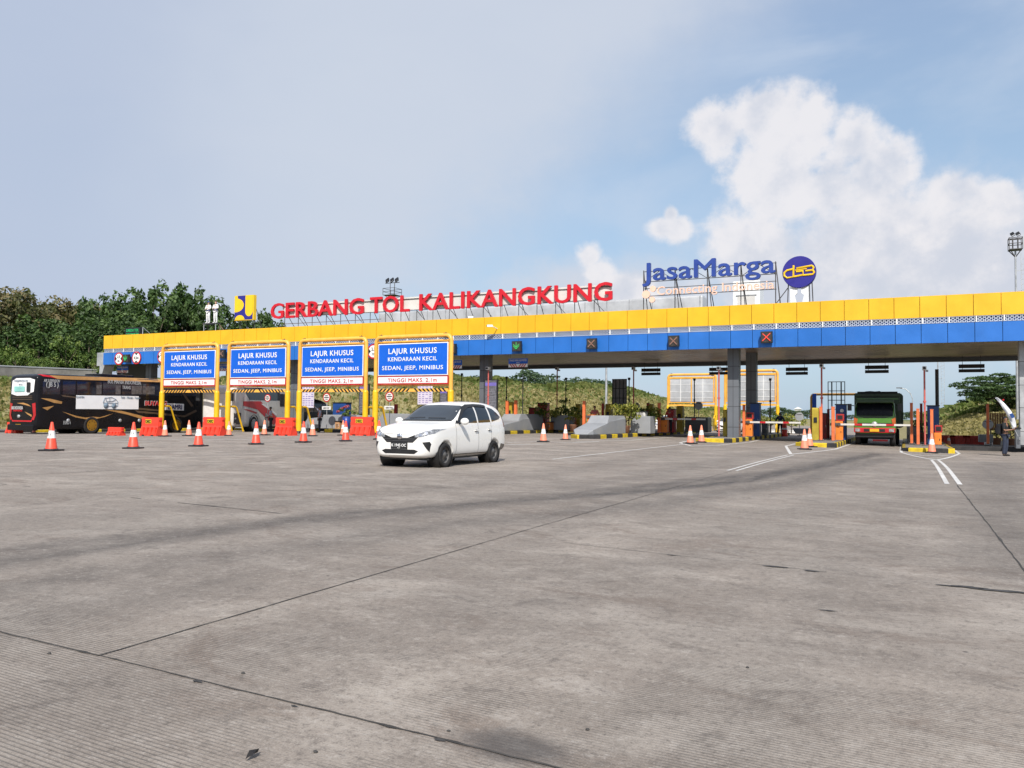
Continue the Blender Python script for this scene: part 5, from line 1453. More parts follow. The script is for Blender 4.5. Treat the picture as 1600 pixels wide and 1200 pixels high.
        # lamps
        hl = patch(b, [(s * .405, .715), (s * .60, .72), (s * .775, .80), (s * .805, .905), (s * .74, .90), (s * .60, .845), (s * .42, .765)], '+x', mat('car_lamp', (.30, .31, .33), .10, var=.4, scale=14, spec=.8), 'headlight', t, off=.008, step=.04)
        mb = MB()
        for yy, rr_ in ((.66, .045), (.55, .036)):
            h, n_, _, _ = b.ray_cast(Vector((4, s * yy, .775 + (.03 if yy > .6 else -.01))), Vector((-1, 0, 0)))
            mb.cyl(h + n_ * .006, h + n_ * .014, rr_, CHROME, 14)
        mb.build('headlight_bowl', hl)
        patch(b, [(s * .60, .60), (s * .735, .615), (s * .755, .56), (s * .725, .38), (s * .665, .49)], '+x', TRIM, 'fog_lamp_vent', t, off=.006, step=.04)
        patch(b, [(-1.83, .93), (-1.99, .93), (-1.97, 1.14), (-1.90, 1.30), (-1.84, 1.30), (-1.86, 1.12)], a, TAILR, 'tail_light', t, off=.006, step=.04)
        wheel(t, 1.30, s * .735, .29, .19, s, STEELW); wheel(t, -1.225, s * .735, .29, .19, s, STEELW)
    patch(b, [(-.70, 1.12), (.70, 1.12), (.665, 1.25), (.60, 1.44), (.54, 1.475), (0, 1.492), (-.54, 1.475), (-.60, 1.44), (-.665, 1.25)], '+x', mat('car_screen', (.022, .03, .04), .05, var=.1, spec=.9), 'windscreen', t, off=.006)
    patch(b, [(-.70, 1.085), (.70, 1.085), (.70, 1.118), (-.70, 1.118)], '+x', TRIM, 'cowl', t, off=.006)
    patch(b, [(-.55, 1.10), (.55, 1.10), (.5, 1.38), (-.5, 1.38)], '-x', GLASS, 'rear_window', t, off=.006)
    patch(b, [(-.52, .735), (-.36, .59), (.36, .59), (.52, .735), (.40, .765), (.22, .70), (-.22, .70), (-.40, .765)], '+x', TRIM, 'grille', t, off=.006, step=.04)
    multi_patch(b, [[(-.46, .685), (-.43, .665), (.43, .665), (.46, .685)], [(-.40, .635), (-.38, .62), (.38, .62), (.40, .635)]], '+x', mat('grille_bar', (.12, .12, .125), .3, metal=.6), 'grille_bar', t, off=.014, step=.04)
    patch(b, [(-.50, .395), (-.40, .33), (.40, .33), (.50, .395), (.40, .43), (-.40, .43)], '+x', TRIM, 'lower_grille', t, off=.006, step=.04)
    multi_patch(b, [[(-.76, .855), (-.5, .80), (0, .785), (.5, .80), (.76, .855), (.76, .848), (.5, .792), (0, .777), (-.5, .792), (-.76, .848)]], '+x', SHUT, 'bonnet_seam', t, off=.003, step=.05)
    mb = MB(); h, _, _, _ = b.ray_cast(Vector((4, 0, .725)), Vector((-1, 0, 0)))
    mb.lathe([(0, .03), (.055, .03), (.075, .015), (.075, 0)], CHROME, 20, axis='X', c=(h.x, 0, .725)); mb.box((h.x + .034, 0, .725), (.012, .07, .02), TRIM); mb.build('emblem', t)
    mb = MB(); h, _, _, _ = b.ray_cast(Vector((4, 0, .52)), Vector((-1, 0, 0)))
    mb.box((h.x + .02, 0, .515), (.02, .45, .15), TRIM, bevel=.004); o = mb.build('number_plate', t)
    mb = MB(); put_text(mb, 'K 1945 OC', .065, WHITE, (h.x + .031, 0, .495), (0, 1, 0), ZU, bold=.02, width=.40, depth=.004, lift=.001); put_text(mb, '05.27', .022, WHITE, (h.x + .031, 0, .455), (0, 1, 0), ZU, depth=.004, lift=.001); mb.build('plate_lettering', o)
    multi_patch(b, [[(-.50, 1.145), (-.06, 1.16), (-.06, 1.175), (-.50, 1.16)], [(.04, 1.15), (.52, 1.145), (.52, 1.16), (.04, 1.165)]], '+x', TRIM, 'wiper', t, off=.02)
    return t
car = make_car('white compact people carrier driving out of the gate with steel wheels and black number plate')
car.name = 'white_car'
car.location = (-10.62, 18.12, gz(-10.6, 18.1)); car.rotation_euler.z = R(-90)
for px, Y, l in ((1046, 70, 'white car mostly hidden behind the orange post and olive shields'), (1141, 72, 'white car front peeking out between the rear portal and the grey column')):
    x = wp(px, 660, Y).x; dup(car, (x, Y, -.1), rz=R(-90), label=l)

# ---- coaches
BUSB = mat('coach_black', (.006, .0056, .0075), .3, var=.1, coat=.08, spec=.25, dirt=.04, dirtcol=(.06, .05, .045))
BUSW = mat('coach_white', (.62, .59, .55), .3, var=.04, coat=.4, dirt=.12, dirtcol=(.35, .3, .26))
TAN = mat('coach_tan', (.42, .22, .07), .4, var=.1)
TAND = mat('coach_brown', (.10, .065, .04), .4, var=.15)
REDS = mat('coach_red', (.50, .012, .02), .35, var=.05)
BGLS = mat('coach_glass', (.012, .014, .024), .08, var=.3, scale=.8, spec=.6)
CURT = mat('curtain', (.17, .15, .14), .8, var=.3, scale=6)
GOLD = mat('gold_rim', (.40, .21, .025), .35, metal=.6, var=.1)
PLY = mat('plate_yellow', (.75, .40, .01), .5)
BANN = mat('white_banner', (.82, .81, .80), .55, var=.03)
PRNT = mat('banner_print', (.18, .24, .30), .6, var=.3, scale=9)
def coach_body(L, W, H, m, t, fr=.30, rr=.12):
    """x = 0 rear .. L front; rounded box with a raked front"""
    def half(w, zb, zt, r=.22):
        return [(0, zb), (w * .90, zb), (w * .995, zb + .05), (w, 1.0), (w, 1.9), (w * .992, 2.7), (w * .985, zt - r * .9), (w * .95, zt - r * .18), (w * .72, zt - .01), (0, zt)]
    w = W / 2
    st = [(0, half(w * .90, .42, H - .28)), (.05, half(w * .96, .36, H - .16)), (.30, half(w, .30, H - .05)), (1.2, half(w, .28, H)), (L * .5, half(w, .28, H)), (L - 1.6, half(w, .28, H)), (L - .6, half(w, .28, H - .05)), (L - .18, half(w * .965, .30, H - .22)), (L, half(w * .86, .36, H - .7, .35))]
    return loft(st, m, 'body', t, sub=2)
def black_coach():
    X = -44.0; yr = xp(57, 640, X).y; yf = xp(321, 640, X).y; L = yf - yr; W = 2.5; zb = gz(X, 34)
    t = thing('coach', 'black coach with tan swooshes and white side banner, seen from its rear right corner', 'bus', (X - W / 2, yr, zb), R(90))
    H = xp(100, 584, X).z - zb
    body = coach_body(L, W, H, BUSB, t)
    bx = lambda px: xp(px, 640, X).y - yr
    bz = lambda px, py: xp(px, py, X).z - zb
    q = lambda *pp: [(bx(a), bz(a, b)) for a, b in pp]
    r = .52; xr, xf = bx(144), bx(276)
    cut_cyl(body, [(xr, r, r + .1, -2, -.75), (xf, r, r + .1, -2, -.75), (xr, r, r + .1, .75, 2), (xf, r, r + .1, .75, 2)])
    for p in body.data.polygons: p.use_smooth = True
    b = bvh_of(body)
    mb = MB()
    for x in (xr, xf):
        for s in (-1, 1): mb.lathe([(r + .1, s * 1.2), (r + .1, s * .7), (0, s * .7)], TRIM, 24, axis='Y', c=(x, 0, r))
    mb.box((L / 2, 0, .38), (L - 1.2, 1.9, .2), TRIM); mb.build('underbody', t)
    for x in (xr, xf):
        for s in (-1, 1): wheel(t, x, s * (W / 2 - .13), r, .3, s, GOLD, flat=True)
    # side glazing
    for a, c in ((66, 93), (97, 117), (119.5, 158), (160, 188), (190, 221), (223, 251), (253, 284), (286, 309)):
        patch(b, q((a, 594 + (a - 60) * .035), (c, 594 + (c - 60) * .035), (c, 616 + (c - 60) * .012), (a, 616 + (a - 60) * .012)), '-y', BGLS, 'side_window', t, off=.008, step=.3)
    for a, c in ((150, 158), (180, 187), (205, 220), (222, 241)):
        multi_patch(b, [q((x_, 598.5 + (x_ - 60) * .03), (x_ + .9, 598.5 + (x_ - 60) * .03), (x_ + .9, 616), (x_, 616)) for x_ in np.arange(a, c, 1.6)], '-y', CURT, 'curtain', t, off=.013, step=.4)
    patch(b, q((75, 586.5), (110, 588), (255, 592.5), (318, 596), (318, 600), (255, 597.5), (110, 593), (88, 592)), '-y', TAN, 'roof_stripe', t, off=.03, step=.15)
    patch(b, q((62, 585.5), (76, 586.6), (88, 591.8), (78, 589.5), (66, 588)), '-y', REDS, 'roof_stripe', t, off=.034, step=.12)
    multi_patch(b, [q((63, 622), (78, 623), (97, 627.5), (96, 631), (84, 629.5)), q((66, 637), (84, 634), (74, 641)), q((97, 643), (120, 650), (134, 652.5), (146, 651), (156, 652), (177, 646), (164, 651.5), (150, 654.5), (134, 655), (118, 652)),
                    q((163, 640), (190, 642), (215, 648), (240, 655), (226, 656), (200, 648))], '-y', TAN, 'swoosh', t, off=.008, step=.3)
    multi_patch(b, [q((216, 637), (255, 641), (255, 643), (214, 640)), q((210, 641), (256, 646), (256, 648), (216, 645)), q((95, 617), (118, 620), (118, 622), (97, 619.5)), q((283, 614), (287, 614), (302, 634), (299, 636)), q((240, 644), (288, 649), (306, 640), (308, 643), (289, 652), (246, 648))], '-y', TAND, 'swoosh', t, off=.0085, step=.3)
    # banner, drawn with a small line sketch of a vehicle
    bn = patch(b, q((118, 617.5), (216, 619), (216, 639.5), (118, 639)), '-y', BANN, 'banner', t, off=.02, step=.5)
    yb = -(W / 2 + .03)
    mb = MB(); org = Vector((bx(171), yb, bz(171, 629)))
    def sk(pts): mb.tube([(org.x + x * .75, yb, org.z + z * .9) for x, z in pts], .016, PRNT, 5)
    sk([(-.62, .02), (-.5, .30), (.15, .36), (.55, .22), (.75, .05), (.72, -.22), (-.1, -.25), (-.55, -.18), (-.62, .02)]); sk([(-.4, .26), (-.32, .05), (.2, .08), (.5, .2)]); sk([(-.6, -.02), (.1, -.05), (.7, -.02)]); sk([(-.05, .33), (-.02, .06)])
    for x in (-.36, .38): mb.lathe([(0, yb - .012), (.17, yb - .012), (.17, yb)], PRNT, 14, axis='Y', c=(org.x + x * .75, 0, org.z - .20))
    mb.build('banner_sketch', bn)
    mb = MB(); put_text(mb, 'DAMRI', .10, PRNT, (bx(124), yb, bz(124, 621.5)), XR, ZU, width=.5); put_text(mb, 'Setia - Menuju - Tujuan', .11, PRNT, (bx(203), yb, bz(203, 622.5)), XR, ZU, width=1.4); mb.build('banner_lettering', bn)
    WL = mat('coach_lettering', (.38, .38, .38), .5)
    mb = MB(); put_text(mb, 'BUS MANIA INDONESIA', .22, WL, (bx(193), yb, bz(193, 600)), XR, ZU, width=2.4); put_text(mb, 'AIR SUSPENSION', .16, WL, (bx(79), yb, bz(79, 597)), XR, ZU, width=.95); put_text(mb, '( JB 5 )', .24, WL, (bx(80), yb, bz(80, 604)), XR, ZU, bold=.03, width=.75); put_text(mb, 'EURO 4', .2, WL, (bx(105), yb + .02, bz(105, 663)), XR, ZU, width=.45)
    put_text(mb, 'TRANS', .2, WL, (bx(196), yb, bz(196, 608)), XR, ZU, width=.6); mb.build('lettering', t)
    mb = MB(); put_text(mb, 'BUYANG', .26, REDS, (bx(243), yb - .004, bz(243, 633.5)), XR, ZU, bold=.04, width=1.7); put_text(mb, 'BUYANG', .30, WL, (bx(243), yb + .006, bz(243, 633.8)), XR, ZU, bold=.06, width=1.8); mb.build('lettering', t)
    dm = patch(b, q((257, 630), (287, 631), (287, 641.5), (257, 640.5)), '-y', BANN, 'name_board', t, off=.02, step=.5)
    mb = MB(); put_text(mb, 'DAMRI', .30, mat('damri_navy', (.02, .03, .14), .5), (bx(273), yb, bz(273, 639.5)), XR, ZU, bold=.03, width=1.15); mb.build('name_lettering', dm)
    for px in (107, 188, 218, 245): mb = MB(); mb.lathe([(0, yb - .01), (.10, yb - .01), (.11, yb + .02)], GALV, 14, axis='Y', c=(bx(px), 0, bz(px, 657))); mb.build('marker_lamp', t)
    # rear face (normal -x): u = y, right side of the coach is at the right hand of the viewer (y negative)
    rw = patch(b, [(1.02, 2.30), (.95, 3.05), (.6, 3.20), (-.6, 3.20), (-1.02, 3.1), (-.95, 2.42), (-.7, 2.36), (-.45, 2.22), (.5, 2.2)], '-x', BANN, 'rear_window_sticker', t, off=.012, step=.3)
    mb = MB(); xf_ = -.04
    put_text(mb, 'PARIWISATA', .13, PRNT, (xf_, .1, 2.98), (0, -1, 0), ZU, width=1.2); mb.box((xf_ + .0, .25, 2.58), (.02, .9, .3), mat('teal_print', (.25, .55, .5), .5)); mb.box((xf_ - .01, -.55, 2.68), (.02, .3, .55), TRIM); put_text(mb, 'WI-FI', .10, PRNT, (xf_ - .01, .15, 2.78), (0, -1, 0), ZU); mb.build('sticker_print', rw)
    for z in (1.98, 2.08, 2.18): MB().box((.0, 0, z), (.06, 1.7, .03), TAND).build('louvre', t)
    mb = MB(); put_text(mb, 'BUS INDONESIA', .17, WL, (-.05, .35, 1.42), (0, -1, 0), ZU, bold=.05, width=1.0); put_text(mb, 'PARIWISATA', .10, REDS, (-.06, .3, 1.30), (0, -1, 0), ZU, bold=.03, width=.8); mb.lathe([(0, -.06), (.1, -.06), (.1, 0)], GALV, 14, axis='X', c=(0, .25, 1.02)); mb.build('lettering', t)
    for s in (-1, 1): patch(b, [(s * .86, 1.75), (s * 1.12, 1.80), (s * 1.16, 1.1), (s * 1.05, .82), (s * .85, .85), (s * .98, 1.1)], '-x', mat('tail_lamp_red', (.42, .012, .02), .25, coat=.4), 'tail_light', t, off=.02, step=.2)
    multi_patch(b, [[(.95, .90), (.85, .72), (-.85, .72), (-.95, .90), (-.8, .80), (.8, .80)]], '-x', REDS, 'rear_trim', t, off=.014, step=.2)
    patch(b, [(-.5, 1.72), (-.1, 1.80), (.5, 1.78), (-.1, 1.70), (-.8, 1.58)], '-x', TAN, 'swoosh', t, off=.014, step=.2)
    patch(b, [(-.25, 1.30), (-.85, 1.12), (-.85, 1.0), (-.45, 1.16)], '-x', TAN, 'swoosh', t, off=.014, step=.2)
    mb = MB(); mb.box((-.04, .25, .50), (.03, .45, .16), PLY, bevel=.005); mb.build('number_plate', t)
    MB().box((.05, 0, .40), (.3, 2.3, .34), BUSB, bevel=.06).build('rear_bumper', t)
    MB().box((L * .45, -.1, H + .06), (2.4, 1.5, .2), BUSB, bevel=.08).build('roof_unit', t)
    return t
black_coach()
def white_coach():
    X = -38.4; yf = xp(365, 640, X).y; L = 10.5; W = 2.3; zb = .05
    t = thing('coach', 'white coach with red diagonal swooshes facing the camera behind the portal signs', 'bus', (0, 0, zb), R(-90 + 15))
    cr = Matrix.Rotation(R(-75), 3, 'Z') @ Vector((L, W / 2, 0)); t.location = (X - cr.x, yf - cr.y, zb)
    H = 3.05; body = coach_body(L, W, H, BUSW, t)
    bx = lambda px: L - (xp(px, 640, X).y - yf); bz = lambda px, py: xp(px, py, X).z - zb
    q = lambda *pp: [(bx(a), bz(a, b_)) for a, b_ in pp]
    r = .5; xf, xr = L - 2.6, 2.6
    cut_cyl(body, [(xf, r, r + .1, .75, 2), (xr, r, r + .1, .75, 2)]); b = bvh_of(body)
    for p in body.data.polygons: p.use_smooth = True
    mb = MB()
    for x in (xr, xf): mb.lathe([(r + .1, 1.2), (r + .1, .7), (0, .7)], TRIM, 24, axis='Y', c=(x, 0, r))
    mb.build('underbody', t)
    for x in (xr, xf): wheel(t, x, W / 2 - .13, r, .3, 1, GALV, flat=True)
    patch(b, q((388, 606), (391, 614), (400, 625), (468, 626), (468, 606)), '+y', BGLS, 'side_window', t, off=.01, step=.3)
    patch(b, [(.4, 1.7), (L * .40, 1.7), (L * .40, 2.6), (.4, 2.6)], '+y', BGLS, 'side_window', t, off=.01, step=.3)
    for px in (385.5, 399): patch(b, q((px, 620), (px + .5, 620), (px + .5, 638), (px, 638)), '+y', TRIM, 'door_seam', t, off=.014, step=.4)
    multi_patch(b, [q((386, 627), (425, 627), (448, 643), (462, 652), (462, 668), (440, 655), (418, 640), (386, 634)), q((386, 639), (400, 640), (417, 644.5), (416, 647), (400, 643))], '+y', REDS, 'swoosh', t, off=.012, step=.3)
    patch(b, q((426, 631), (462, 650), (462, 647), (432, 631)), '+y', BANN, 'swoosh', t, off=.013, step=.3)
    patch(b, q((368, 645), (382, 645), (382, 663), (368, 663)), '+y', STEEL, 'vent', t, off=.012, step=.4)
    patch(b, q((400, 652), (408, 652), (408, 656), (400, 656)), '+y', GALV, 'hatch', t, off=.012, step=.4)
    # front
    patch(b, [(-.95, 1.4), (.95, 1.4), (1.0, 2.35), (.85, 2.55), (-.85, 2.55), (-1.0, 2.35)], '+x', mat('coach_screen', (.10, .17, .17), .1, var=.3), 'windscreen', t, off=.014, step=.2)
    patch(b, [(-.8, 2.62), (.8, 2.62), (.7, 2.78), (-.7, 2.78)], '+x', TRIM, 'destination_blind', t, off=.014, step=.2)
    multi_patch(b, [[(-.95, 1.1), (-.5, 1.15), (-.5, 1.25), (-.95, 1.3)], [(-.9, .55), (.9, .55), (.9, .60), (-.9, .60)]], '+x', TRIM, 'front_trim', t, off=.014, step=.2)
    for s in (-1, 1):
        patch(b, [(s * .55, .75), (s * 1.0, .85), (s * 1.02, 1.05), (s * .6, .95)], '+x', LAMP, 'headlight', t, off=.016, step=.15)
        mb = MB(); mb.tube([(L - .5, s * 1.0, 2.75), (L + .2, s * 1.12, 2.62), (L + .3, s * 1.16, 2.4)], .05, TRIM, 8); mb.box((L + .3, s * 1.16, 2.2), (.12, .26, .5), TRIM, bevel=.05); mb.build('mirror', t)
    patch(b, [(-.3, 1.2), (.45, 1.2), (.2, 1.45), (-.2, 1.45)], '+x', REDS, 'front_emblem', t, off=.016, step=.2)
white_coach()
def dark_van():
    x0 = wp(515, 660, 53).x; Y = 51.0
    t = thing('black_van', 'black van driving away behind the red ringed sign and blue cabinet', 'van', (x0 - .6, Y - 2.2, 0), R(90))
    w = .92; hf = lambda w_, zb, zbt, w6, z6, w7, z7, zt: [(0, zb), (w_ * .8, zb), (w_ * .97, zb + .1), (w_, .8), (w_, 1.1), (w_ * .98, zbt), (w6, z6), (w7, z7), (w7 * .6, zt - .02), (0, zt)]
    st = [(0, hf(w * .93, .45, 1.3, .8, 1.9, .72, 2.2, 2.28)), (.15, hf(w, .32, 1.3, .86, 2.0, .76, 2.33, 2.42)), (2.0, hf(w, .3, 1.3, .87, 2.0, .78, 2.4, 2.5)), (3.4, hf(w, .3, 1.3, .86, 1.95, .76, 2.3, 2.4)), (4.1, hf(w, .3, 1.28, .84, 1.55, .72, 1.75, 1.85)), (4.5, hf(w, .3, 1.2, .84, 1.36, .7, 1.44, 1.5)), (5.1, hf(w * .95, .32, 1.1, .78, 1.2, .6, 1.27, 1.3)), (5.35, hf(w * .8, .4, .95, .62, 1.02, .5, 1.08, 1.1))]
    body = loft(st, BUSB, 'body', t); cut_cyl(body, [(4.4, .36, .42, -1.5, -.6), (1.1, .36, .42, -1.5, -.6)]); b = bvh_of(body)
    for p in body.data.polygons: p.use_smooth = True
    for a, c in ((.3, 1.8), (1.9, 2.9)): patch(b, [(a, 1.4), (c, 1.4), (c, 2.05), (a, 2.05)], '-y', BGLS, 'side_window', t, off=.01, step=.3)
    patch(b, [(3.0, 1.4), (4.05, 1.4), (3.5, 2.0), (3.0, 2.05)], '-y', BGLS, 'side_window', t, off=.01, step=.2)
    patch(b, [(-.6, 1.45), (.6, 1.45), (.55, 2.05), (-.55, 2.05)], '-x', BGLS, 'rear_window', t, off=.01, step=.2)
    for s in (-1, 1): patch(b, [(s * .70, 1.0), (s * .84, 1.0), (s * .8, 1.5), (s * .72, 1.5)], '-x', TAILR, 'tail_light', t, off=.012, step=.2)
    for x in (4.4, 1.1):
        for s in (-1, 1): wheel(t, x, s * .8, .36, .24, s, STEELW)
dark_van()

# ---- the green truck
GRN1 = mat('truck_green', (.075, .215, .03), .35, var=.06, coat=.3, dirt=.1, dirtcol=(.1, .1, .06))
GRN2 = mat('truck_dark_green', (.022, .05, .018), .5, var=.2, dirt=.2, dirtcol=(.06, .055, .04))
TARP = mat('truck_tarp', (.012, .016, .018), .8, var=.4, scale=3)
def green_truck():
    Y = 48.6; a, b_ = wp(1334, 694, Y), wp(1400, 694, Y); W = b_.x - a.x; xc = (a.x + b_.x) / 2; zb = gz(xc, Y) - .02
    t = thing('dump_truck', 'green dump truck with dark tarpaulin waiting at the lowered boom', 'truck', (xc, Y, zb), R(-91.0))
    zz = lambda py: wp(1367, py, Y).z - zb
    k = W / 2
    def half(w, zb_, zt): return [(0, zb_), (w * .8, zb_), (w * .99, zb_ + .05), (w, 1.0), (w, 1.35), (w * .985, 1.6), (w * .95, zt - .25), (w * .88, zt - .06), (w * .5, zt), (0, zt + .01)]
    Hc = zz(624)
    st = [(0, half(k * .97, .72, Hc - .75)), (-.06, half(k * .99, .66, Hc - .55)), (-.30, half(k, .62, Hc - .08)), (-.7, half(k, .62, Hc)), (-1.6, half(k, .62, Hc)), (-1.7, half(k * .98, .66, Hc - .05))]
    body = loft(st, GRN1, 'cab', t, sub=2); b = bvh_of(body)
    ws = patch(b, [(-k * .86, zz(650)), (k * .86, zz(650)), (k * .90, zz(634)), (k * .84, zz(630)), (-k * .84, zz(630)), (-k * .90, zz(634))], '+x', mat('truck_glass', (.006, .007, .009), .25, spec=.15), 'windscreen', t, off=.012, step=.15)
    mb = MB(); mb.box((.02, 0, zz(627)), (.35, W * .92, .16), GRN2, bevel=.05); mb.build('sun_visor', t)
    patch(b, [(-k * .80, zz(661)), (k * .80, zz(661)), (k * .86, zz(666)), (-k * .86, zz(666))], '+x', TRIM, 'grille', t, off=.012, step=.15)
    patch(b, [(-k * .86, zz(650.5)), (k * .86, zz(650.5)), (k * .5, zz(653)), (-k * .5, zz(653))], '+x', TRIM, 'cowl', t, off=.010, step=.15)
    mb = MB(); mb.lathe([(0, .05), (.13, .05), (.15, .0)], GALV, 18, axis='X', c=(.0, 0, zz(662.8))); mb.box((.055, 0, zz(662.8)), (.012, .17, .05), TRIM); mb.build('badge', t)
    mb = MB(); zb0, zb1 = zz(676), zz(668.5); mb.box((.04, 0, (zb0 + zb1) / 2), (.22, W * .98, zb1 - zb0), REDP, bevel=.05); mb.box((.155, 0, (zb0 + zb1) / 2), (.02, W * .5, (zb1 - zb0) * .55), TRIM); o = mb.build('bumper', t)
    mb = MB(); mb.box((.175, 0, (zb0 + zb1) / 2), (.02, .46, .15), PLY, bevel=.004); mb.build('number_plate', o)
    for s in (-1, 1):
        mb = MB(); mb.box((.13, s * k * .80, (zb0 + zb1) / 2), (.10, k * .24, (zb1 - zb0) * .66), mat('truck_lamp', (.30, .30, .31), .2, var=.3, scale=9), bevel=.03); mb.build('headlight', t)
        mb = MB(); mb.prism([(s * k * .80, zz(655)), (s * k * .99, zz(652)), (s * k * .99, zz(664)), (s * k * .86, zz(664))], mat('indicator_amber', (.45, .10, .02), .3), lambda u, v, w: Vector((-.02 + w, u, v)), .04); mb.build('indicator', t)
        mb = MB(); mb.tube([(-.2, s * k, zz(634)), (.05, s * (k + .2), zz(633)), (.05, s * (k + .22), zz(641))], .025, TRIM, 6); mb.box((.05, s * (k + .20), zz(636.5)), (.08, .22, .38), TRIM, bevel=.03); mb.build('mirror', t)
        patch(b, [(-.55, 1.75), (-1.5, 1.75), (-1.5, 2.2), (-.7, 2.2)], '+y' if s > 0 else '-y', GLASS, 'side_window', t, off=.01, step=.2)
        wheel(t, -.85, s * (k - .18), .47, .26, s, STEELW); wheel(t, -4.6, s * (k - .2), .47, .5, s, STEELW)
    mb = MB(); mb.box((-3.2, 0, .75), (6.2, .8, .3), TRIM); mb.cyl((-.85, -k * .7, .47), (-.85, k * .7, .47), .09, TRIM, 8); mb.box((-.3, 0, .60), (.5, W * .9, .25), TRIM); mb.build('chassis', t)
    mb = MB(); mb.box((-.35, k * .25, .32), (.05, .75, .10), REDP, bevel=.01); mb.build('reflector_bar', t)
    Hb = zz(612.5); kb = k * 1.10
    mb = MB(); mb.box((-1.95, .06, (1.0 + Hb) / 2), (.12, 2 * kb, Hb - 1.0), GRN2, bevel=.02); mb.box((-1.83, .06, Hb - .12), (.14, 2 * kb + .04, .16), GRN2, bevel=.02)
    mb.box((-1.86, .06, Hb - .33), (.04, 2 * kb * .94, .06), GRN1)
    for s in (-1, 1): mb.box((-4.4, .06 + s * (kb - .05), (1.0 + Hb) / 2), (4.9, .10, Hb - 1.0), GRN2); 
    for i in range(5):
        for s in (-1, 1): mb.box((-2.3 - i * 1.05, .06 + s * (kb + .02), (1.0 + Hb) / 2), (.1, .1, Hb - 1.05), GRN2)
    mb.box((-4.4, .06, 1.05), (4.9, 2 * kb, .12), GRN2); mb.box((-6.85, .06, (1.0 + Hb) / 2), (.1, 2 * kb, Hb - 1.0), GRN2); o = mb.build('cargo_box', t)
    mb = MB()
    for yy, ww in ((-.55, .5), (.0, .45), (.55, .4)): mb.box((-1.84, yy, Hb - .48), (.02, ww, .05), mat('truck_yellow_letter', (.30, .25, .03), .5))
    mb.build('box_stripe', o)
    nx, ny = 16, 9; vs = []; rg = random.Random(5)
    for i in range(nx + 1):
        for j in range(ny + 1):
            u, v = i / nx, j / ny; e = min(1, min(v, 1 - v) * 5)
            vs.append((-1.85 - u * 4.95, .06 + (v - .5) * 2 * (kb * .93), Hb - .03 + e * (.09 + rg.uniform(-.05, .06))))
    mb = MB(); mb.add(vs, [(i * (ny + 1) + j, (i + 1) * (ny + 1) + j, (i + 1) * (ny + 1) + j + 1, i * (ny + 1) + j + 1) for i in range(nx) for j in range(ny)], TARP, True)
    mb.box((-1.85, .06, Hb + .01), (.05, 2 * kb * .90, .14), TARP, bevel=.02); mb.build('tarpaulin', t)
green_truck()

# ================================================================== PEOPLE
SKIN = mat('skin_brown', (.26, .13, .075), .55, var=.08)
HAIR = mat('hair_black', (.012, .010, .009), .6, var=.2)
EYE_ = mat('eye_dark', (.02, .015, .012), .3)
def skinned(name, nodes, edges, m, parent, sub=2, root=0):
    me = bpy.data.meshes.new(name); me.from_pydata([n[:3] for n in nodes], edges, [])
    o = bpy.data.objects.new(name, me); COL.objects.link(o)
    bm = bmesh.new(); bm.from_mesh(me); ly = bm.verts.layers.skin.verify(); bm.verts.ensure_lookup_table()
    for i, n in enumerate(nodes):
        r = n[3]; rr = r if isinstance(r, tuple) else (r, r); bm.verts[i][ly].radius = rr; bm.verts[i][ly].use_root = (i == root)
    bm.to_mesh(me); bm.free()
    a = o.modifiers.new('k', 'SKIN'); a.use_smooth_shade = True; b = o.modifiers.new('s', 'SUBSURF'); b.levels = sub; b.render_levels = sub
    apply_mods(o); o.data.materials.clear(); o.data.materials.append(m)
    for p in o.data.polygons: p.material_index = 0; p.use_smooth = True
    o.parent = parent
    return o
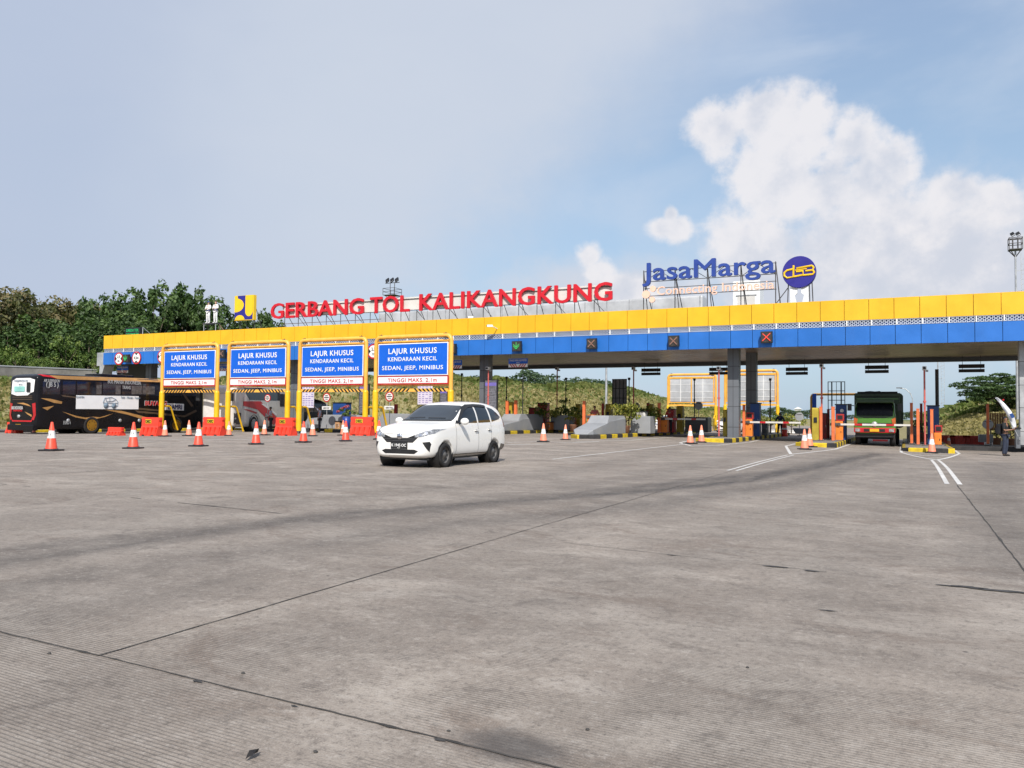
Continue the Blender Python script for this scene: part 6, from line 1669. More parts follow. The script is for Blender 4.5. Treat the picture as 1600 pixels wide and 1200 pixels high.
def person(label, loc, rz, h=1.68, arms=None, legs=None, top=(.30, .30, .34), vest=None, pants=(.02, .022, .03), cap=None, scarf=None, skin=None, lean=0.0, name='person', cat='person', group=None, head_turn=0.0):
    """faces local -y; arms = ((elbow, wrist) left (+x), (elbow, wrist) right) in metres for a 1.70 m figure"""
    t = thing(name, label, cat, loc, rz, group); k = h / 1.70
    sm = skin or SKIN
    arms = arms or (((.27, .02, 1.10), (.28, -.06, .86)), ((-.27, .02, 1.10), (-.28, -.06, .86)))
    legs = legs or (((.10, -.02, .49), (.11, .03, .09)), ((-.10, -.01, .49), (-.11, .03, .09)))
    L = lambda p: (p[0], p[1] - lean * max(0, p[2] - .95), p[2])
    P = lambda *p: tuple(c * k for c in L(p))
    N, E = [], []
    def add(p, r, par=None, raw=False):
        q = p if raw else L(p)
        N.append((q[0] * k, q[1] * k, q[2] * k, (r[0] * k, r[1] * k) if isinstance(r, tuple) else r * k)); i = len(N) - 1
        if par is not None: E.append((par, i))
        return i
    pel = add((0, 0, .95), (.135, .10)); wai = add((0, 0, 1.10), (.125, .09), pel); che = add((0, .0, 1.28), (.15, .10), wai); nb = add((0, .015, 1.41), (.085, .07), che)
    ne = add((0, .01, 1.47), (.052, .052), nb); jaw = add((0, -.02, 1.535), (.066, .070), ne); hd = add((0, -.005, 1.60), (.077, .092), jaw); tp = add((0, .01, 1.665), (.058, .070), hd)
    ends = []
    for s, (el, wr) in zip((1, -1), arms):
        sh = add((s * .165, .01, 1.385), .062, che); e = add(el, .043, sh); w = add(wr, .028, e)
        d = (Vector(wr) - Vector(el)).normalized(); side = d.cross(Vector((0, 1, .2))).normalized()
        if side.length < .1: side = Vector((1, 0, 0))
        pm = Vector(wr) + d * .055; p_ = add(tuple(pm), (.030, .018), w)
        nrm = d.cross(side).normalized()
        for q, ln in ((-.024, .062), (-.008, .072), (.008, .068), (.023, .054)):
            b0 = pm + d * .03 + side * q; a1 = add(tuple(b0), .0095, p_); a2 = add(tuple(b0 + d * ln * .5 + nrm * .006), .0085, a1); add(tuple(b0 + d * ln + nrm * .022), .0075, a2)
        th = pm - d * .02 + side * .032; a1 = add(tuple(th), .011, p_); add(tuple(th + d * .045 + side * .014 + nrm * .01), .009, a1)
        ends.append((Vector(L(tuple(pm))) * k, d))
    for s, (kn, an) in zip((1, -1), legs):
        hp = add((s * .085, 0, .90), .085, pel); kk = add(kn, .058, hp, raw=True); aa = add(an, .040, kk, raw=True); f = add((an[0] * 1.05, an[1] - .05, .045), .038, aa, raw=True); add((an[0] * 1.1, an[1] - .16, .032), .032, f, raw=True)
    skinned('body', N, E, sm, t)
    # face and hair
    hc = Vector(N[hd][:3])
    mb = MB()
    mb.cyl(hc + Vector((0, -.075, .005)) * k, hc + Vector((0, -.104, -.028)) * k, .010 * k, sm, 8, r2=.017 * k); mb.build('nose', t)
    for s in (-1, 1):
        MB().lathe([(0, -.010 * k), (.009 * k, -.004 * k), (.009 * k, .004 * k), (0, .01 * k)], EYE_, 8, axis='Y', c=tuple(hc + Vector((s * .031, -.080, .012)) * k)).build('eye', t)
        MB().lathe([(0, -.02 * k), (.022 * k, -.012 * k), (.026 * k, .012 * k), (0, .02 * k)], sm, 8, axis='X', c=tuple(hc + Vector((s * .078, .005, -.005)) * k)).build('ear', t)
    MB().box(tuple(hc + Vector((0, -.080, -.062)) * k), (.044 * k, .012 * k, .010 * k), mat('lip', (.20, .07, .06), .5)).build('mouth', t)
    def shell(rad, zmin, m, nm, fr=-.045, dz=.0):
        bm = bmesh.new(); bmesh.ops.create_uvsphere(bm, u_segments=18, v_segments=12, radius=1)
        dl = [v for v in bm.verts if v.co.z < zmin or (v.co.y < fr / .09 and v.co.z < .42)]
        bmesh.ops.delete(bm, geom=dl, context='VERTS')
        for v in bm.verts: v.co = Vector((v.co.x * rad[0] * k, v.co.y * rad[1] * k, v.co.z * rad[2] * k)) + hc + Vector((0, .008, .012 + dz)) * k
        me = bpy.data.meshes.new(nm); bm.to_mesh(me); bm.free(); me.materials.append(m)
        for p in me.polygons: p.use_smooth = True
        o = bpy.data.objects.new(nm, me); COL.objects.link(o); o.parent = t; return o
    if scarf: shell((.105, .118, .125), -.95, scarf, 'head_scarf', fr=-.075)
    else: shell((.090, .106, .104), -.42, HAIR, 'hair')
    if cap:
        shell((.098, .114, .092), .12, cap, 'cap', fr=-9, dz=.022); MB().box(tuple(hc + Vector((0, -.13, .045)) * k), (.13 * k, .10 * k, .012 * k), cap, bevel=.004).build('cap_peak', t)
    # clothes
    tm = mat('cloth_%d_%d_%d' % tuple(int(c * 999) for c in top), top, .85, var=.2, scale=9)
    g = .014
    n2 = [N[pel][:3] + ((.143 * k, .110 * k),), N[wai][:3] + (((.125 + g) * k, (.09 + g) * k),), N[che][:3] + (((.15 + g) * k, (.10 + g) * k),), N[nb][:3] + ((.085 * k, .075 * k),)]
    e2 = [(0, 1), (1, 2), (2, 3)]
    for s, (el, wr) in zip((1, -1), arms):
        b0 = len(n2); a, b, c = Vector(L((s * .165, .01, 1.385))), Vector(L(el)), Vector(L(wr))
        n2 += [tuple(a * k) + (.074 * k,), tuple((a.lerp(b, .9)) * k) + (.058 * k,)]; e2 += [(2, b0), (b0, b0 + 1)]
        if vest is not None or name == 'figure_statue': n2.append(tuple(b.lerp(c, .85) * k) + (.04 * k,)); e2.append((b0 + 1, b0 + 2))
    skinned('shirt', n2, e2, tm, t)
    if vest is not None:
        skinned('vest', [N[pel][:3] + ((.152 * k, .118 * k),), N[wai][:3] + ((.150 * k, .116 * k),), N[che][:3] + ((.176 * k, .126 * k),), (N[nb][0], N[nb][1], N[nb][2] - .02 * k, (.10 * k, .088 * k))], [(0, 1), (1, 2), (2, 3)], vest, t)
        zb_ = 1.08
        mb = MB(); c = Vector(L((0, 0, 1.10))) * k; mb.lathe([(1.0, -.02 * k), (1.0, .02 * k)], mat('reflective_tape', (.6, .6, .55), .3), 20); mb.v = [(v[0] * .150 * k + c.x, v[1] * .118 * k + c.y, v[2] + c.z) for v in mb.v]; mb.build('reflective_band', t)
    pm_ = mat('pants_%d_%d_%d' % tuple(int(c * 999) for c in pants), pants, .8, var=.2, scale=8)
    n3 = [N[pel][:3] + ((.146 * k, .112 * k),)]; e3 = []
    for s, (kn, an) in zip((1, -1), legs):
        b0 = len(n3); n3 += [(s * .088 * k, 0, .88 * k, .098 * k), tuple(Vector(kn) * k) + (.074 * k,), tuple(Vector((an[0], an[1], an[2] - .03)) * k) + (.064 * k,)]; e3 += [(0, b0), (b0, b0 + 1), (b0 + 1, b0 + 2)]
    skinned('trousers', n3, e3, pm_, t)
    for s, (kn, an) in zip((1, -1), legs):
        x, y = an[0] * k, an[1] * k
        skinned('shoe', [(x, y + .03 * k, .05 * k, .046 * k), (x * 1.05, y - .07 * k, .045 * k, .046 * k), (x * 1.1, y - .19 * k, .035 * k, .036 * k)], [(0, 1), (1, 2)], RUBBER if name == 'person' else WHITE, t, sub=1)
    return t, ends
ORV = mat('orange_vest', (.75, .13, .04), .7, var=.1, scale=5)
def W2(t, p): return Matrix.Translation(t.location) @ Matrix.Rotation(t.rotation_euler.z, 4, 'Z') @ Vector(p)
# the man with the flag at the right edge
p = grd(1571, 712.5)
m1, ends = person('man in dark clothes at the right edge of the lanes carrying a furled white flag', p, R(62), h=1.70,
                  arms=(((.24, -.08, 1.10), (.14, -.29, 1.20)), ((-.23, -.06, 1.10), (-.08, -.27, 1.14))), top=(.012, .014, .016), pants=(.022, .03, .055), lean=.04, legs=(((.07, -.03, .49), (.07, .03, .09)), ((-.07, .0, .49), (-.08, .05, .09))))
hnd = W2(m1, (ends[0][0] + ends[1][0]) / 2)
fl = thing('feather_flag', 'furled white feather flag with small blue mark held slanting by the man in dark clothes', 'flag', hnd)
tipw = wp(1557, 621, hnd.y); d = tipw - hnd; dn = d.normalized(); pr = Vector((1, 0, 0)); pr = (pr - dn * pr.dot(dn)).normalized(); back = dn.cross(pr)
FLAGM = mat('flag_cloth', (.74, .76, .80), .7, var=.08, scale=3)
LL = d.length; mb = MB(); nn = 22; ring = []
for i in range(nn + 1):
    u = i / nn; c = dn * (LL * (.0 + u)); w = .19 * (sin(pi * min(1, u * .92 + .10)) ** .55) * (1 - .25 * u) if u < 1 else .0
    bow = .07 * sin(pi * u)
    ring.append([c + pr * (bow - .04) + back * (.03 * sin(u * 9)), c + pr * (bow + w * .5) + back * (.09 * sin(u * 7 + 1)), c + pr * (bow + w) + back * (.05 * sin(u * 8 + 2))])
vs = [q for r_ in ring for q in r_]; mb.add(vs, [(i * 3 + j, i * 3 + j + 1, i * 3 + j + 4, i * 3 + j + 3) for i in range(nn) for j in range(2)], FLAGM, True)
o = mb.build('flag_cloth', fl, fix=False); md = o.modifiers.new('s', 'SOLIDIFY'); md.thickness = .012
mb = MB(); cc = dn * (LL * .36) + pr * .17 - back * .14
mb.add([cc + pr * a + dn * b for a, b in ((-.06, -.10), (.07, -.10), (.07, .10), (-.06, .10))], [(0, 1, 2, 3)], NAVY); mb.add([cc - back * .02 + pr * .0 + dn * (.75 + b) + pr * a for a, b in ((-.03, -.03), (.03, -.03), (.03, .03), (-.03, .03))], [(0, 1, 2, 3)], REDP); o = mb.build('flag_mark', fl, fix=False); o.modifiers.new('s', 'SOLIDIFY').thickness = .01
mb = MB(); mb.tube([dn * (-.35) , dn * (LL * .45) + pr * .03, dn * (LL * .98)], .012, GALV, 6); mb.build('pole', fl)
bp = thing('backpack', 'black backpack on the back of the man with the flag', 'backpack', W2(m1, (0, .19, 1.16)), m1.rotation_euler.z)
mb = MB(); mb.box((0, .02, .0), (.32, .20, .46), BLACK, bevel=.08); mb.box((0, .13, -.06), (.24, .08, .24), BLACK, bevel=.03); mb.build('pack_body', bp)
for s in (-1, 1): MB().tube([(s * .10, -.05, .20), (s * .13, -.20, .26), (s * .14, -.30, .10), (s * .13, -.20, -.14), (s * .11, -.06, -.18)], .018, BLACK, 6).build('strap', bp)
# lane workers
def at(px, py, Y, z=None):
    p = wp(px, py, Y); p.z = gz(p.x, p.y) if z is None else z; return p
p = at(423, 678, 41.5)
w1, e1 = person('worker in grey shirt and orange vest holding a dark red folder by the second portal', p, R(-62), h=1.62, vest=ORV, top=(.36, .36, .42), arms=(((.25, -.02, 1.12), (.22, -.22, 1.02)), ((-.24, -.04, 1.12), (-.20, -.24, 1.00))), lean=.08)
fo = thing('folder', 'dark red folder held by the worker below the red ringed sign', 'folder', W2(w1, (-.02, -.34, .98)), w1.rotation_euler.z)
mb = MB(); mb.box((0, 0, 0), (.34, .03, .42), mat('folder_red', (.13, .015, .02), .6), rot=Matrix.Rotation(R(-25), 3, 'Y'), bevel=.006); mb.build('cover', fo); mb = MB(); mb.box((0, .02, 0), (.31, .012, .39), WHITE, rot=Matrix.Rotation(R(-25), 3, 'Y')); mb.build('pages', fo)
p = at(499, 678, 41.5)
person('worker in orange vest raising one arm to the white notice sheet', p, R(-50), h=1.62, vest=ORV, top=(.34, .33, .40), arms=(((.24, .0, 1.12), (.22, -.10, .90)), ((-.26, -.14, 1.52), (-.30, -.34, 1.70))))
p = at(324, 681, 40.5)
person('worker in checked shirt half hidden behind an orange barrier beside the black coach', p, R(-20), h=1.62, vest=None, top=(.38, .33, .38), pants=(.02, .025, .05), arms=(((.25, -.02, 1.12), (.20, -.2, 1.0)), ((-.26, .0, 1.1), (-.24, -.12, .88))))
p = at(553, 680, 45.8, z=gz(-28, 45) - .28)
person('attendant with dark red head scarf behind the flower pot', p, R(30), h=1.58, top=(.30, .26, .32), scarf=mat('scarf_red', (.10, .015, .02), .8))
p = at(929, 680, 49.2); p.z = .28
person('attendant with short black hair in a red and grey shirt behind the long wedge barrier', p, R(20), h=1.66, top=(.40, .10, .09), vest=mat('grey_red_vest', (.42, .10, .10), .8, var=.3, scale=5))
p = at(1046, 680, 52.6); p.z = .26
person('attendant in red beside the dark red cabinet and the lowered boom', p, R(15), h=1.66, top=(.40, .03, .03), cap=BLACK)
p = at(1219, 683, 62)
person('man in navy vest seen from behind standing in the lane right of the columns', p, R(175), h=1.72, top=(.015, .025, .07), vest=mat('navy_vest', (.016, .03, .09), .8), legs=(((.14, -.01, .49), (.17, .03, .09)), ((-.12, -.01, .49), (-.15, .03, .09))), arms=(((.30, .0, 1.12), (.34, -.08, .92)), ((-.30, .02, 1.12), (-.30, -.12, .95))))
wp_ = thing('orange_jerrycan', 'orange red traffic drum right of the man in the navy vest', 'drum', at(1226, 683, 61.8)); mb = MB(); mb.lathe([(0, 0), (.22, 0), (.22, .12), (.19, .15), (.17, .5), (.17, .55), (.15, .85), (.13, .92), (0, .94)], WBAR, 16); mb.build('drum_body', wp_); mb = MB(); mb.lathe([(.178, .50), (.168, .62)], WHITE, 16); mb.build('band', wp_)
# the two white figures on the roof shelf
ST = mat('statue_skin', (.55, .36, .26), .6); WUN = (.74, .74, .74)
for px, l, c_, hr in ((325, 'left one of the two white uniformed figures on the roof, wearing a blue cap', NAVYL, None), (336.5, 'right one of the two white uniformed figures on the roof, with brown hair', None, 1)):
    p = wp(px, 504.6, 46); p.z = fs_.z - .01
    t_, _ = person(l, p, R(5), h=1.68, top=WUN, pants=(.70, .70, .71), cap=c_, skin=ST, name='figure_statue', cat='statue', arms=(((.25, -.02, 1.14), (.10, -.20, 1.12)), ((-.25, -.02, 1.14), (-.10, -.20, 1.08))))
    MB().lathe([(1, -.03), (1, .03)], NAVYL, 18).build('belt', t_).scale = (.155, .122, 1)
    bpy.data.objects[[o.name for o in t_.children if o.name.startswith('belt')][0]].location = (0, 0, 1.0)
    if hr:
        for o in t_.children:
            if o.name.startswith('hair'): o.data.materials[0] = mat('hair_brown', (.12, .05, .03), .6)

# ================================================================== VEGETATION
def leafm(name, col):
    if name in MATS: return MATS[name]
    m = bpy.data.materials.new(name); m.use_nodes = True; MATS[name] = m; k = NT(m.node_tree); b = m.node_tree.nodes['Principled BSDF']
    tc = k.new('ShaderNodeTexCoord'); n = k.noise(tc.outputs['Object'], .9, 3, .6)
    k.put(b.inputs['Base Color'], k.mix(k.ss(n, .3, .7), tuple(c * .70 for c in col), tuple(c * 1.3 for c in col))); b.inputs['Roughness'].default_value = .55
    b.inputs['Specular IOR Level'].default_value = .3
    tr = k.new('ShaderNodeBsdfTranslucent'); tr.inputs[0].default_value = (col[0] * 1.5, col[1] * 1.7, col[2] * .8, 1)
    ms = k.new('ShaderNodeMixShader'); ms.inputs[0].default_value = .22; out = m.node_tree.nodes['Material Output']
    m.node_tree.links.new(b.outputs[0], ms.inputs[1]); m.node_tree.links.new(tr.outputs[0], ms.inputs[2]); m.node_tree.links.new(ms.outputs[0], out.inputs[0])
    return m
BARK = mat('bark', (.13, .10, .075), .9, var=.3, scale=4)
DK = [leafm('leaf_dark_a', (.038, .070, .020)), leafm('leaf_dark_b', (.055, .098, .027)), leafm('leaf_dark_c', (.085, .135, .04))]
OL = [leafm('leaf_olive_a', (.075, .085, .028)), leafm('leaf_olive_b', (.12, .115, .045)), leafm('leaf_olive_c', (.18, .145, .07))]
BR = [leafm('leaf_bright_a', (.06, .105, .02)), leafm('leaf_bright_b', (.10, .16, .032)), leafm('leaf_bright_c', (.16, .21, .05))]
YG = [leafm('leaf_yellow_a', (.16, .18, .03)), leafm('leaf_yellow_b', (.28, .27, .05)), leafm('leaf_yellow_c', (.07, .11, .02))]
FARL = [leafm('leaf_far_a', (.05, .085, .042)), leafm('leaf_far_b', (.072, .11, .055)), leafm('leaf_far_c', (.095, .13, .065))]  # distance haze mixed into these leaf colours as a shift to blue
def leaves(mb_name, clumps, per, size, mats, parent, seed, droop=.2, long=1.5):
    """clumps: (x, y, z, rx, rz, shade 0..2)"""
    rs = np.random.RandomState(seed); V = []; MI = []
    for (cx, cy_, cz, rx, rz, sh) in clumps:
        n = int(per * (rx ** 1.2)); d = rs.normal(size=(n, 3)); d /= np.linalg.norm(d, axis=1)[:, None]
        d[:, 2] = np.where(d[:, 2] < -.4, -d[:, 2] * .6, d[:, 2])
        rad = rs.uniform(.55, 1.08, n) ** .6
        c = np.stack([cx + d[:, 0] * rx * rad, cy_ + d[:, 1] * rx * rad, cz + d[:, 2] * rz * rad], 1)
        nr = d * .75 + rs.normal(size=(n, 3)) * .55; nr[:, 2] += .35; nr /= np.linalg.norm(nr, axis=1)[:, None]
        a = np.cross(nr, rs.normal(size=(n, 3))); a /= np.linalg.norm(a, axis=1)[:, None]; b = np.cross(nr, a)
        s = size * rs.uniform(.6, 1.25, n)[:, None]
        tip = c + a * s * long * .5; base = c - a * s * long * .5; l = c + b * s * .42 + a * s * .05; r = c - b * s * .42 + a * s * .05
        V.append(np.stack([base, l, tip, r], 1).reshape(-1, 3))
        MI.append(np.clip(np.round(sh + rs.normal(size=n) * .55), 0, 2).astype(int))
    V = np.concatenate(V); MI = np.concatenate(MI); n = len(MI)
    me = bpy.data.meshes.new(mb_name); me.vertices.add(len(V)); me.vertices.foreach_set('co', V.reshape(-1).astype(np.float32))
    me.loops.add(n * 4); me.loops.foreach_set('vertex_index', np.arange(n * 4, dtype=np.int32)); me.polygons.add(n)
    me.polygons.foreach_set('loop_start', np.arange(0, n * 4, 4, dtype=np.int32)); me.polygons.foreach_set('loop_total', np.full(n, 4, dtype=np.int32))
    for m in mats: me.materials.append(m)
    me.polygons.foreach_set('material_index', MI.astype(np.int32)); me.update(); me.validate()
    o = bpy.data.objects.new(mb_name, me); COL.objects.link(o); o.parent = parent; return o
def make_tree(label, H, W, mats, seed, per=46, size=.42, nclump=34, trunk=.3, style='lobed', grp=None, name='broadleaf_tree', z0=.25):
    rg = random.Random(seed); t = thing(name, label, 'tree', group=grp)
    cl = []; limbs = []
    if style == 'lobed':
        nl = rg.randint(4, 6)
        for i in range(nl):
            a = 2 * pi * i / nl + rg.uniform(-.4, .4); rr = W * rg.uniform(.18, .34) if i else 0; top = H * rg.uniform(.80, 1.0) if i else H
            x, y = cos(a) * rr, sin(a) * rr; limbs.append((x, y, top * .86))
            m_ = nclump // nl
            for j in range(m_):
                u = j / max(1, m_ - 1); z = H * z0 + (top - H * z0) * u; sp = W * .30 * (1 - .72 * u ** 1.7)
                cl.append((x * (.6 + .5 * u) + rg.uniform(-sp, sp), y * (.6 + .5 * u) + rg.uniform(-sp, sp), z * .97, W * rg.uniform(.085, .15) * (1.15 - .45 * u), W * rg.uniform(.09, .14), rg.choice((0, 0, 1, 1, 2)) + .25 * u))
    elif style == 'layer':
        for i in range(nclump):
            a = rg.uniform(0, 2 * pi); rr = W * .5 * sqrt(rg.random()); z = H * (.22 + .76 * rg.random() ** .75 * (1 - (rr / (W * .5)) ** 2 * .35)); x, y = cos(a) * rr, sin(a) * rr
            if i % 4 == 0: limbs.append((x * .8, y * .8, z * .95))
            cl.append((x, y, z, W * rg.uniform(.07, .13), W * rg.uniform(.025, .05), rg.choice((0, 0, 1, 1, 2))))
    else:
        for i in range(nclump):
            a = rg.uniform(0, 2 * pi); q = rg.random() ** .5; ph = rg.uniform(-.9, 1); x, y = cos(a) * W * .42 * q * sqrt(1 - ph * ph * .7), sin(a) * W * .42 * q * sqrt(1 - ph * ph * .7)
            z = H * (.58 + .36 * ph)
            if i % 5 == 0: limbs.append((x * .8, y * .8, z * .95))
            cl.append((x, y, max(z, H * .12), W * rg.uniform(.10, .17), W * rg.uniform(.09, .15), rg.choice((0, 0, 1, 1, 2))))
    mb = MB(); mb.tube([(0, 0, -.4), (.05, 0, H * .18), (-.06, .05, H * .36), (.0, .0, H * .55), (.05, 0, H * .72)], [trunk, trunk * .8, trunk * .65, trunk * .45, trunk * .2], BARK, 9)
    for x, y, z in limbs: mb.tube([(0, 0, z * .40), (x * .45, y * .45, z * .66), (x, y, z)], [trunk * .42, trunk * .28, trunk * .08], BARK, 6)
    mb.build('trunk', t)
    leaves('crown', cl, per, size, mats, t, seed)
    return t
def tpos(px, r):
    p = rp(px, 640, r); return Vector((p.x, p.y, terrain_z(p.x, p.y) - .1))
def toph(px, py, r):
    return rp(px, py, r).z - tpos(px, r).z
# ---- the wood on the left bank
proto = [make_tree('x', 10, 8.5, DK, 11, nclump=46, per=62), make_tree('x', 10, 8.0, DK, 12, nclump=46, per=62), make_tree('x', 10, 9.0, DK, 13, nclump=46, per=62)]
proto_o = [make_tree('x', 10, 10, OL, 21, style='round', size=.34, nclump=44, per=60), make_tree('x', 10, 10, OL, 22, style='round', size=.34, nclump=40, per=60)]
proto_b = [make_tree('x', 10, 13, BR, 31, style='round', size=.40, nclump=44, per=34, name='leafy_bush', z0=.05), make_tree('x', 10, 12, BR, 32, style='lobed', size=.42, nclump=40, name='leafy_bush', z0=.05)]
used = set()
def put(pl, i, px, py, r, label, grp, wid=1.0, rz=None):
    o = pl[i % len(pl)]; h = toph(px, py, r) / 10.0
    s = (h * wid, h * wid, h); p = tpos(px, r); rz = rnd.uniform(0, 6) if rz is None else rz
    if o.name in used: o = dup(o, p, rz=rz, label=label, group=grp, scale=s)
    else: used.add(o.name); o.location = p; o.rotation_euler.z = rz; o.scale = s; tag(o, label, None, grp)
    return o
WG = 'trees on the left bank'
dark = [(128, 470, 112, 'dark broadleaf tree where the olive trees end on the left bank'), (158, 466, 116, 'dark tree left of the green message sign'), (184, 464, 113, 'dark lobed tree directly above the left end of the canopy'),
        (212, 459, 118, 'dark tree above the green message sign'), (236, 456, 114, 'dark tree right of the green message sign'), (257, 449, 119, 'tall dark tree with the first of two pointed tops'),
        (282, 449, 116, 'tall dark tree with the second of two pointed tops'), (308, 456, 118, 'dark tree just left of the two white figures'), (330, 470, 112, 'dark tree behind the two white figures'),
        (354, 482, 117, 'dark tree between the white figures and the square sign'), (384, 484, 114, 'dark tree behind the square yellow sign'), (404, 490, 116, 'dark tree right of the square yellow sign'), (421, 494, 120, 'rightmost low dark tree left of the red letter G')]
for i, (px, py, r, l) in enumerate(dark): put(proto, i, px, py, r, l, WG, wid=.80 if i < 10 else .7)
ol = [(-30, 452, 104, 'olive brown tree cut by the left edge of the photo'), (14, 456, 108, 'tall olive brown tree at the far left'), (48, 476, 114, 'olive brown tree right of the tallest left one'), (76, 480, 118, 'low olive brown tree in the dip of the skyline'), (104, 472, 116, 'olive brown tree next to the dark trees'), (140, 476, 122, 'olive brown tree rising behind the first dark trees')]
for i, (px, py, r, l) in enumerate(ol): put(proto_o, i, px, py, r, l, WG, wid=.85)
fr_ = [(-18, 505, 101, 0), (8, 512, 100, 1), (34, 498, 103, 0), (58, 520, 99, 2), (78, 502, 104, 0), (98, 512, 100, 2), (118, 496, 106, 1), (136, 522, 98, 0), (152, 500, 103, 2), (170, 492, 107, 0), (188, 505, 104, 1), (206, 496, 108, 2), (226, 500, 106, 0)]
nmf = ['at the left edge', 'above the coach tail', 'above the coach rear sticker', 'above the coach rear corner', 'below the dip of the skyline', 'left of the bright hanging vines', 'above the middle of the coach roof', 'leaning over the grey bank wall', 'left of the raked end wall', 'directly behind the raked end wall', 'behind the left end of the yellow band', 'below the green message sign', 'right of the green message sign']
for i, (px, py, r, kd) in enumerate(fr_): put(proto, kd, px, py, r, 'lower dark tree of the front row ' + nmf[i], WG, wid=1.15)
bu = [(22, 540, 97, 'bright green bush above the tail of the black coach'), (100, 528, 97, 'bright bush hung with vines below the dark trees'), (64, 558, 95, 'low leafy bush along the grey bank wall'),
      (146, 548, 96, 'low bright bush touching the coach roof'), (172, 556, 97, 'small bright bush left of the pale raked end wall'), (-8, 548, 96, 'bright bush at the left edge above the wall')]
for i, (px, py, r, l) in enumerate(bu): put(proto_b, i, px, py, r, l, 'bushes on the left bank', wid=.8)
# grey retaining wall on the left bank
def bank_wall():
    a, b = rp(-120, 590, 92), rp(150, 590, 95); c = (a + b) / 2; z = rp(10, 590, 92).z; zt = rp(10, 572, 92).z
    t = thing('bank_wall', 'weathered grey concrete wall on top of the grassy left bank', 'wall', (c.x, c.y, z - 1)); d = b - a; ang = atan2(d.y, d.x)
    mb = MB(); mb.box((0, 0, (zt - z + 1) / 2), (d.length, .3, zt - z + 1), mat('old_wall', (.20, .19, .175), .9, var=.25, scale=.6, dirt=.4, dirtcol=(.07, .07, .05)), rz=ang); mb.build('wall_face', t)
    mb = MB(); mb.box((0, 0, zt - z + 1.05), (d.length + .1, .42, .12), GREYW, rz=ang); mb.build('coping', t)
bank_wall()
# ---- trees on the skyline behind the gate
pf = [make_tree('x', 10, 11, FARL, 41, style='round', size=.55, nclump=38, per=26), make_tree('x', 10, 9, FARL, 42, style='lobed', size=.55, nclump=34, per=26)]
sk = [(712, 584, 190, 'dark skyline tree right of the nearest portal sign'), (733, 590, 200, 'low skyline tree left of the dark column'), (785, 590, 185, 'skyline tree right of the dark column'), (803, 593, 190, 'spreading skyline tree left of the tallest one'), (835, 578, 180, 'tallest round dark tree on the skyline under the canopy'),
      (884, 596, 230, 'small skyline tree left of the salmon pole'), (909, 592, 220, 'round skyline tree right of the salmon pole'), (930, 597, 225, 'skyline tree left of the white lamp post'), (950, 599, 230, 'skyline tree behind the white lamp post'), (862, 601, 240, 'low distant tree between the tallest one and the pole'), (970, 606, 235, 'low distant tree behind the black gridded panel')]
for i, (px, py, r, l) in enumerate(sk): put(pf, 0, px, py - (0 if i == 4 else 2), r, l, 'trees on the skyline behind the gate', wid=1.9 if i != 4 else 1.5)
fw = [(1188, 640), (1202, 638), (1214, 636), (1226, 638), (1238, 640), (1250, 643), (1261, 640), (1272, 642), (1284, 645), (1410, 644), (1424, 642), (1436, 645), (1330, 648), (1450, 645)]
nm = ['between the two column legs', 'left of the navy man', 'above the navy man', 'right above the navy man', 'left of the pale roof', 'below the pale roof', 'behind the pale round sign back', 'left of the olive shield', 'behind the olive shield left of the truck', 'right of the green truck', 'behind the salmon post right of the truck', 'behind the camera pole right of the truck', 'hidden behind the truck cab', 'behind the navy cabinet at far right']
for i, (px, py) in enumerate(fw): put(pf, i, px, py, 190 + 9 * (i % 4), 'distant tree on the flat horizon ' + nm[i], 'distant trees on the horizon', wid=2.0)
# small pale house among the distant trees
hp = tpos(1247, 222); hs_ = thing('distant_house', 'tiny pale roofed house above the round sign back left of the truck', 'house', hp); zt = rp(1247, 636.5, 222).z - hp.z
mb = MB(); mb.box((0, 0, (zt - .5) / 2), (1.5, 1.5, zt - .5), OFFW); mb.build('wall', hs_); mb = MB(); mb.prism([(-1.0, zt - .5), (1.0, zt - .5), (0, zt + .1)], WHITE, lambda u, v, w: Vector((u, w - 1, v)), 2); mb.build('roof', hs_)
# ---- right mound: big spreading tree and pale shrubs
big_t = make_tree('large dark spreading tree above the man with the flag', 10, 15, DK, 51, style='layer', size=.30, nclump=110, per=120, trunk=.32, name='spreading_tree')
p = tpos(1566, 84); big_t.location = p; hh = toph(1566, 583, 84) / 10; big_t.scale = (hh * 1.35, hh * 1.35, hh); 
put(proto, 1, 1618, 590, 104, 'dark tree at the right edge behind the pale column', None, wid=1.0)
put(proto, 2, 1548, 604, 112, 'dark tree left of the spreading one on the right mound', None, wid=1.0)
sh = [(1484, 642, 100), (1497, 636, 101), (1510, 628, 104), (1524, 630, 98), (1537, 626, 96), (1512, 643, 93), (1555, 636, 92), (1574, 640, 91), (1592, 640, 91), (1530, 645, 91)]
nm = ['leftmost on the right mound', 'second from left on the right mound', 'below the dark skyline tree', 'in the middle of the right mound', 'touching the big spreading tree', 'low on the mound above the red barriers', 'behind the timber screen', 'behind the flag', 'behind the pale column at the right edge', 'above the orange post at far right']
pb2 = [make_tree('x', 10, 17, [leafm('shrub_a', (.085, .125, .03)), leafm('shrub_b', (.13, .18, .045)), leafm('shrub_c', (.18, .22, .07))], 61, style='round', size=.42, nclump=40, per=60, name='pale_shrub', z0=.05)]
for i, (px, py, r) in enumerate(sh): put(pb2, 0, px, py, r, 'pale green shrub ' + nm[i], 'shrubs on the right mound', wid=1.1)
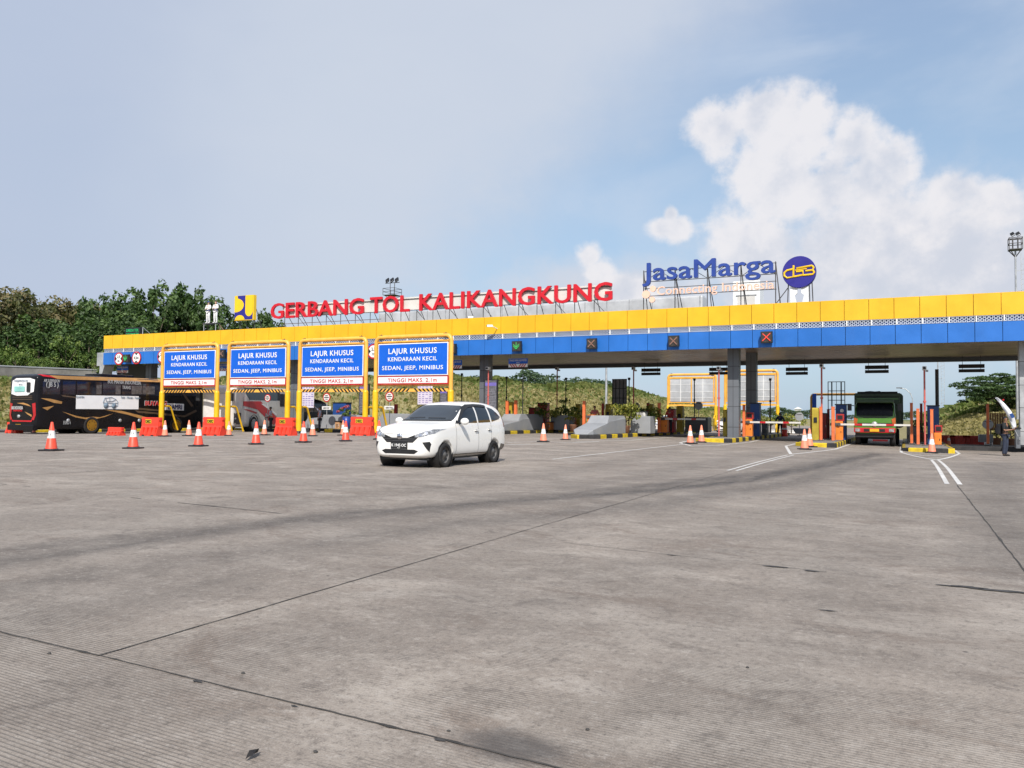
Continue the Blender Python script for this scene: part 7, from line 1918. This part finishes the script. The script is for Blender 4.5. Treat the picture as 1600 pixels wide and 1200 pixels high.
# ---- grass on the slopes: countless tufts, one mesh
def hill_grass():
    rs = np.random.RandomState(3); V = []; MI = []
    mats = [leafm('straw_a', (.30, .255, .115)), leafm('straw_b', (.245, .215, .088)), leafm('grass_a', (.15, .165, .05)), leafm('grass_b', (.105, .14, .036))]
    def scat(n, p0, p1, ra, rb, hmin, hmax, dryf):
        for _ in range(n):
            px = rs.uniform(p0, p1); az = az_of(px); r0 = np.interp(az, T_AZ, T_R0); r1 = np.interp(az, T_AZ, T_R1); u = rs.uniform(ra, rb); r = r0 + (r1 - r0) * u
            x, y = sin(az) * r, cos(az) * r; z = float(ter(np.array(az), np.array(r)))
            cl = sin(x * .33 + 1.7 * sin(y * .21)) * .5 + sin(y * .41 + x * .12) * .5
            pd = dryf * (1.12 - u) + .30 * cl
            mi = (0 if rs.rand() < .5 else 1) if rs.rand() < pd else (2 if rs.rand() < .55 else 3)
            h = rs.uniform(hmin, hmax) * (1.0 + (.7 if mi >= 2 and u > .7 else 0)); a = rs.uniform(0, pi); w = h * rs.uniform(.35, .7); dx, dy = cos(a) * w, sin(a) * w; lx, ly = rs.normal(size=2) * h * .35
            V.append([(x - dx, y - dy, z - .08), (x + dx, y + dy, z - .08), (x + dx * .9 + lx, y + dy * .9 + ly, z + h * rs.uniform(.5, 1)), (x - dx * .7 + lx, y - dy * .7 + ly, z + h)]); MI.append(mi)
    scat(26000, 640, 1190, 0, 1.05, .12, .34, 1.0)
    scat(3500, 640, 1060, .85, 1.12, .25, .55, .1)
    scat(7000, 1440, 1640, 0, .50, .10, .26, 2.5); scat(7000, 1440, 1640, .44, 1.1, .25, .6, .10)
    scat(3500, -60, 130, 0, 1.0, .15, .35, .8); scat(4000, 330, 640, 0, 1.0, .15, .40, .8)
    V = np.array(V).reshape(-1, 3); n = len(MI)
    me = bpy.data.meshes.new('hillside_grass'); me.vertices.add(n * 4); me.vertices.foreach_set('co', V.reshape(-1).astype(np.float32)); me.loops.add(n * 4); me.loops.foreach_set('vertex_index', np.arange(n * 4, dtype=np.int32)); me.polygons.add(n)
    me.polygons.foreach_set('loop_start', np.arange(0, n * 4, 4, dtype=np.int32)); me.polygons.foreach_set('loop_total', np.full(n, 4, dtype=np.int32))
    for m in mats: me.materials.append(m)
    me.polygons.foreach_set('material_index', np.array(MI, dtype=np.int32)); me.update()
    o = bpy.data.objects.new('hillside_grass', me); COL.objects.link(o); tag(o, 'dry and green grass covering the slopes behind the gate', 'grass', kind='stuff')
hill_grass()
# ---- shrubs on the islands
def shrub(px, py_top, Y, zb, w, label, mats, seed, n=14, pot=True, size=.11, per=260):
    x = wp(px, 600, Y).x; zt = wp(px, py_top, Y).z; rg = random.Random(seed)
    t = thing('potted_shrub' if pot else 'shrub', label, 'plant', (x, Y, zb)); h = zt - zb
    cl = [(rg.uniform(-w, w) * .45, rg.uniform(-w, w) * .45, h * rg.uniform(.55, .95), w * rg.uniform(.14, .24), w * rg.uniform(.10, .18), rg.choice((0, 1, 1, 2))) for _ in range(n)]
    mb = MB(); mb.tube([(0, 0, 0), (.03, 0, h * .4), (-.03, 0, h * .7)], [.05, .04, .02], BARK, 7)
    for c in cl[::2]: mb.tube([(0, 0, h * .4), (c[0] * .6, c[1] * .6, h * .55), c[:3]], [.025, .018, .006], BARK, 5)
    mb.build('stem', t)
    leaves('foliage', cl, per, size, mats, t, seed)
    if pot: mb = MB(); mb.lathe([(0, 0), (.2, 0), (.27, .4), (.29, .42), (.29, .46), (.25, .46), (.24, .40), (0, .40)], mat('clay_pot', (.30, .14, .08), .8, var=.2), 18); mb.build('pot', t)
shrub(853, 632, 51.2, .3, 1.7, 'yellow leaved shrub between the two concrete blocks', YG, 71)
shrub(890, 625.5, 54.5, .2, 1.5, 'dark green small tree at the slim dark pole', BR, 72, n=10)
shrub(897, 641, 49.4, .28, 1.2, 'yellow green shrub above the second faded cone', YG, 73, n=10)
shrub(978, 633, 47.2, .28, 2.0, 'yellow green shrub below the black gridded panel', YG, 74)
shrub(1005, 637, 49.6, .28, 1.9, 'yellow green shrub right of the salmon camera pole', YG, 75)
shrub(1441, 657, 53.0, 0, 1.1, 'dark shrub between the posts right of the truck', BR, 76, n=8)
shrub(1578, 664, 60, -.3, 1.3, 'yellow green plant at the foot of the pale column', YG, 77)
shrub(1556, 668, 61, -.3, 1.2, 'small spiky plant behind the man with the flag', BR, 78, n=8)
shrub(1204, 648, 70, 0, 2.0, 'light green shrub below the right rear portal post', YG, 79, pot=False)
shrub(1236, 652, 74, 0, 2.6, 'yellow green shrub behind the navy dressed man', YG, 80, pot=False)
# flower pot with pink flowers
def flower_pot():
    p = wp(541, 670, 44); zb = .25; t = thing('flower_pot', 'tall dark blue pot with pink bougainvillea before the blue cabinet', 'plant', (p.x, 44, zb)); zp = wp(541, 651, 44).z - zb; zt = wp(541, 634, 44).z - zb
    mb = MB(); mb.lathe([(0, 0), (.20, 0), (.24, zp * .5), (.26, zp), (.22, zp), (.21, zp - .08), (0, zp - .08)], NAVYL, 18); mb.build('pot', t)
    rg = random.Random(9); cl = [(rg.uniform(-.5, .6), rg.uniform(-.3, .3), zp + rg.uniform(.1, .5), .16, .13, rg.choice((0, 1, 2))) for _ in range(9)]
    leaves('foliage', cl, 300, .10, BR, t, 9)
    PK = [leafm('pink_a', (.50, .07, .13)), leafm('pink_b', (.60, .15, .20)), leafm('pink_c', (.65, .25, .28))]
    leaves('flowers', [(-.75 + .1 * i_, rg.uniform(-.06, .06), zp + .28 + .05 * i_, .12, .11, 1) for i_ in range(9)], 420, .08, PK, t, 10)
flower_pot()
# ---- lamp posts and floodlight masts
def lamp_post(px, y0, Y, label):
    p = wp(px, 640, Y); h = wp(px, y0, Y).z + .1; t = thing('lamp_post', label, 'lamp post', (p.x, Y, -.1)); mb = MB(); mb.cyl((0, 0, 0), (0, 0, h), .16, GALV, 12, r2=.10); mb.lathe([(.3, 0), (.3, .3), (.17, .35)], GALV, 12); mb.build('pole', t)
    mb = MB(); mb.tube([(0, 0, h - .1), (-.3, 0, h + .5), (-1.6, 0, h + .9)], .05, GALV, 8); mb.build('arm', t); mb = MB(); mb.box((-1.9, 0, h + .92), (.7, .25, .12), STEEL, bevel=.03); mb.build('lamp_head', t)
lamp_post(947, 540, 90, 'pale thick lamp post rising before the hillside behind the gate')
def street_lamp():
    Y = 150; p = wp(1426, 650, Y); h = wp(1426, 606, Y).z; t = thing('street_lamp', 'thin curved street lamp far behind the truck', 'street lamp', (p.x, Y, -.3)); x2 = wp(1405, 606, Y).x - p.x
    mb = MB(); mb.tube([(0, 0, 0), (0, 0, h - 1.5), (-.3, 0, h - .6), (x2 * .5, 0, h + .1), (x2, 0, h + .3)], .07, GALV, 8); mb.build('pole', t); mb = MB(); mb.box((x2, 0, h + .3), (.9, .3, .14), STEEL, bevel=.04); mb.build('lamp_head', t)
street_lamp()
def mast(px, ytop, yplat, Y, label, ladder=False, wide=1.0, nlamp=3):
    p = wp(px, 640, Y); zt = wp(px, ytop, Y).z; zp = wp(px, yplat, Y).z; t = thing('floodlight_mast', label, 'light mast', (p.x, Y, -.3))
    mb = MB(); mb.cyl((0, 0, 0), (0, 0, zp + .3), .22 * wide, GALV, 12, r2=.13 * wide); mb.build('pole', t)
    w = .9 * wide; mb = MB(); z = zp + .3
    mb.box((0, 0, z), (2 * w, 2 * w, .06), STEEL)
    for hz in (.45, .9): 
        for s in (-1, 1): mb.box((0, s * w, z + hz), (2 * w, .05, .05), STEEL); mb.box((s * w, 0, z + hz), (.05, 2 * w, .05), STEEL)
    for sx in (-1, 1):
        for sy in (-1, 1): mb.box((sx * w, sy * w, z + .45), (.05, .05, .95), STEEL); mb.cyl((0, 0, z - .6), (sx * w * .9, sy * w * .9, z), .035, STEEL, 6)
    mb.build('platform', t)
    zt += .3; mb = MB()
    for s in (-1, 1): mb.cyl((s * .35 * wide, 0, z), (s * .35 * wide, 0, zt - .4), .05, STEEL, 6)
    mb.box((0, 0, zt - .45), (nlamp * .75 * wide, .08, .08), STEEL); mb.build('head_frame', t)
    for i in range(nlamp):
        x = (i - (nlamp - 1) / 2) * .75 * wide; mb = MB(); rot = Matrix.Rotation(R(-28), 3, 'Y') @ Matrix.Rotation(R(-30), 3, 'X'); mb.box((x, -.1, zt - .1), (.55 * wide, .18, .6 * wide), BLACK, rot=rot, bevel=.03); mb.box((x, -.2, zt - .14), (.45 * wide, .02, .48 * wide), LAMP, rot=rot); mb.build('floodlight', t)
    if ladder:
        mb = MB()
        for s in (-1, 1): mb.box((.55 + s * .18, 0, zp / 2), (.04, .04, zp), GALV)
        for i in range(int(zp / .4)): mb.box((.55, 0, .3 + i * .4), (.36, .03, .03), GALV)
        for i in range(int(zp / 1.6)): mb.box((.3, 0, .6 + i * 1.6), (.5, .04, .04), GALV)
        mb.build('ladder', t)
mast(610, 437, 462, 92, 'floodlight mast rising behind the red letters T and O')
mast(1590, 364, 390, 75, 'floodlight mast with ladder at the right edge above the canopy', ladder=True, wide=.5, nlamp=2)
mast(1466, 540, 545, 120, 'thin lattice like pole far behind the dark pole right of the truck', ladder=True, wide=.5, nlamp=1)
